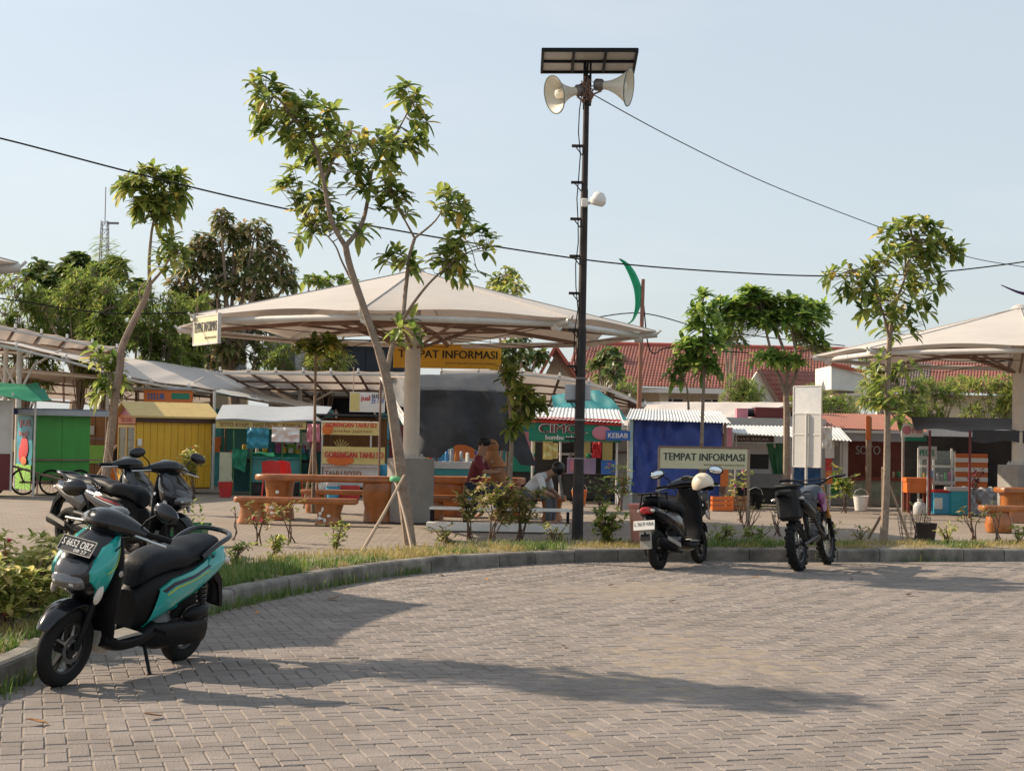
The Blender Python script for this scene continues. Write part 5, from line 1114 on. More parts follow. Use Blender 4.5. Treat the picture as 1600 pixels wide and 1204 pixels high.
# ================================================================== stalls
def corr(name, par, m, a, b, c, d_, waves=14, amp=.010, thick=.006):
    """corrugated sheet a-b front edge, d-c back edge"""
    a, b, c, d_ = V(a), V(b), V(c), V(d_); f = MB()
    f.grid(lambda u_, v_: (a.lerp(b, u_)).lerp(d_.lerp(c, u_), v_)+V((0, 0, amp*sin(u_*waves*4*pi))), waves*12, 3, thick); return f.build(name, m, par, True)
def cloth(name, par, m, a, b, c, d_, wav=.03, fx=9, thick=.006, sag=0):
    a, b, c, d_ = V(a), V(b), V(c), V(d_); nn = (b-a).cross(d_-a).normalized(); sd = random.uniform(0, 50); f = MB()
    f.grid(lambda u_, v_: (a.lerp(b, u_)).lerp(d_.lerp(c, u_), v_)+nn*(wav*mnoise.noise(V((u_*fx*.5+sd, v_*3, 0)))*1.6+wav*.3*mnoise.noise(V((u_*fx*2+sd, v_*9, 4))))-V((0, 0, sag*4*u_*(1-u_)*v_)), 30, 14, nn*-thick); return f.build(name, m, par, True)
def banner(par, m, o, u_, v_, w_, h_, wav=.01, name='banner'):
    o, u_, v_ = V(o), V(u_).normalized(), V(v_).normalized(); return cloth(name, par, m, o, o+u_*w_, o+u_*w_+v_*h_, o+v_*h_, wav, 6, .006)
cm = lambda n, c, r=.6, *a, **k: mat(n, c, r, *a, **k)
m_grn = cm('green_cart_paint', (.045,.29,.045), .45, var=.12, scale=2, dirt=.18, dcol=(.06,.10,.04), streak=2)
m_ygold = cm('golden_kiosk_paint', (.68,.40,.024), .45, var=.10, scale=1.5, dirt=.2, dcol=(.32,.17,.03), streak=3)
m_roofyel = cm('yellow_roof_sheet', (.56,.40,.14), .5, var=.1)
m_maroon = cm('maroon_panel', (.13,.015,.018), .45, var=.1); m_pale = cm('pale_panel', (.52,.50,.47), .5, var=.06, dirt=.2)
m_gsheet = cm('grey_roof_sheet', (.34,.36,.38), .5, var=.1); m_blueroof = cm('blue_grey_roof', (.13,.17,.22), .5, var=.12)
m_tealc = cm('teal_counter', (.04,.24,.24), .5, var=.15, dirt=.3, dcol=(.06,.09,.08)); m_gtarp = cm('green_tarpaulin', (.02,.25,.14), .55, var=.12, trans=.2)
m_btarp = cm('blue_tarpaulin', (.024,.058,.27), .5, var=.15, bump=.2, bscale=8); m_ktarp = cm('charcoal_tarpaulin', (.026,.028,.032), .6, var=.35, scale=2.5, bump=.3, bscale=10, dirt=.6, dcol=(.085,.085,.088), spec=.3)
m_lime_p = cm('lime_panel', (.22,.46,.06), .5, var=.1); m_red = cm('red_print', (.50,.03,.03), .5); m_orange = cm('orange_plastic', (.62,.15,.025), .45, var=.1)
m_bluep = cm('sky_blue_plastic', (.05,.32,.50), .35, var=.1); m_yelp = cm('pale_yellow_print', (.62,.52,.20), .5, var=.08); m_brnwood = cm('brown_panel', (.26,.11,.03), .55, var=.25, scale=4, streak=3)
m_zinc = cm('white_zinc', (.62,.62,.60), .45, .1, var=.1, dirt=.35, dcol=(.35,.30,.26)); m_glass = glassmat('stall_glass', (.5,.6,.6), .05, .22); m_rustroof = cm('red_brown_roof', (.25,.085,.05), .65, var=.2, dirt=.3)
m_cyanb = cm('cyan_print', (.03,.24,.33), .5); m_pinkb = cm('pink_print', (.55,.20,.25), .5); m_greenb = cm('green_banner', (.01,.20,.12), .5, var=.1)
m_postg = cm('green_post', (.05,.16,.06), .5)
CNAMES = ['red', 'yellow', 'blue', 'white', 'green', 'orange', 'grey', 'beige', 'black', 'purple']
ORD = ['first', 'second', 'third', 'fourth', 'fifth', 'sixth', 'seventh', 'eighth', 'ninth', 'tenth', 'eleventh', 'twelfth', 'thirteenth']
COLS = [(.5,.04,.03),(.6,.4,.05),(.05,.2,.45),(.6,.58,.52),(.05,.3,.12),(.55,.2,.04),(.3,.3,.33),(.6,.5,.3),(.1,.1,.11),(.35,.05,.2)]
GM = [cm('goods_colour_%d' % i, c, .4, var=.1) for i, c in enumerate(COLS)]
def goods(root, label, group, x0, x1, y, z, n, hmax=.22, kinds='bpj'):
    """loose goods standing in a row on a counter: things of their own"""
    mtx = M.Translation(root.location) @ M.Rotation(root.rotation_euler.z, 4, 'Z')
    for i in range(n):
        x = x0+(x1-x0)*(i+.5)/n+random.uniform(-.02, .02); p = mtx @ V((x, y+random.uniform(-.06, .06), z)); k = random.choice(kinds); h = random.uniform(.5, 1)*hmax; w_ = min(.09, (x1-x0)/n*.42); f = MB()
        if k == 'b': f.lathe([(.001, 0), (w_*.55, 0), (w_*.6, .01), (w_*.6, h*.6), (w_*.25, h*.78), (w_*.22, h), (.001, h)], 12); nm = 'bottle'
        elif k == 'j': f.lathe([(.001, 0), (w_*.8, 0), (w_*.9, .01), (w_*.9, h*.75), (w_*.7, h*.8), (w_*.85, h*.82), (w_*.85, h*.95), (.001, h)], 14); nm = 'jar'
        else: f.cbox((0, 0, h*.4), (w_*1.7, w_*1.1, h*.8), .008); f.box((0, 0, h*.82), (w_*1.2, .01, h*.06)); nm = 'packet'
        ci = random.randrange(len(GM)); o = f.build(nm, GM[ci], None, True, p); o.rotation_euler = (0, 0, random.uniform(0, 3)); tag(o, label % (CNAMES[ci]+' '+nm+', '+ORD[i]+' from the left,'), nm, group)
def bikewheel(par, x, y, R, name='wheel'):
    w = thing(name, None, None, (x, y, R)); w.parent = par; f = MB(); f.lathe([(R-.045, 0), (R-.03, -.02), (R-.006, -.016), (R, 0), (R-.006, .016), (R-.03, .02)], 36, (0, 0, 0), RX, True); f.build('tyre', m_tyre, w, True)
    f = MB()
    for k in range(14): a = 2*pi*k/14; f.tube([(0, .02*(-1)**k, 0), ((R-.035)*cos(a), 0, (R-.035)*sin(a))], .004, 4)
    f.cyl((0, -.04, 0), (0, .04, 0), .025, 10); f.build('spokes', m_rim, w); return w
random.seed(77)
# --- pale and maroon cart at the left edge
c = G(16, 775, PZ); st = thing('food_cart', 'pale grey and maroon cart cut by the left edge', 'cart', c, rad(20), 'stalls of the food market')
P_('upper_panel', st, m_pale, -1.3, 0, 0, .9, .86, 1.95); P_('lower_panel', st, m_maroon, -1.28, -.01, .01, .9, .12, .86); P_('corner_post', st, m_steel, -.02, .02, -.02, .02, .1, 2.1)
cloth('awning', st, m_gtarp, (-1.6, -.5, 2.02), (.75, -.15, 1.98), (.55, 1.1, 2.35), (-1.6, 1.0, 2.45), .05, 6, .01, .06); tb('awning_pole', st, m_steel, [(.45, .1, -.02), (.45, .1, 2.02)], .022)
bikewheel(st, -.35, .12, .26); bikewheel(st, -.9, .12, .26)
# --- green cart
c = G(50, 773, PZ); st = thing('food_cart', 'green tricycle cart with a fruit-drink side banner, left of the yellow kiosk', 'cart', c, rad(33), 'stalls of the food market')
for k in range(2): P_('door_panel', st, m_grn, .003+.60*k, .597+.60*k, 0, .03, .30, 1.68)
P_('back_body', st, m_grn, .0, 1.2, .04, 1.15, .30, 1.66); P_('roof', st, m_blueroof, -.42, 1.5, -.18, 1.3, 1.70, 1.80); P_('roof_edge', st, m_gsheet, -.45, 1.53, -.21, -.185, 1.66, 1.77)
f = MB(); f.cyl((-.44, -.22, 1.72), (-.44, 1.3, 1.72), .05, 10); f.build('rolled_cover', cm('navy_roll', (.02,.03,.14), .6), st)
P_('hand_rail', st, m_rust, -.05, 1.45, -.06, -.03, .72, .75); P_('front_rail', st, m_rust, .0, .95, -.30, -.275, .42, .445)
for x in (.02, .48, .93): P_('rail_post', st, m_rust, x-.012, x+.012, -.29, -.27, 0, .42)
banner(st, m_cyanb, (-.01, 1.15, .62), (0, -1, 0), (0, 0, 1), 1.1, 1.02, .01, 'side_banner'); P_('side_lower', st, m_lime_p, -.03, -.012, .05, 1.15, .1, .62)
f = MB(); f.ell((-.03, .55, .98), (.01, .30, .24), 14, 8); f.ell((-.032, .75, .85), (.01, .2, .2), 14, 8); f.build('fruit_print', m_red, st, True)
f = MB(); f.ell((-.045, .52, .70), (.006, .2, .09), 14, 8); f.build('round_print', m_orange, st, True)
text(st, 'JUS', (-.025, .95, 1.40), (0, -1, 0), (0, 0, 1), .75, .16, m_red, .03, .004); text(st, 'buah', (-.025, .95, 1.22), (0, -1, 0), (0, 0, 1), .65, .12, m_red, .02, .004)
bikewheel(st, -.22, -.12, .28); bikewheel(st, .36, -.14, .27); bikewheel(st, .95, -.14, .27)
tb('drawbar', st, m_rust, [(-.55, -.35, .62), (.1, -.5, .42), (.9, -.75, .22)], .022); tb('axle_frame', st, m_rust, [(-.4, -.3, .6), (-.22, -.12, .28)], .02); tb('axle', st, m_rust, [(-.3, -.13, .27), (1.05, -.13, .27)], .02)
# --- brown stall between
c = G(160, 768, PZ)+V((0, 2.2, 0)); st = thing('food_stall', 'brown wooden stall half hidden between the green cart and the yellow kiosk', 'stall', c, rad(20), 'stalls of the food market')
P_('front_upper', st, m_brnwood, -.5, .55, 0, .03, .95, 1.72); P_('front_lower', st, m_orange, -.5, .55, 0, .03, .06, .62); P_('gap_shade_panel', st, m_dark, -.5, .55, .35, .38, .62, .95); P_('sign_board', st, m_orange, .35, 1.5, -.05, -.02, 1.85, 2.35)  # dark sheet in the counter opening stands for the shade inside
for x in (-.48, .53, 1.45): P_('post', st, m_steel, x-.03, x+.03, -.02+.03, .07, 0, 2.3)
text(st, 'TELUR', (.42, -.052, 2.12), (1, 0, 0), (0, 0, 1), .42, .14, cm('blue_print', (.03,.12,.35), .5), .03, .004); text(st, 'GULUNG', (.42, -.052, 1.93), (1, 0, 0), (0, 0, 1), .5, .13, MATS['blue_print'], .03, .004); P_('sign_patch', st, m_greenb, 1.0, 1.42, -.06, -.052, 2.14, 2.28)
P_('red_panel', st, m_red, .75, 1.0, -.02, .0, .05, 1.5); P_('white_panel', st, m_white, .56, .745, -.02, .0, .05, 1.5); f = MB()
for z in (.55, .85, 1.15): f.ell((.65, -.03, z), (.07, .01, .05), 10, 6)
f.build('swirl_print', m_red, st, True); P_('roof', st, m_gsheet, -.7, 1.6, -.1, 1.4, 2.36, 2.40)
# --- yellow kiosk
c = G(211, 771, PZ); st = thing('yellow_kiosk', 'golden yellow corrugated kiosk with a gable roof and glass side window', 'kiosk', c, rad(33), 'stalls of the food market')
L_, D_ = 1.74, 1.12
for k in range(11): P_('wall_sheet', st, m_ygold, k*L_/11+.004, (k+1)*L_/11-.004, 0, .012+.014*(k % 2), .14, 1.72)
P_('wall_core', st, m_ygold, .005, L_-.005, .03, .05, .13, 1.72); P_('back_wall', st, m_ygold, 0, L_, D_-.03, D_, .13, 1.72); P_('right_wall', st, m_ygold, L_-.03, L_, .05, D_-.03, .13, 1.72); P_('floor', st, m_brnwood, 0, L_, .05, D_, .10, .13); P_('mid_rail', st, m_ygold, 0, L_, -.012, -.001, .62, .66)
m_yb = cm('bright_kiosk_frame', (.66,.36,.02), .4, var=.06)
for y in (.0, .53, D_-.06): P_('side_stile', st, m_yb, -.03, -.003, y, y+.06, .14, 1.50)
for z in (.14, .66, 1.44): P_('side_rail', st, m_yb, -.034, -.002, .061, D_-.061, z, z+.06)
for k in range(4): P_('side_slat', st, m_yb, -.025, -.005, .10+.25*k, .28+.25*k, .20, .66)
P_('window_pane', st, m_glass, -.018, -.010, .06, D_-.06, .72, 1.44); P_('gable_board', st, m_orange, -.03, -.004, .0, D_, 1.52, 1.72)
f = MB(); f.prism([(-.12, 1.70), (D_/2, 2.02), (D_+.12, 1.70), (D_+.12, 1.66), (D_/2, 1.97), (-.12, 1.66)], 'x', -.16, L_+.14); f.build('roof', m_roofyel, st); P_('eave_board', st, cm('dark_brown_board', (.07,.035,.02), .6), -.05, L_+.1, -.07, -.05, 1.56, 1.67)
f = MB(); f.prism([(0.02, 1.72), (D_/2, 1.96), (D_-.02, 1.72)], 'x', -.02, .0); f.build('gable_panel', m_pinkb, st); text(st, 'SOSIS', (-.036, D_-.2, 1.56), (0, -1, 0), (0, 0, 1), .7, .1, m_red, .03, .004)
for z in (1.0, 1.25): P_('shelf', st, m_brnwood, .03, .45, .08, D_-.08, z-.01, z)
f = MB()
for k in range(4): f.cyl((.25+.4*k if k < 4 else 0, .3, 0), (.25+.4*k, .3, .1), .06, 8)
f.build('foot', m_rust, st)
for k, y in enumerate((.3, .5, .7, .9)): goods(st, '%s ' + 'in the ' + ORD[k] + ' row behind the yellow kiosk window', 'goods inside the yellow kiosk', .08, .4, y, 1.0, 2, .2)
for y in (-.015,): f = MB(); f.cbox((.06, y-.03, 1.12), (.10, .04, .16), .01); f.build('meter_box', m_white, st)
# --- grey-roofed stall
c = G(420, 772, PZ); s_ = c.y/FPX; st = thing('food_stall', 'grey-roofed stall with thin posts and a dark cluttered counter beside the yellow kiosk', 'stall', c, rad(6), 'stalls of the food market')
X = lambda p: (p-420)*s_
f = MB(); f.grid(lambda u_, v_: (X(338)+(X(500)-X(338))*u_-.25*v_*(1-u_)*0+.2*v_*u_, -.5+1.9*v_, 1.66+.34*v_+.02*sin(u_*9)), 14, 6, .03); f.build('roof', m_gsheet, st, True)
for p in (366, 393, 440, 469): tb('post', st, m_postg, [(X(p), -.35, 0), (X(p), -.35, 1.68)], .018)
for p in (345, 500): tb('back_post', st, m_rust, [(X(p), 1.2, 0), (X(p), 1.2, 1.95)], .02)
banner(st, m_yelp, (X(338), -.42, 1.46), (1, 0, 0), (0, 0, 1), X(476)-X(338), .18, .006); text(st, 'SOTO AYAM · NASI PECEL · RAWON', (X(345), -.44, 1.50), (1, 0, 0), (0, 0, 1), X(470)-X(345), .09, m_brnwood, .02, .006)
P_('back_wall', st, m_tealc, X(338), X(505), 1.3, 1.34, 0, 1.9)
cloth('side_cloth', st, m_gtarp, (X(364), -.40, .62), (X(384), -.40, .50), (X(388), -.40, 1.0), (X(364), -.40, 1.02), .03); P_('left_panel', st, cm('cream_panel', (.50,.50,.34), .5, dirt=.3), X(345), X(364), -.38, -.34, .05, .93)
P_('counter', st, m_tealc, X(392), X(468), -.30, .35, .28, .84); cloth('counter_cover', st, m_gtarp, (X(388), -.34, .82), (X(478), -.34, .80), (X(475), .4, .93), (X(390), .4, .92), .03); P_('counter_shelf', st, m_dark, X(392), X(468), -.28, .33, .02, .28)
for i, (a, b, z0, z1, mm) in enumerate([(395,420,1.1,1.35,m_cyanb),(424,455,1.12,1.38,m_white),(458,480,1.0,1.4,m_white),(425,440,.95,1.15,m_pinkb),(444,458,.92,1.12,m_lime_p),(462,474,.9,1.1,m_red),(480,498,.95,1.3,m_pinkb)]): P_('poster', st, mm, X(a), X(b), 1.27-.01*i, 1.295-.01*i, z0, z1)
goods(st, '%s under the green cover of the grey-roofed stall', 'goods on the grey-roofed stall', X(395), X(465), .55, .93-.93+.0, 1, .1)
P_('inner_table', st, m_dark, X(350), X(490), .55, .95, .70, .78)
for p in (355, 485): P_('table_leg', st, m_dark, X(p)-.03, X(p)+.03, .6, .66, 0, .70)
goods(st, '%s on the inner table of the grey-roofed stall', 'goods inside the grey-roofed stall', X(352), X(488), .7, .78, 13, .42)
# --- fritter stall
c = G(552, 775, PZ); s_ = c.y/FPX; st = thing('food_stall', 'fritter stall with red-lettered yellow banners left of the pavilion column', 'stall', c, rad(4), 'stalls of the food market'); X = lambda p: (p-552)*s_
for p in (503, 578, 590): tb('post', st, m_steel if p != 590 else m_maroon, [(X(p), -.3, 0), (X(p), -.3, 1.66)], .02)
tb('top_bar', st, m_steel, [(X(503), -.3, 1.64), (X(590), -.3, 1.64)], .02); P_('counter_top', st, m_steel, X(503), X(592), -.42, .5, .66, .70); P_('counter', st, m_zinc, X(506), X(590), -.34, .45, .22, .66)
banner(st, m_yelp, (X(503), -.34, 1.36), (1, 0, 0), (0, 0, 1), X(592)-X(503), .28, .006); f = MB(); f.ell((X(511), -.36, 1.48), (.12, .012, .12), 14, 8); f.build('flame_print', m_orange, st, True)
text(st, 'GORENGAN TAHU SO', (X(508), -.37, 1.53), (1, 0, 0), (0, 0, 1), X(586)-X(508), .10, m_red, .035, .006); text(st, 'aneka jajanan', (X(520), -.37, 1.40), (1, 0, 0), (0, 0, 1), X(580)-X(520), .08, m_brnwood, .01, .006)
banner(st, m_yelp, (X(504), -.45, .72), (1, 0, 0), (0, 0, 1), X(600)-X(504), .38, .006, 'lower_banner'); text(st, 'GORENGAN TAHU SO', (X(508), -.475, .86), (1, 0, 0), (0, 0, 1), X(598)-X(508), .13, m_red, .035, .006); f = MB(); f.ell((X(532), -.466, .80), (.30, .006, .11), 16, 8); f.build('food_print', m_orange, st, True)
text(st, 'TAHU SOTO', (X(508), -.365, .42), (1, 0, 0), (0, 0, 1), .8, .15, m_brnwood, .02, .026)
P_('back_wall', st, m_brnwood, X(500), X(602), 1.4, 1.44, 0, 1.75); P_('roof', st, m_ktarp, X(490), X(604), -.1, 1.5, 1.78, 1.82); P_('folded_umbrella', st, m_black, X(530), X(560), -.62, -.58, .02, .26)
for k in range(7): tb('fan_rib', st, m_yelp, [(X(530), .1, 1.02), (X(530)+.24*cos(.4+.3*k), .1, 1.02+.24*sin(.4+.3*k))], .010, 5)
for p in (512, 585): P_('back_post', st, m_rust, X(p)-.02, X(p)+.02, 1.3, 1.34, 0, 1.78)
goods(st, '%s on the counter of the fritter stall', 'goods on the fritter stall', X(508), X(585), .2, .70, 8, .3)
P_('inner_wall', st, m_maroon, X(606), X(640), .6, .64, .0, 1.6)
sg = thing('shop_sign', 'white and yellow hand-lettered sign above the fritter stall', 'sign', Wd(574, 628, 34.2), rad(6)); w_ = 55*34.2/FPX; h_ = 31*34.2/FPX
P_('board', sg, m_white, -w_/2, w_/2, -.01, .01, -h_/2, h_/2); P_('yellow_block', sg, m_yelp, -w_/2+.01, -w_*.22, -.018, -.011, -h_/2+.02, h_/2-.02); text(sg, 'jual', (-w_*.18, -.014, .0), (1, 0, 0), (0, 0, 1), w_*.25, h_*.34, m_red, .02, .005); text(sg, 'Es Teh', (w_*.12, -.014, -.02), (1, 0, 0), (0, 0, 1), w_*.34, h_*.3, MATS['blue_print'], .01, .005, shear=.3); text(sg, 'susu', (w_*.12, -.014, h_*.22), (1, 0, 0), (0, 0, 1), w_*.3, h_*.18, m_ink, .01, .005)
for x in (-w_*.4, w_*.4): tb('hanger', sg, m_rust, [(x, .02, h_/2), (x, .4, h_/2+.55)], .01)
c = G(593, 772, PZ)+V((.12, -.6, 0)); gl = thing('water_gallon', 'blue water gallon standing beside the fritter stall', 'water jug', c); f = MB(); f.lathe([(.001, 0), (.14, 0), (.15, .02), (.15, .12), (.14, .14), (.15, .16), (.15, .32), (.11, .40), (.04, .45), (.04, .50), (.001, .5)], 20); f.build('jug', m_bluep, gl, True); P_('crate', gl, m_bluep, -.16, .16, -.16, .16, -.001, .0); gl.location.z += .28
c2 = V((gl.location.x, gl.location.y, PZ)); ck = thing('plastic_crate', 'blue plastic crate under the water gallon', 'crate', c2); f = MB()
for z in (.02, .10, .18): f.bb(-.18, .18, -.18, -.165, z, z+.06); f.bb(-.18, .18, .165, .18, z, z+.06); f.bb(-.18, -.165, -.165, .165, z, z+.06); f.bb(.165, .18, -.165, .165, z, z+.06)
f.bb(-.18, .18, -.18, .18, .245, .279); f.build('crate_body', m_bluep, ck)
# --- charcoal tarpaulin shelter
d_ = 30.6; r0 = V((Wd(735, 700, d_).x, d_, PZ)); st = thing('tarpaulin_shelter', 'shelter draped with a big charcoal tarpaulin behind the pavilion column', 'shelter', r0, 0, 'stalls of the food market')
def Lp(x, y, dd): return Wd(x, y, dd)-r0
def tarp(u_, v_):
    top0, top1 = Lp(640, 585, 32.2), Lp(786, 584, 32.2); mid0, mid1 = Lp(650, 606, 30.8), Lp(796, 610, 30.8)
    bot0, bot1 = Lp(650, 712, 30.3), Lp(838, 728, 30.4)
    sc = .0
    bb_ = 0
    if .2 < u_ < .58: bb_ = .55*(sin((u_-.2)/.38*pi))**.8
    if .6 < u_ < .86: bb_ = .50*(sin((u_-.6)/.26*pi))**.8
    b = bot0.lerp(bot1, u_)+V((0, -.05*sin(u_*17), bb_*.52))
    a, m_ = top0.lerp(top1, u_), mid0.lerp(mid1, u_)
    p = a.lerp(m_, v_/.25) if v_ < .25 else m_.lerp(b, (v_-.25)/.75)
    return p+V((0, .07*mnoise.noise(V((u_*7, v_*3, 1)))+.03*sin(u_*21+v_*4)*v_, .02*mnoise.noise(V((u_*5, v_*5, 8)))))
f = MB(); f.grid(tarp, 60, 30, V((0, .012, 0))); f.build('tarpaulin', m_ktarp, st, True)
cloth('side_flap', st, m_ktarp, Lp(590, 620, 33.5), Lp(640, 640, 31), Lp(648, 588, 32.2), Lp(600, 583, 33), .03); cloth('edge_strip', st, m_pale, Lp(598, 590, 31.6), Lp(640, 660, 30.4), Lp(632, 668, 30.4), Lp(592, 588, 31.7), .02)
for (x, y, dd) in ((652,608,30.85),(794,612,30.85),(642,588,32.25),(786,588,32.25),(595,586,33)):
    p = Lp(x, y, dd); tb('pole', st, m_rust, [(p.x, p.y+.03, 0), p+V((0, .03, 0))], .022)
tb('ridge_bar', st, m_rust, [Lp(595, 588, 33)+V((0, .03, -.02)), Lp(642, 588, 32.25)+V((0, .03, -.02)), Lp(786, 588, 32.25)+V((0, .03, -.02))], .022); tb('front_bar', st, m_rust, [Lp(652, 609, 30.85)+V((0, .05, -.02)), Lp(794, 613, 30.85)+V((0, .05, -.02))], .022)
c = G(697, 775, PZ)+V((0, .5, 0)); st = thing('food_counter', 'teal counter with jars under the charcoal tarpaulin', 'counter', c, rad(2), 'stalls of the food market'); P_('counter', st, m_tealc, -.5, .55, 0, .5, .12, .62); P_('top', st, m_pale, -.52, .57, -.02, .52, .62, .78)
f = MB()
for x in (-.45, .5): f.bb(x-.03, x+.03, .05, .11, 0, .12); f.bb(x-.03, x+.03, .40, .46, 0, .12)
f.build('feet', m_rust, st); goods(st, '%s on the teal counter under the charcoal tarpaulin', 'goods under the charcoal tarpaulin', -.45, .5, .2, .78, 8, .3)
c = G(850, 775, PZ)+V((0, .3, 0)); st = thing('food_cart', 'dark green cart with red lettering behind the long-haired person', 'cart', c, rad(3), 'stalls of the food market'); P_('body', st, m_dark, -.95, .45, 0, .6, .15, .58); P_('front_sign', st, m_greenb, -.9, .42, -.03, -.004, .56, 1.0); text(st, 'TELO', (-.35, -.034, .66), (1, 0, 0), (0, 0, 1), .7, .26, m_pinkb, .05, .005); P_('side_panel', st, m_grn, .02, .40, -.02, -.002, .18, .54); bikewheel(st, -.6, -.06, .2); bikewheel(st, .2, -.06, .2); P_('back_panel', st, m_yelp, -.2, .5, 1.9, 1.94, 0, 1.35)
# --- CIMOL stall
c = G(895, 785, PZ); s_ = c.y/FPX; st = thing('food_stall', 'stall with a green CIMOL banner half hidden by the black pole', 'stall', c, rad(-3), 'stalls of the food market'); X = lambda p: (p-895)*s_
banner(st, m_greenb, (X(826), -.5, 1.30), (1, 0, 0), (0, 0, 1), X(968)-X(826), .42, .008); text(st, 'CIMOL', (X(842), -.525, 1.48), (1, 0, 0), (0, 0, 1), X(915)-X(842), .19, m_white, .06, .005); text(st, 'CIMOL', (X(843), -.533, 1.485), (1, 0, 0), (0, 0, 1), X(914)-X(843), .175, m_maroon, .02, .006); text(st, 'bumbu tabur', (X(852), -.525, 1.34), (1, 0, 0), (0, 0, 1), X(905)-X(852), .10, m_white, .02, .005)
f = MB(); f.ell((X(938), -.53, 1.50), (.20, .012, .15), 14, 8); f.build('octopus_print', m_pinkb, st, True)
corr('roof', st, m_zinc, (X(826), -.6, 1.80), (X(972), -.6, 1.72), (X(965), .9, 2.02), (X(832), .9, 2.05), 12); cloth('red_trim', st, m_red, (X(828), -.55, 1.70), (X(970), -.55, 1.66), (X(966), -.5, 1.79), (X(832), -.5, 1.82), .02)
for p in (832, 875, 962): tb('post', st, m_steel, [(X(p), -.45, 0), (X(p), -.45, 1.8)], .024)
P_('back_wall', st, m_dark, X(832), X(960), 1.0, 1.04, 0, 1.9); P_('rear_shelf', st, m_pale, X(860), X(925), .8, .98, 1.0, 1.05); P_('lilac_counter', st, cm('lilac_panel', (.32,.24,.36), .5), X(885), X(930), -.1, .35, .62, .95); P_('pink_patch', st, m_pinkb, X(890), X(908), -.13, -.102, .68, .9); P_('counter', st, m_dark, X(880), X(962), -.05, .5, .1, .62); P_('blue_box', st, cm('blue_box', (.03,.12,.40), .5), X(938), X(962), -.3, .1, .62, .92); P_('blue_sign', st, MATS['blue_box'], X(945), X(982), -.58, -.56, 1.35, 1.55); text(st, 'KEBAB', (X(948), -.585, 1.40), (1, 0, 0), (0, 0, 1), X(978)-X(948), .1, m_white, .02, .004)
for x in (845, 905, 940): P_('lamp_board', st, m_yelp, X(x), X(x)+.22, .7, .72, .9, 1.3)
cloth('rear_tarpaulin', st, cm('teal_tarpaulin', (.03,.22,.24), .55, trans=.15), (X(860), 1.2, 1.95), (X(980), 1.2, 1.85), (X(935), 2.2, 2.5), (X(855), 2.2, 2.35), .06)
goods(st, '%s on the lilac counter of the CIMOL stall', 'goods on the CIMOL stall', X(886), X(930), .1, .95, 5, .2)
for (pxx, nm) in ((952, 'left'), (966, 'right')):
    cc_ = G(pxx, 785, PZ)+V((0, -.3, 0)); ch = thing('plastic_stool', 'blue plastic stool at the CIMOL stall, %s one of the pair' % nm, 'stool', cc_); f = MB(); f.lathe([(.001, .42), (.13, .42), (.15, .40), (.14, .37)], 14); f.build('seat', MATS['blue_box'], ch, True)
    for k in range(4): a = pi/4+k*pi/2; tb('leg', ch, MATS['blue_box'], [(.12*cos(a), .12*sin(a), .39), (.17*cos(a), .17*sin(a), 0)], .016, 6)
# --- blue tarpaulin booth
c = G(1050, 789, PZ); s_ = c.y/FPX; st = thing('tarpaulin_booth', 'booth closed with a deep blue tarpaulin under a white zinc roof', 'booth', c, rad(-3), 'stalls of the food market'); X = lambda p: (p-1050)*s_
cloth('blue_tarpaulin', st, m_btarp, (X(986), -.04, .26), (X(1122), -.10, .16), (X(1128), 0, 1.78), (X(990), 0, 1.80), .11, 16)
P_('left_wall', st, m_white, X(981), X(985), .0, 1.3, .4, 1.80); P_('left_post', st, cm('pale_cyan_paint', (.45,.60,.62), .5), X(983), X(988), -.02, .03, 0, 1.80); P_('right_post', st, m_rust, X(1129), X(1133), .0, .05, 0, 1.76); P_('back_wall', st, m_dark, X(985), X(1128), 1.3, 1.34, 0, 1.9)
corr('roof', st, m_zinc, (X(976), -.25, 1.80), (X(1138), -.25, 1.75), (X(1128), .95, 2.02), (X(985), .95, 2.04), 16); P_('base_plinth', st, cm('grey_block', (.24,.23,.22), .8), X(984), X(1128), .03, 1.3, 0, .26); P_('orange_cloth', st, m_orange, X(1124), X(1136), -.12, -.09, .42, .95); P_('side_panel', st, m_pinkb, X(1134), X(1142), .0, .03, 1.25, 1.66)
# --- stall with zinc awning
c = G(1205, 789, PZ); s_ = c.y/FPX; st = thing('food_stall', 'stall with a white zinc awning and grey counter left of the tall white panel', 'stall', c, rad(-3), 'stalls of the food market'); X = lambda p: (p-1205)*s_
corr('awning', st, m_zinc, (X(1140), -.9, 1.55), (X(1318), -.9, 1.42), (X(1312), .3, 1.72), (X(1132), .3, 1.72), 16)
P_('sign_board', st, cm('brown_sign', (.10,.06,.045), .6), X(1146), X(1208), -.02, .01, 1.36, 1.5); text(st, 'NASI BAKAR', (X(1152), -.024, 1.39), (1, 0, 0), (0, 0, 1), X(1200)-X(1152), .07, m_pale, .02, .004); P_('window_frame', st, m_pale, X(1144), X(1216), .0, .04, .68, 1.34); P_('window_pane', st, m_dark, X(1158), X(1200), -.02, .0, .78, 1.1); text(st, 'NDAMARI', (X(1160), -.006, 1.17), (1, 0, 0), (0, 0, 1), X(1202)-X(1160), .11, m_steel, .02, .004)
P_('counter', st, cm('grey_counter', (.16,.16,.16), .5, var=.1), X(1150), X(1225), -.25, .3, .38, .68); P_('counter_base', st, m_dark, X(1152), X(1223), -.18, .3, .03, .38); cloth('green_drape', st, cm('green_print', (.02,.13,.05), .5), (X(1212), -.06, .40), (X(1232), -.10, .25), (X(1230), -.02, 1.35), (X(1196), -.02, 1.34), .03); f = MB(); f.ell((X(1228), -.14, .62), (.10, .015, .30), 12, 8); f.build('pink_print', m_pinkb, st, True)
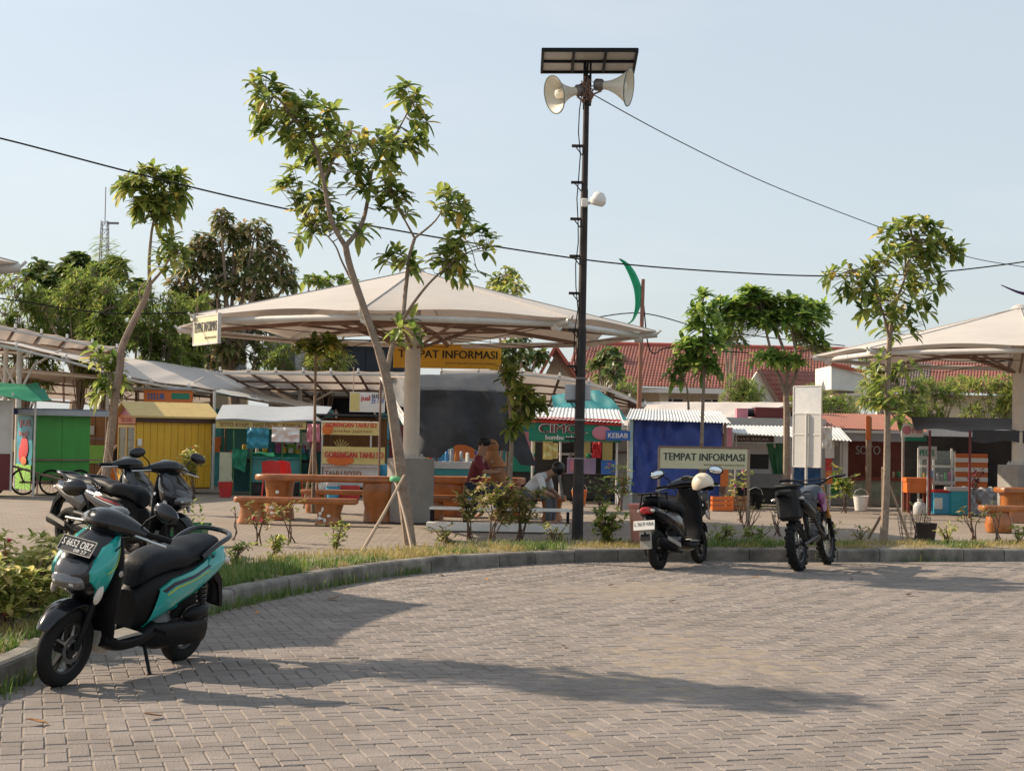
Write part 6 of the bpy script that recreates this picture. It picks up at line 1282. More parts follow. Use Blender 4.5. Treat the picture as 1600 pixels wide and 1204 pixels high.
cloth('blue_sheet', st, cm('blue_sheet', (.03,.10,.25), .5), (X(1236), -.1, .2), (X(1284), -.1, .2), (X(1280), 0, .85), (X(1240), 0, .85), .04); P_('back_wall', st, m_pale, X(1140), X(1300), 1.1, 1.14, 0, 1.9)
for p in (1146, 1232, 1290): tb('post', st, m_steel, [(X(p), -.5, 0), (X(p), -.5, 1.56)], .02)
for i, (a, b, z0, z1, mm) in enumerate([(1282,1296,1.05,1.5,m_white),(1283,1293,.78,1.04,m_red),(1283,1294,.5,.77,m_orange)]): P_('poster', st, mm, X(a), X(b), -.52, -.50, z0, z1)
P_('rear_box', st, m_pinkb, X(1160), X(1178), 1.6, 2.1, 1.9, 2.12); P_('rear_cover', st, m_maroon, X(1190), X(1238), 1.6, 2.4, 1.9, 2.15); tb('roll', st, m_ktarp, [(X(1170), 1.9, 2.02), (X(1240), 1.9, 2.06)], .10, 10); P_('rear_roof', st, m_gsheet, X(1130), X(1300), 1.2, 2.6, 1.86, 1.9); P_('rear_post', st, m_rust, X(1236)-.03, X(1236)+.03, 2.3, 2.36, 0, 1.86); P_('rear_post', st, m_rust, X(1140)-.03, X(1140)+.03, 2.3, 2.36, 0, 1.86)
m_wpan = cm('white_panel_sheet', (.74,.73,.70), .5, var=.04, trans=.35)
# tall white panel on a post
d_ = 30.5; q = Wd(1261, 690, d_); st = thing('panel_sign', 'tall blank white panel on a steel post in front of the stalls', 'sign', V((q.x, d_, PZ)), rad(-45)); s_ = d_/FPX; z1 = Wd(1261, 603, d_).z-PZ; z0 = Wd(1261, 729, d_).z-PZ; w_ = 50*s_; zm = [z0, z0+(z1-z0)*.40, z0+(z1-z0)*.66, z1]
for a, b in zip(zm, zm[1:]): P_('panel', st, m_wpan if b < z1 else cm('worn_white_panel', (.64,.64,.63), .5, var=.05, dirt=.95, dcol=(.33,.37,.42), scale=3), -w_/2, w_/2, -.01, .01, a+.012, b-.012)
for x in (-w_/2-.008, w_/2+.008): P_('frame_side', st, m_steel, x-.012, x+.012, -.02, .02, z0, z1)
for z in zm: P_('frame_bar', st, m_steel, -w_/2+.004, w_/2-.004, -.018, .018, z-.012, z+.012)
tb('post', st, m_steel, [(.02, -.045, -.02), (.02, -.045, zm[2])], .026)
# --- brown stall with posts on the right
c = G(1370, 790, PZ)+V((0, .4, 0)); s_ = c.y/FPX; st = thing('food_stall', 'red-brown walled stall with zinc eave behind the right sapling', 'stall', c, rad(-3), 'stalls of the food market'); X = lambda p: (p-1370)*s_; m_rb = cm('red_brown_wall', (.20,.045,.025), .6, var=.2)
corr('roof', st, m_rustroof, (X(1268), -.3, 1.72), (X(1450), -.3, 1.66), (X(1442), 1.7, 2.06), (X(1272), 1.7, 2.06), 22); P_('eave', st, m_zinc, X(1300), X(1450), -.42, -.32, 1.60, 1.66); P_('fascia', st, m_gsheet, X(1300), X(1450), -.30, -.28, 1.42, 1.6); P_('back_wall', st, m_rb, X(1330), X(1448), .8, .84, .0, 1.7); P_('left_wall', st, m_pale, X(1280), X(1330), .5, .54, .3, 1.6)
for p in (1282, 1298, 1318, 1418, 1446): tb('post', st, m_steel if p < 1400 else m_stake, [(X(p), -.2, 0), (X(p), -.2, 1.64)], .024)
text(st, 'SOTO', (X(1352), .79, 1.12), (1, 0, 0), (0, 0, 1), .55, .2, m_pale, .02, .005); P_('white_door', st, m_white, X(1322), X(1330), -.1, -.07, .2, 1.5)
P_('counter', st, cm('painted_counter', (.30,.33,.24), .6, var=.4, scale=5, dirt=.6, dcol=(.25,.06,.05)), X(1330), X(1425), -.1, .4, .0, .55); P_('counter_top', st, m_rb, X(1328), X(1428), -.14, .42, .55, .62); P_('concrete_step', st, m_conc, X(1285), X(1335), -.4, .2, 0, .22); P_('green_board', st, m_grn, X(1290), X(1330), .0, .03, .22, .62); P_('upright_board', st, m_stake, X(1352), X(1360), -.62, -.55, 0, 1.95); P_('orange_board', st, m_orange, X(1351), X(1358), -.64, -.625, 1.45, 1.98)
for i, (a, z) in enumerate(((1298, 1.28), (1310, 1.30), (1302, 1.0), (1303, .72))): P_('notice', st, m_white if i != 2 else m_brnwood, X(a), X(a)+.16, .46, .495, z, z+.24)
goods(st, '%s on the counter of the red-brown stall', 'goods on the red-brown stall', X(1400), X(1424), .1, .62, 4, .2)
# --- black tarpaulin tent on the right
d_ = 31; c = V((Wd(1530, 690, d_).x, d_, PZ)); s_ = d_/FPX; st = thing('tarpaulin_tent', 'black tarpaulin tent with dark posts beside the right pavilion', 'tent', c, rad(-3), 'stalls of the food market'); X = lambda p: (p-1530)*s_; m_kt = cm('black_tent_cloth', (.035,.037,.042), .6, var=.15); zt = 1.55-PZ
Z = lambda y: CAM_H-PZ+(693-y)*s_
f = MB(); f.grid(lambda u_, v_: (X(1445)+(X(1640)-X(1445))*u_, 1.3-1.9*v_*(.35+.65*min(1, u_*2.2)), Z(651)-(Z(651)-Z(672))*v_-.06*sin(pi*v_)+.03*sin(u_*14)*v_-.14*max(0, .2-u_)*5*v_*(1-v_)), 40, 12, .012); f.build('roof_cloth', m_kt, st, True)
f = MB(); f.grid(lambda u_, v_: (X(1508)+(X(1640)-X(1508))*u_, -.61+.02*sin(u_*25), Z(672)-(Z(672)-Z(690))*v_*(1+.1*sin(u_*12))), 40, 4, V((0, .01, 0))); f.build('valance', m_kt, st, True)
for p, y in ((1458, .25), (1505, -.58), (1640, -.58)): tb('post', st, m_maroon if p != 1640 else m_rust, [(X(p), y, 0), (X(p), y, Z(672)-.02)], .025)
P_('back_counter', st, m_pale, X(1465), X(1530), 2.0, 2.3, .55, .62); P_('glass_case', st, m_glass, X(1475), X(1530), 2.02, 2.4, .62, 1.25); P_('case_frame', st, m_white, X(1475), X(1530), 2.3, 2.34, .9, .95)
for p in (1475, 1500, 1530): P_('case_post', st, m_white, X(p)-.02, X(p)+.02, 2.36, 2.40, 0, 1.3)
P_('striped_wall', st, m_orange, X(1535), X(1590), 2.4, 2.44, .0, 1.2)
for z in (.62, .82, 1.02): P_('stripe', st, m_white, X(1535), X(1590), 2.37, 2.395, z, z+.09)
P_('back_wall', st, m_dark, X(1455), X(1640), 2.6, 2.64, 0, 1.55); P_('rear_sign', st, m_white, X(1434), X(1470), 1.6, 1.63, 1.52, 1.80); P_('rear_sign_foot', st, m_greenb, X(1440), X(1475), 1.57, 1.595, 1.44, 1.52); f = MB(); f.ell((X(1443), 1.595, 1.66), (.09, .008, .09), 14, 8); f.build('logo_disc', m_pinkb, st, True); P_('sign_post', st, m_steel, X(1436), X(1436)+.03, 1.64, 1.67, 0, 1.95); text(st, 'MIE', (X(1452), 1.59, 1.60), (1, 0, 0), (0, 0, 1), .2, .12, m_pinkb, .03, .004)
text(st, 'PECEL', (X(1455), 1.0, 1.15), (1, 0, 0), (0, 0, 1), .3, .12, m_greenb, .03, .004); P_('menu_board', st, m_pale, X(1453), X(1482), 1.01, 1.03, 1.08, 1.34); tb('menu_pole', st, m_steel, [(X(1468), 1.05, 0), (X(1468), 1.05, 1.3)], .015)
goods(st, '%s in the glass case under the black tent', 'goods under the black tent', X(1478), X(1528), 2.2, .62, 7, .3)
# plastic chairs, stacked
def pchair(label, p, rz, z=0, m=m_orange):
    r = thing('plastic_chair', label, 'chair', (p.x, p.y, PZ+z), rz, 'orange plastic chairs'); f = MB(); f.grid(lambda u_, v_: (-.2+.4*u_, -.2+.4*v_, .40-.015*sin(pi*u_)), 6, 6, .015); f.build('seat', m, r, True)
    f = MB(); f.grid(lambda u_, v_: (-.2+.4*u_, .19+.09*v_+.03*(2*u_-1)**2*-1, .40+.40*v_-.04*(2*u_-1)**2*v_), 8, 6, V((0, .015, 0))); f.build('backrest', m, r, True)
    for x in (-.18, .18):
        for y in (-.18, .18): tb('leg', r, m, [(x, y, .39), (x*1.12, y*1.15, 0)], .018, 6)
    return r
pc_ = G(1444, 797, PZ)
for k, n in enumerate(('lowest', 'middle', 'topmost')): pchair('orange plastic chair, %s of the stack beside the tent post' % n, pc_+V((.25, .5, 0)), rad(150), .14*k)
tbl = thing('plastic_table', 'orange plastic table in front of the red-brown stall', 'table', G(1432, 800, PZ), rad(-3)); P_('top', tbl, m_orange, -.26, .26, -.26, .26, .62, .70); P_('apron', tbl, m_orange, -.24, .24, -.24, .24, .40, .62)
for x in (-.2, .2):
    for y in (-.2, .2): P_('leg', tbl, m_rb, x-.03, x+.03, y-.03, y+.03, 0, .40)
c = G(1496, 803, PZ); ck = thing('cooler_box', 'turquoise cooler box with pale lid under the black tent', 'cooler', c, rad(-3)); P_('body', ck, cm('turquoise_plastic', (.02,.30,.36), .4), -.16, .16, -.2, .2, 0, .46); f = MB(); f.cbox((0, 0, .50), (.46, .44, .08), .02); f.build('lid', m_pale, ck)
c = G(1469, 802, PZ); ck = thing('cooler_box', 'blue and white cooler box beside the tent post', 'cooler', c, rad(-3)); P_('body', ck, m_bluep, -.15, .15, -.2, .2, .0, .42); P_('stripe', ck, m_white, -.16, .0, -.21, -.201, .1, .32); f = MB(); f.cbox((0, 0, .45), (.34, .42, .06), .02); f.build('lid', m_red, ck)
c = G(1437, 803, PZ); f = MB(); f.lathe([(.001, 0), (.12, 0), (.13, .02), (.13, .16), (.10, .22), (.04, .25), (.05, .27), (.05, .30), (.001, .30)], 18); tag(f.build('water_jar', cm('cloudy_plastic', (.50,.50,.48), .2), None, True, c), 'cloudy white water jar in front of the orange table', 'jar')
c = G(1528, 803, PZ); ck = thing('covered_table', 'table wrapped in crinkled transparent plastic beside the right plinth', 'table', c, rad(-3)); P_('table', ck, m_brnwood, -.28, .28, -.2, .2, .0, .44); cloth('plastic_front', ck, cm('crinkled_plastic', (.40,.40,.41), .12, var=.3, scale=8, bump=.6, bscale=9), (-.34, -.26, .0), (.36, -.24, .0), (.32, -.22, .5), (-.30, -.22, .5), .05, 14); cloth('plastic_top', ck, MATS['crinkled_plastic'], (-.31, -.22, .5), (.33, -.22, .5), (.32, .24, .52), (-.3, .24, .52), .03)
shrub('potted plant with dark red leaves on the plastic-wrapped table', V((c.x-.05, c.y, PZ+.52)), .34, .16, 5, 30, .08, cm('dark_red_leaf', (.22,.03,.05), .5), None, 0, .2, 'potted_plant')
# portrait board on the right plinth
# ------------------------------------------------------------------ loose market gear between the stalls
def bucket(label, x, y, m, h=.32, r_=.16, dy=0):
    r = thing('bucket', label, 'bucket', G(x, y, PZ)+V((0, dy, 0)), 0, 'market buckets'); f = MB(); f.lathe([(.001, 0), (r_*.75, 0), (r_, h), (r_*1.06, h), (r_*.97, h-.01), (r_*.73, .02), (.001, .02)], 18); f.build('pail', m, r, True)
    f = MB(); f.tube([(-r_, 0, h-.02), (-r_*.7, 0, h+.10), (0, 0, h+.15), (r_*.7, 0, h+.10), (r_, 0, h-.02)], .006, 5); f.build('handle', m_steel, r, True)
def crate(label, x, y, m, w_=.42, h=.28, dy=0, z=0, rz=0):
    r = thing('crate', label, 'crate', G(x, y, PZ)+V((0, dy, z)), rz, 'market crates')
    for k in range(3):
        zz = .02+k*h/3
        for (a, b, c_, d_) in ((-w_/2, w_/2, -.16, -.145), (-w_/2, w_/2, .145, .16), (-w_/2, -w_/2+.015, -.145, .145), (w_/2-.015, w_/2, -.145, .145)): P_('slat', r, m, a, b, c_, d_, zz, zz+h/3-.03)
    for a in (-w_/2+.02, w_/2-.02):
        for b in (-.14, .14): P_('corner_post', r, m, a-.012, a+.012, b-.004 if b < 0 else b-.012, b+.012 if b < 0 else b+.004, 0, h)
    P_('base', r, m, -w_/2, w_/2, -.16, .16, 0, .018)
def hangcloth(label, x0, x1, y0, y1, d_, m):
    a, b = Wd(x0, y0, d_), Wd(x1, y0, d_); zb = Wd((x0+x1)/2, y1, d_).z; o = V(((a.x+b.x)/2, d_, a.z)); r = thing('hanging_cloth', label, 'cloth', o, 0, 'cloths hung in the market')
    w_ = (b.x-a.x)/2; cloth('cloth', r, m, (-w_, 0, zb-a.z), (w_, 0, zb-a.z), (w_, 0, 0), (-w_, 0, 0), .05, 9); tb('line', r, m_rust, [(-w_-.25, .01, .03), (0, .01, .0), (w_+.25, .01, .03)], .006, 5)
random.seed(99)
bucket('red bucket at the foot of the grey-roofed stall', 352, 776, m_red); bucket('white bucket beside the fritter stall counter', 500, 778, m_white); bucket('blue bucket under the fritter stall counter', 520, 779, m_bluep, .26)
bucket('orange bucket beside the green lettered cart', 905, 790, m_orange); bucket('grey bucket at the left corner of the blue booth', 975, 795, m_gsheet, .3); bucket('dark bucket at the foot of the zinc awning stall', 1180, 795, m_black, .3); bucket('white bucket before the red-brown stall', 1345, 797, m_white, .3)
crate('yellow crate under the table of the grey-roofed stall', 480, 772, m_yelp, dy=.3); crate('red crate stacked behind the left log bench, by the fritter stall', 545, 779, m_red, dy=.1); crate('blue crate beside the teal counter under the tarpaulin', 735, 778, m_bluep); crate('green crate by the long-haired person, near the dark green cart', 905, 783, m_grn, dy=.5); crate('brown wooden crate in front of the zinc awning stall', 1150, 796, m_brnwood); crate('orange crate at the foot of the blue booth right corner', 1128, 797, m_orange); crate('wooden crate between the tall white panel and the step', 1275, 796, m_brnwood); crate('red crate under the black tent near the glass case', 1478, 790, m_red, dy=1.2)
hangcloth('white cloths hung above the clutter of the grey-roofed stall', 425, 468, 667, 690, 34.6, m_white); hangcloth('teal cloth hung behind the posts of the grey-roofed stall', 386, 420, 668, 700, 34.8, m_cyanb); hangcloth('pink shirt hung by the reddish prop pole', 480, 500, 662, 690, 33.0, m_pinkb); hangcloth('striped pale cloth hung in the red-brown stall', 1284, 1300, 668, 700, 32.6, m_white)
hangcloth('blue batik cloth hung behind the capped person', 742, 768, 705, 735, 32.5, cm('batik_blue', (.05,.08,.35), .7, var=.5, scale=14)); hangcloth('yellow cloth hung in the CIMOL stall', 850, 872, 692, 716, 33.4, m_yelp); hangcloth('red cloth hung beside the KEBAB board', 925, 940, 690, 715, 33.4, m_red)
for k, (x, lb) in enumerate(((428, 'red plastic chair at the grey-roofed stall, left one'), (452, 'red plastic chair at the grey-roofed stall, right one'), (1205, 'red plastic chair in front of the grey counter'))): q = pchair(lb, G(x, 778, PZ), rad(170-20*k), 0, m_red); q['group'] = 'red plastic chairs'
# ------------------------------------------------------------------ fallen leaves and litter
random.seed(3); m_fall = mat('fallen_leaf', (.36,.17,.06), .7, var=.3)
lf = MB(); leaf(lf, V((-.05, 0, .0)), V((1, 0, .12)), V((0, 0, 1)), .11, .05, -.12); lme = lf.mesh('fallen_leaf', m_fall)
for (x, y) in ((428,931),(655,893),(690,899),(520,936),(402,958),(1180,902),(955,915),(1330,905),(240,1120),(60,1130),(880,1010),(1420,930),(760,905),(1050,940)):
    p = G(x, y, .006); o = bpy.data.objects.new('fallen_leaf', lme); C.objects.link(o); o.location = p; o.rotation_euler = (0, 0, random.uniform(0, 6.28)); o.scale = (random.uniform(.7, 1.3),)*3; tag(o, 'dry brown fallen leaf lying on the paving blocks', 'leaf', 'fallen leaves on the paving')
# ================================================================== market roofs
m_memT = mat('roof_membrane', (.56,.51,.47), .7, var=.06, scale=1, dirt=.3, dcol=(.40,.35,.31), trans=.12)
m_memU = mat('shaded_membrane', (.50,.43,.375), .75, var=.10, scale=1, dirt=.3, dcol=(.36,.30,.26), trans=.42)  # browner copy of roof_membrane: shade of the undersides is put into its colour
def pline(pts, t):
    k = t*(len(pts)-1); i = min(int(k), len(pts)-2); return pts[i].lerp(pts[i+1], k-i)
def membrane(label, A, B, C_, D_, ribs=6, purl=3, sag=.06, scal=.08, nsc=6, m=None, posts=(), ribm=None, name='market_roof'):
    """A-B one long edge, D-C the other (px, py, depth)"""
    
    lo_ = [V(p) for p in crom([tuple(Wd(*p)) for p in A], 6)] if isinstance(A, list) else [Wd(*A), Wd(*B)]
    up_ = [V(p) for p in crom([tuple(Wd(*p)) for p in D_], 6)] if isinstance(A, list) else [Wd(*D_), Wd(*C_)]
    LE = lambda u_: pline(lo_, u_)
    UE = lambda u_: pline(up_, u_)
    c = (LE(0)+LE(1)+UE(0)+UE(1))/4; r0 = V((c.x, c.y, PZ)); r = thing(name, label, 'roof', r0, 0, 'market roofs')
    def S(u_, v_):
        p = LE(u_).lerp(UE(u_), v_); k = abs(sin(u_*nsc*pi)); return p-r0-V((0, 0, sag*k*(.35+.65*sin(pi*v_))))+V((0, 0, 0))
    f = MB(); f.grid(S, nsc*8, 10); f.build('membrane', m or m_memU, r, True); rm = ribm or m_rust
    for k in range(ribs+1):
        u_ = k/ribs; tb('rafter', r, rm, [LE(u_)-r0-V((0, 0, .05)), (LE(u_)+UE(u_))/2-r0-V((0, 0, .05)), UE(u_)-r0-V((0, 0, .05))], .035, 6)
        f = MB(); f.cbox(LE(u_)-r0+V((0, 0, .01)), (.05, .05, .10), .01); f.build('edge_bracket', m_white, r)
    for k in range(purl+1):
        v_ = k/purl; tb('purlin', r, rm if k else m_steel, [LE(i_/12).lerp(UE(i_/12), v_)-r0-V((0, 0, .09)) for i_ in range(13)], .03, 6)
    for (u_, v_) in posts:
        p = LE(u_).lerp(UE(u_), v_)-r0; f = MB(); f.tube([(p.x, p.y, 0), (p.x, p.y, p.z-.06)], .06, 10); f.build('post', m_steel, r, True)
        for sx in (-.9, .9): tb('arched_brace', r, m_steel, [(p.x, p.y, p.z-1.1), (p.x+sx*.35, p.y, p.z-.45), (p.x+sx, p.y, p.z-.12)], .03, 6)
    return r
membrane('grey membrane roof at the upper left edge, seen from below', (-60,494,35), (183,541,37), (150,556,45), (-90,552,44), 6, 3, .10, .05, 5, m_memU, ((.35,.5),))
membrane('long pale sunlit membrane roof descending to the right behind the yellow kiosk', [(-40,528,32),(0,533,32.5),(118,561,34.5),(223,592,37),(328,607,40),(525,643,46)], None, None, [(-40,523,36),(0,529,37),(181,556,40),(296,572,43),(400,594,46),(530,641,50)], 8, 2, .03, .03, 8, m_memT, ((.25,.4),(.6,.5)), m_steel)
membrane('brown-shaded membrane roof behind the yellow kiosk', (-20,570,41), (330,600,42), (330,640,52), (-20,615,50), 6, 3, .06, .05, 6, m_memU, ((.12,.5),(.5,.5)))
membrane('membrane roof seen from below left of the pavilion column', (344,577,39), (645,580,39.5), (650,628,50), (430,622,50), 7, 4, .07, .05, 7, m_memU, ((.3,.5),(.8,.5)))
membrane('membrane roof seen from below behind the black pole', [(690,578,39.5),(800,578,39.5),(900,590,40),(960,608,40.3),(1008,630,40.5)], None, None, [(690,628,50),(800,630,50),(880,632,49),(960,634,47),(1000,634,44)], 7, 4, .05, .05, 7, m_memU, ((.2,.5),))
membrane('broad cream sunlit membrane roof behind the blue booth', (940,664,37.5), (1140,664,37.5), (1240,628,47), (935,627,47), 6, 3, .03, .03, 6, m_memT, ((.2,.6),(.8,.6)), m_steel)
membrane('low brown membrane roof behind the brown stall', (640,612,44), (720,612,44), (720,640,52), (640,640,52), 3, 3, .05, .05, 3, m_memU, ((.5,.5),))
# white plastic sheet under the long roof
A, B, C2, D2 = Wd(335, 611, 38), Wd(525, 645, 41), Wd(490, 630, 43), Wd(350, 606, 41); r0 = V((A.x+1.2, 39, PZ)); r = thing('plastic_sheet_roof', 'translucent white sheet roof tucked under the long membrane', 'roof', r0, 0)
cloth('sheet', r, cm('white_sheet', (.56,.60,.63), .4, trans=.25), A-r0, B-r0, C2-r0, D2-r0, .02)
for p in (A, B): tb('post', r, m_steel, [(p.x-r0.x, p.y-r0.y+.05, 0), (p.x-r0.x, p.y-r0.y+.05, p.z-r0.z)], .03)
# dark rear screens and cloths under the market roofs, so that the stalls stand in front of a crowded market
def screen(label, x0, x1, ytop, d_, m, rows=4):
    a, b = Wd(x0, 700, d_), Wd(x1, 700, d_); z = Wd((x0+x1)/2, ytop, d_).z-PZ; r = thing('market_partition', label, 'partition', V(((a.x+b.x)/2, d_, PZ)), 0, 'partitions at the back of the market'); w_ = b.x-a.x
    n = max(2, int(w_/.6))
    for k in range(n): P_('board', r, m, -w_/2+w_*k/n+.006, -w_/2+w_*(k+1)/n-.006, random.uniform(-.02, .02), .05, 0, z+random.uniform(-.05, .05))
    P_('rail', r, m_rust, -w_/2, w_/2, -.06, -.03, z*.6, z*.6+.06)
    for k in range(n*2):
        x = random.uniform(-w_/2, w_/2-.5); zz = random.uniform(.5, max(.6, z-.6)); P_('poster', r, random.choice([m_white, m_pale, m_yelp, m_pinkb, m_cyanb, m_orange, m_lime_p, m_red, m_bluep]), x, x+random.uniform(.2, .6), -.075-.004*k, -.065-.004*k, zz, zz+random.uniform(.2, .5))
screen('brown boards at the back of the market behind the carts on the left', -60, 190, 640, 41, m_brnwood)
screen('teal boards at the back of the market behind the grey-roofed stall', 330, 520, 640, 41, m_tealc)
screen('dull teal boards at the back of the market behind the pavilion', 590, 850, 650, 42, m_tealc)
screen('pale boards at the back of the market left of the blue booth', 840, 1000, 668, 42, m_pale)
screen('brown boards at the back of the market behind the zinc awning', 1120, 1300, 675, 42, m_brnwood)
screen('pale boards at the back of the market behind the black tent', 1290, 1640, 665, 40, m_pale)
# ================================================================== houses behind
m_tile = mat('terracotta_tile', (.235,.075,.05), .7, var=.25, scale=3, dirt=.45, dcol=(.12,.05,.04)); m_dtile = mat('dark_tile', (.045,.042,.045), .6, var=.3, dirt=.3)
m_wallc = mat('cream_wall', (.60,.53,.40), .8, var=.08, dirt=.2); m_wallw = mat('white_wall', (.66,.64,.60), .8, var=.06, dirt=.2, dcol=(.45,.42,.38)); m_redb = mat('red_bargeboard', (.38,.08,.05), .6); m_win = mat('dark_window', (.02,.022,.025), .15)
def tileroof(par, A, B, C_, D_, waves, courses, m, name='roof', amp=.028):
    nn = (B-A).cross(D_-A).normalized(); nn = nn if nn.z > 0 else -nn; f = MB()
    def S(u_, v_):
        k = v_*courses; st_ = (k-math.floor(k)); return A.lerp(B, u_).lerp(D_.lerp(C_, u_), v_)+nn*(amp*abs(sin(u_*waves*pi))+.05*(1-st_))
    f.grid(S, waves*4, courses*3, nn*-.04); return f.build(name, m, par, False)
def window(par, x0, x1, y, z0, z1, m=None):
    w = P_('window', par, m_wallw, x0, x1, y-.05, y-.001, z0, z1); P_('pane', w, m_win, x0+.06, x1-.06, y-.07, y-.052, z0+.06, z1-.06); P_('mullion', w, m_wallw, (x0+x1)/2-.03, (x0+x1)/2+.03, y-.085, y-.072, z0+.06, z1-.06)
d_ = 58; o0 = V((Wd(1080, 700, d_).x, d_, PZ-.02)); h = thing('tiled_house', 'long low house with a big red tiled roof behind the market', 'house', o0, 0, 'houses behind the market'); L = lambda x, y, dd: Wd(x, y, dd)-o0
tileroof(h, L(880, 600, 56), L(1330, 616, 58), L(1330, 548, 63), L(900, 538, 61), 90, 16, m_tile)
ze = L(1100, 607, 57).z; x0, x1 = L(885, 700, 57.5).x, L(1330, 700, 58.5).x
P_('wall', h, m_wallc, x0, x1, .3, .6, 0, ze-.1); P_('eave_board', h, m_wallw, x0-.1, x1, -1.3, -1.2, ze-.18, ze+.0); tb('ridge', h, m_redb, [L(900, 537, 61), L(1330, 547, 63)], .12)
for k in range(7): xx = x0+.6+k*1.42; window(h, xx, xx+.85, .3, ze-1.25, ze-.3)
for k in range(5): P_('pillar', h, m_wallc, x0+1.2+k*2.1, x0+1.5+k*2.1, -.9, -.6, 0, ze-.15)
P_('back_wall', h, m_wallc, x0, x1, 8, 8.3, 0, ze)
d_ = 53; o0 = V((Wd(868, 700, d_).x, d_, PZ-.02)); h = thing('gabled_house', 'cream gabled house with red bargeboards between pavilion and black pole', 'house', o0, 0, 'houses behind the market'); ap, bl, br_ = L(868, 541, 53), L(834, 602, 53), L(912, 604, 53)
f = MB(); f.prism([(bl.x+.2, 0), (br_.x-.2, 0), (br_.x-.2, br_.z), (ap.x, ap.z-.25), (bl.x+.2, bl.z)], 'y', .5, .7); f.build('gable_wall', m_wallc, h)
for a, b in ((ap, bl), (ap, br_)):
    f = MB(); f.bar(V((a.x, -.1, a.z)), V((b.x, -.1, b.z)), .10, .22); f.build('bargeboard', m_redb, h)
    f = MB(); A_ = V((a.x, -.05, a.z)); B_ = V((b.x, -.05, b.z)); f.grid(lambda u_, v_: A_.lerp(B_, u_)+V((0, 5*v_, 0)), 6, 6, .06); f.build('roof', m_tile, h)
for t in (.35, .72): q = ap.lerp(bl, t); f = MB(); f.bb(q.x+.08, q.x+.75, .1, .2, q.z-.12, q.z-.04); f.build('soffit_batten', m_rust, h)
window(h, ap.x-.4, ap.x+.4, .5, .9, 1.7)
d_ = 52; o0 = V((Wd(1195, 700, d_).x, d_, PZ-.02)); h = thing('gabled_house', 'small white gabled house with a brown tiled roof left of the white panel', 'house', o0, 0, 'houses behind the market'); ap, bl, br_ = L(1184, 579, 52), L(1150, 632, 52), L(1222, 640, 52)
f = MB(); f.prism([(bl.x, 0), (br_.x, 0), (br_.x, br_.z), (ap.x, ap.z), (bl.x, bl.z)], 'y', 0, .25); f.build('gable_wall', m_wallw, h); tileroof(h, L(1224, 644, 52), L(1330, 640, 52), L(1310, 582, 55), L(1184, 577, 52.2), 26, 9, m_tile); f = MB(); f.bar(L(1184, 577, 51.9), L(1226, 645, 51.9), .12, .2); f.build('bargeboard', m_rust, h); P_('side_wall', h, m_wallw, br_.x, L(1325, 640, 52).x, .4, .6, 0, br_.z-.2); window(h, br_.x+.3, br_.x+.8, .4, .8, 1.5)
d_ = 47; o0 = V((Wd(1318, 700, d_).x, d_, PZ-.02)); h = thing('white_shed', 'white walled upper storey with sloping edge under the right pavilion tip', 'house', o0, 0, 'houses behind the market'); p = [L(1299, 571, d_), L(1350, 585, d_), L(1350, 612, d_), L(1299, 608, d_)]
f = MB(); f.prism([(q.x, q.z) for q in p], 'y', 0, 2.5); f.build('wall', m_wallw, h); P_('lower_wall', h, m_wallc, p[3].x+.1, p[2].x-.05, .2, 2.4, 0, p[2].z-.1); f = MB(); f.bar(p[0]+V((-.1, -.05, .05)), p[1]+V((.1, -.05, .05)), .1, .12); f.build('roof_edge', m_redb, h); window(h, p[3].x+.3, p[3].x+.7, .2, .9, 1.7)
d_ = 56; o0 = V((Wd(1500, 700, d_).x, d_, PZ-.02)); h = thing('tiled_house', 'red tiled roof glimpsed under the right pavilion', 'house', o0, 0, 'houses behind the market'); tileroof(h, L(1430, 612, 55), L(1680, 620, 55), L(1680, 560, 60), L(1440, 562, 60), 50, 12, m_tile); P_('wall', h, m_wallc, L(1435, 700, 56).x, L(1670, 700, 56).x, 0, .3, 0, L(1500, 616, 55.5).z); window(h, -1, 0, 0, .9, 2.0)
d_ = 54; o0 = V((Wd(1405, 700, d_).x, d_, PZ-.02)); h = thing('tiled_house', 'grey-brown tiled roof behind the right sapling', 'house', o0, 0, 'houses behind the market'); tileroof(h, L(1365, 612, 53), L(1450, 616, 53), L(1455, 570, 56), L(1375, 566, 56), 20, 9, mat('grey_brown_tile', (.14,.10,.09), .7, var=.3)); P_('wall', h, m_wallw, L(1370, 700, 54).x, L(1446, 700, 54).x, 0, .3, 0, L(1400, 614, 53.5).z); window(h, -.5, .3, 0, .9, 1.8)
d_ = 50; o0 = V((Wd(325, 700, d_).x, d_, PZ-.02)); h = thing('tiled_house', 'house with a dark tiled roof, red patch at its corner, left of the pavilion', 'house', o0, 0, 'houses behind the market'); tileroof(h, L(262, 580, 49), L(388, 582, 49), L(372, 537, 53), L(282, 537, 53), 24, 9, m_dtile); tileroof(h, L(268, 578, 48.8), L(308, 580, 48.8), L(304, 560, 50.6), L(276, 558, 50.6), 8, 4, mat('red_tile', (.42,.06,.04), .6, var=.15), 'roof_patch'); P_('wall', h, m_wallc, L(268, 700, 50).x, L(384, 700, 50).x, 0, .3, 0, L(325, 582, 49.5).z); window(h, -.5, .3, 0, .9, 1.9)
d_ = 49; o0 = V((Wd(460, 700, d_).x, d_, PZ-.02)); h = thing('pale_house', 'pale two-tone concrete building behind the left half of the pavilion', 'house', o0, 0, 'houses behind the market'); a = L(423, 522, d_); b = L(500, 522, d_)
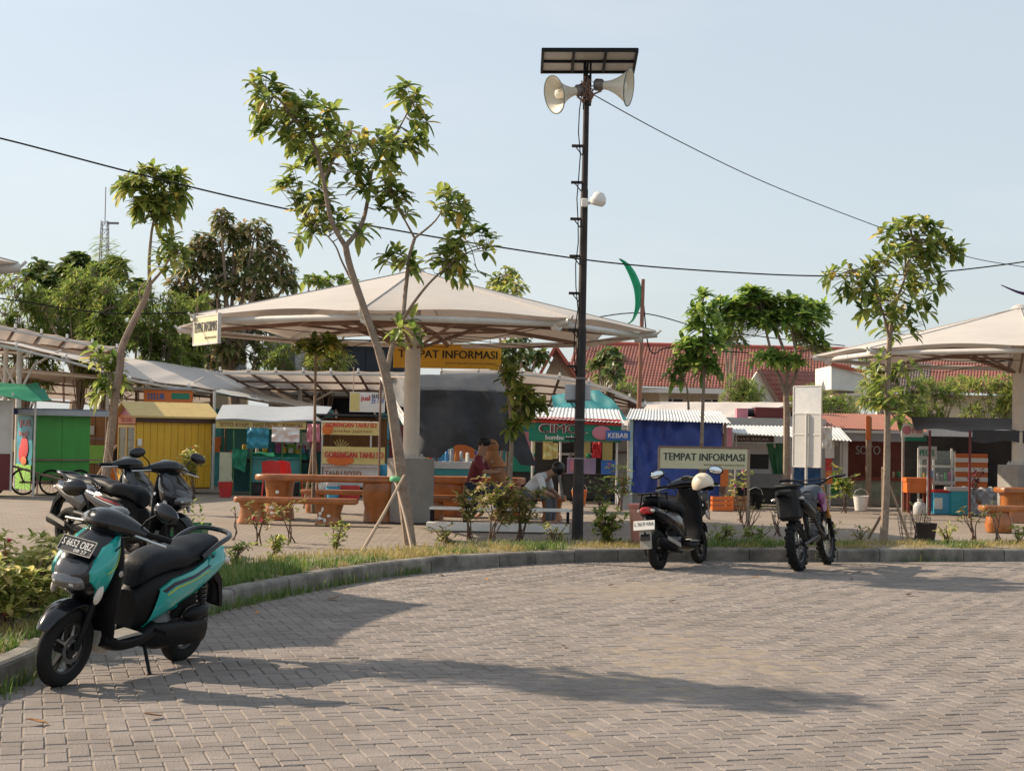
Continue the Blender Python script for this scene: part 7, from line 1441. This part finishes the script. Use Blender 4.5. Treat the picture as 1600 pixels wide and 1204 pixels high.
P_('wall', h, m_wallw, a.x, b.x, .3, 3, 0, a.z); P_('pillar', h, m_pale, a.x-.02, a.x+.34, 0, .28, 0, a.z-.0); P_('shutter', h, mat('grey_shutter', (.16,.16,.17), .6), a.x+.36, a.x+.72, .22, .29, 1.2, a.z-.1); P_('parapet', h, m_wallw, a.x-.1, b.x+.1, .2, 3.1, a.z, a.z+.15); P_('ledge', h, m_conc, a.x+.3, a.x+.9, .1, .29, 1.1, 1.2)
d_ = 48; o0 = V((Wd(565, 700, d_).x, d_, PZ-.02)); h = thing('dark_shed', 'dark navy walled shed behind the pavilion left of its column', 'shed', o0, 0, 'houses behind the market'); a = L(503, 536, d_); b = L(640, 536, d_)
mdn = mat('navy_wall', (.018,.022,.03), .7, var=.2)
for k in range(6): P_('wall_sheet', h, mdn, a.x+(b.x-a.x)*k/6+.005, a.x+(b.x-a.x)*(k+1)/6-.005, .02*(k % 2), .1, 0, a.z)
P_('roof', h, mdn, a.x-.2, b.x+.2, -.2, 3, a.z, a.z+.12); P_('back', h, mdn, a.x, b.x, 2.8, 2.9, 0, a.z)
# lattice mast
d_ = 150; o0 = V((Wd(155, 700, d_).x, d_, 0)); h = thing('lattice_mast', 'thin grey lattice radio mast far behind the trees on the left', 'mast', o0, 0); zt = Wd(155, 345, d_).z; m_mast = mat('mast_steel', (.20,.20,.22), .6); w0, w1 = .75, .28
cs = [(-1, -1), (1, -1), (1, 1), (-1, 1)]
for sx, sy in cs: tb('leg', h, m_mast, [(sx*w0, sy*w0, 0), (sx*w1, sy*w1, zt)], .05, 5)
f = MB(); N_ = 26
for k in range(N_):
    t0, t1 = k/N_, (k+1)/N_; a, b = w0+(w1-w0)*t0, w0+(w1-w0)*t1
    for j in range(4):
        p, q = cs[j], cs[(j+1) % 4]; f.bar((p[0]*a, p[1]*a, zt*t0), (q[0]*b, q[1]*b, zt*t1), .035); f.bar((p[0]*a, p[1]*a, zt*t0), (q[0]*a, q[1]*a, zt*t0), .035)
f.build('bracing', m_mast, h); tb('antenna', h, m_mast, [(0, 0, zt-.3), (0, 0, zt+3.2)], .05, 5); P_('dish_arm', h, m_mast, .2, 1.3, -.1, .1, zt-.3, zt-.1)
# pennant tip at the right edge
o0 = V((Wd(1640, 700, 33).x, 33, PZ)); h = thing('pennant_pole', 'purple pennant tip reaching in at the right edge', 'flagpole', o0, 0); tb('pole', h, MATS['brown_pole'], [(0, 0, 0), (0, 0, Wd(1640, 470, 33).z-PZ)], .05)
a = [Wd(x, y, 33)-o0 for x, y in ((1640,472),(1615,462),(1590,456),(1564,445))]; ac = crom([tuple(p) for p in a], 5); k = len(ac)
f = MB(); f.grid(lambda u_, v_: V(ac[min(int(round(u_*(k-1))), k-1)])+V((0, .02*sin(v_*6), (-.5+v_)*.13*(1-u_*.9))), k-1, 3, V((0, .012, 0))); f.build('pennant', mat('purple_pennant', (.06,.02,.10), .6), h, True)
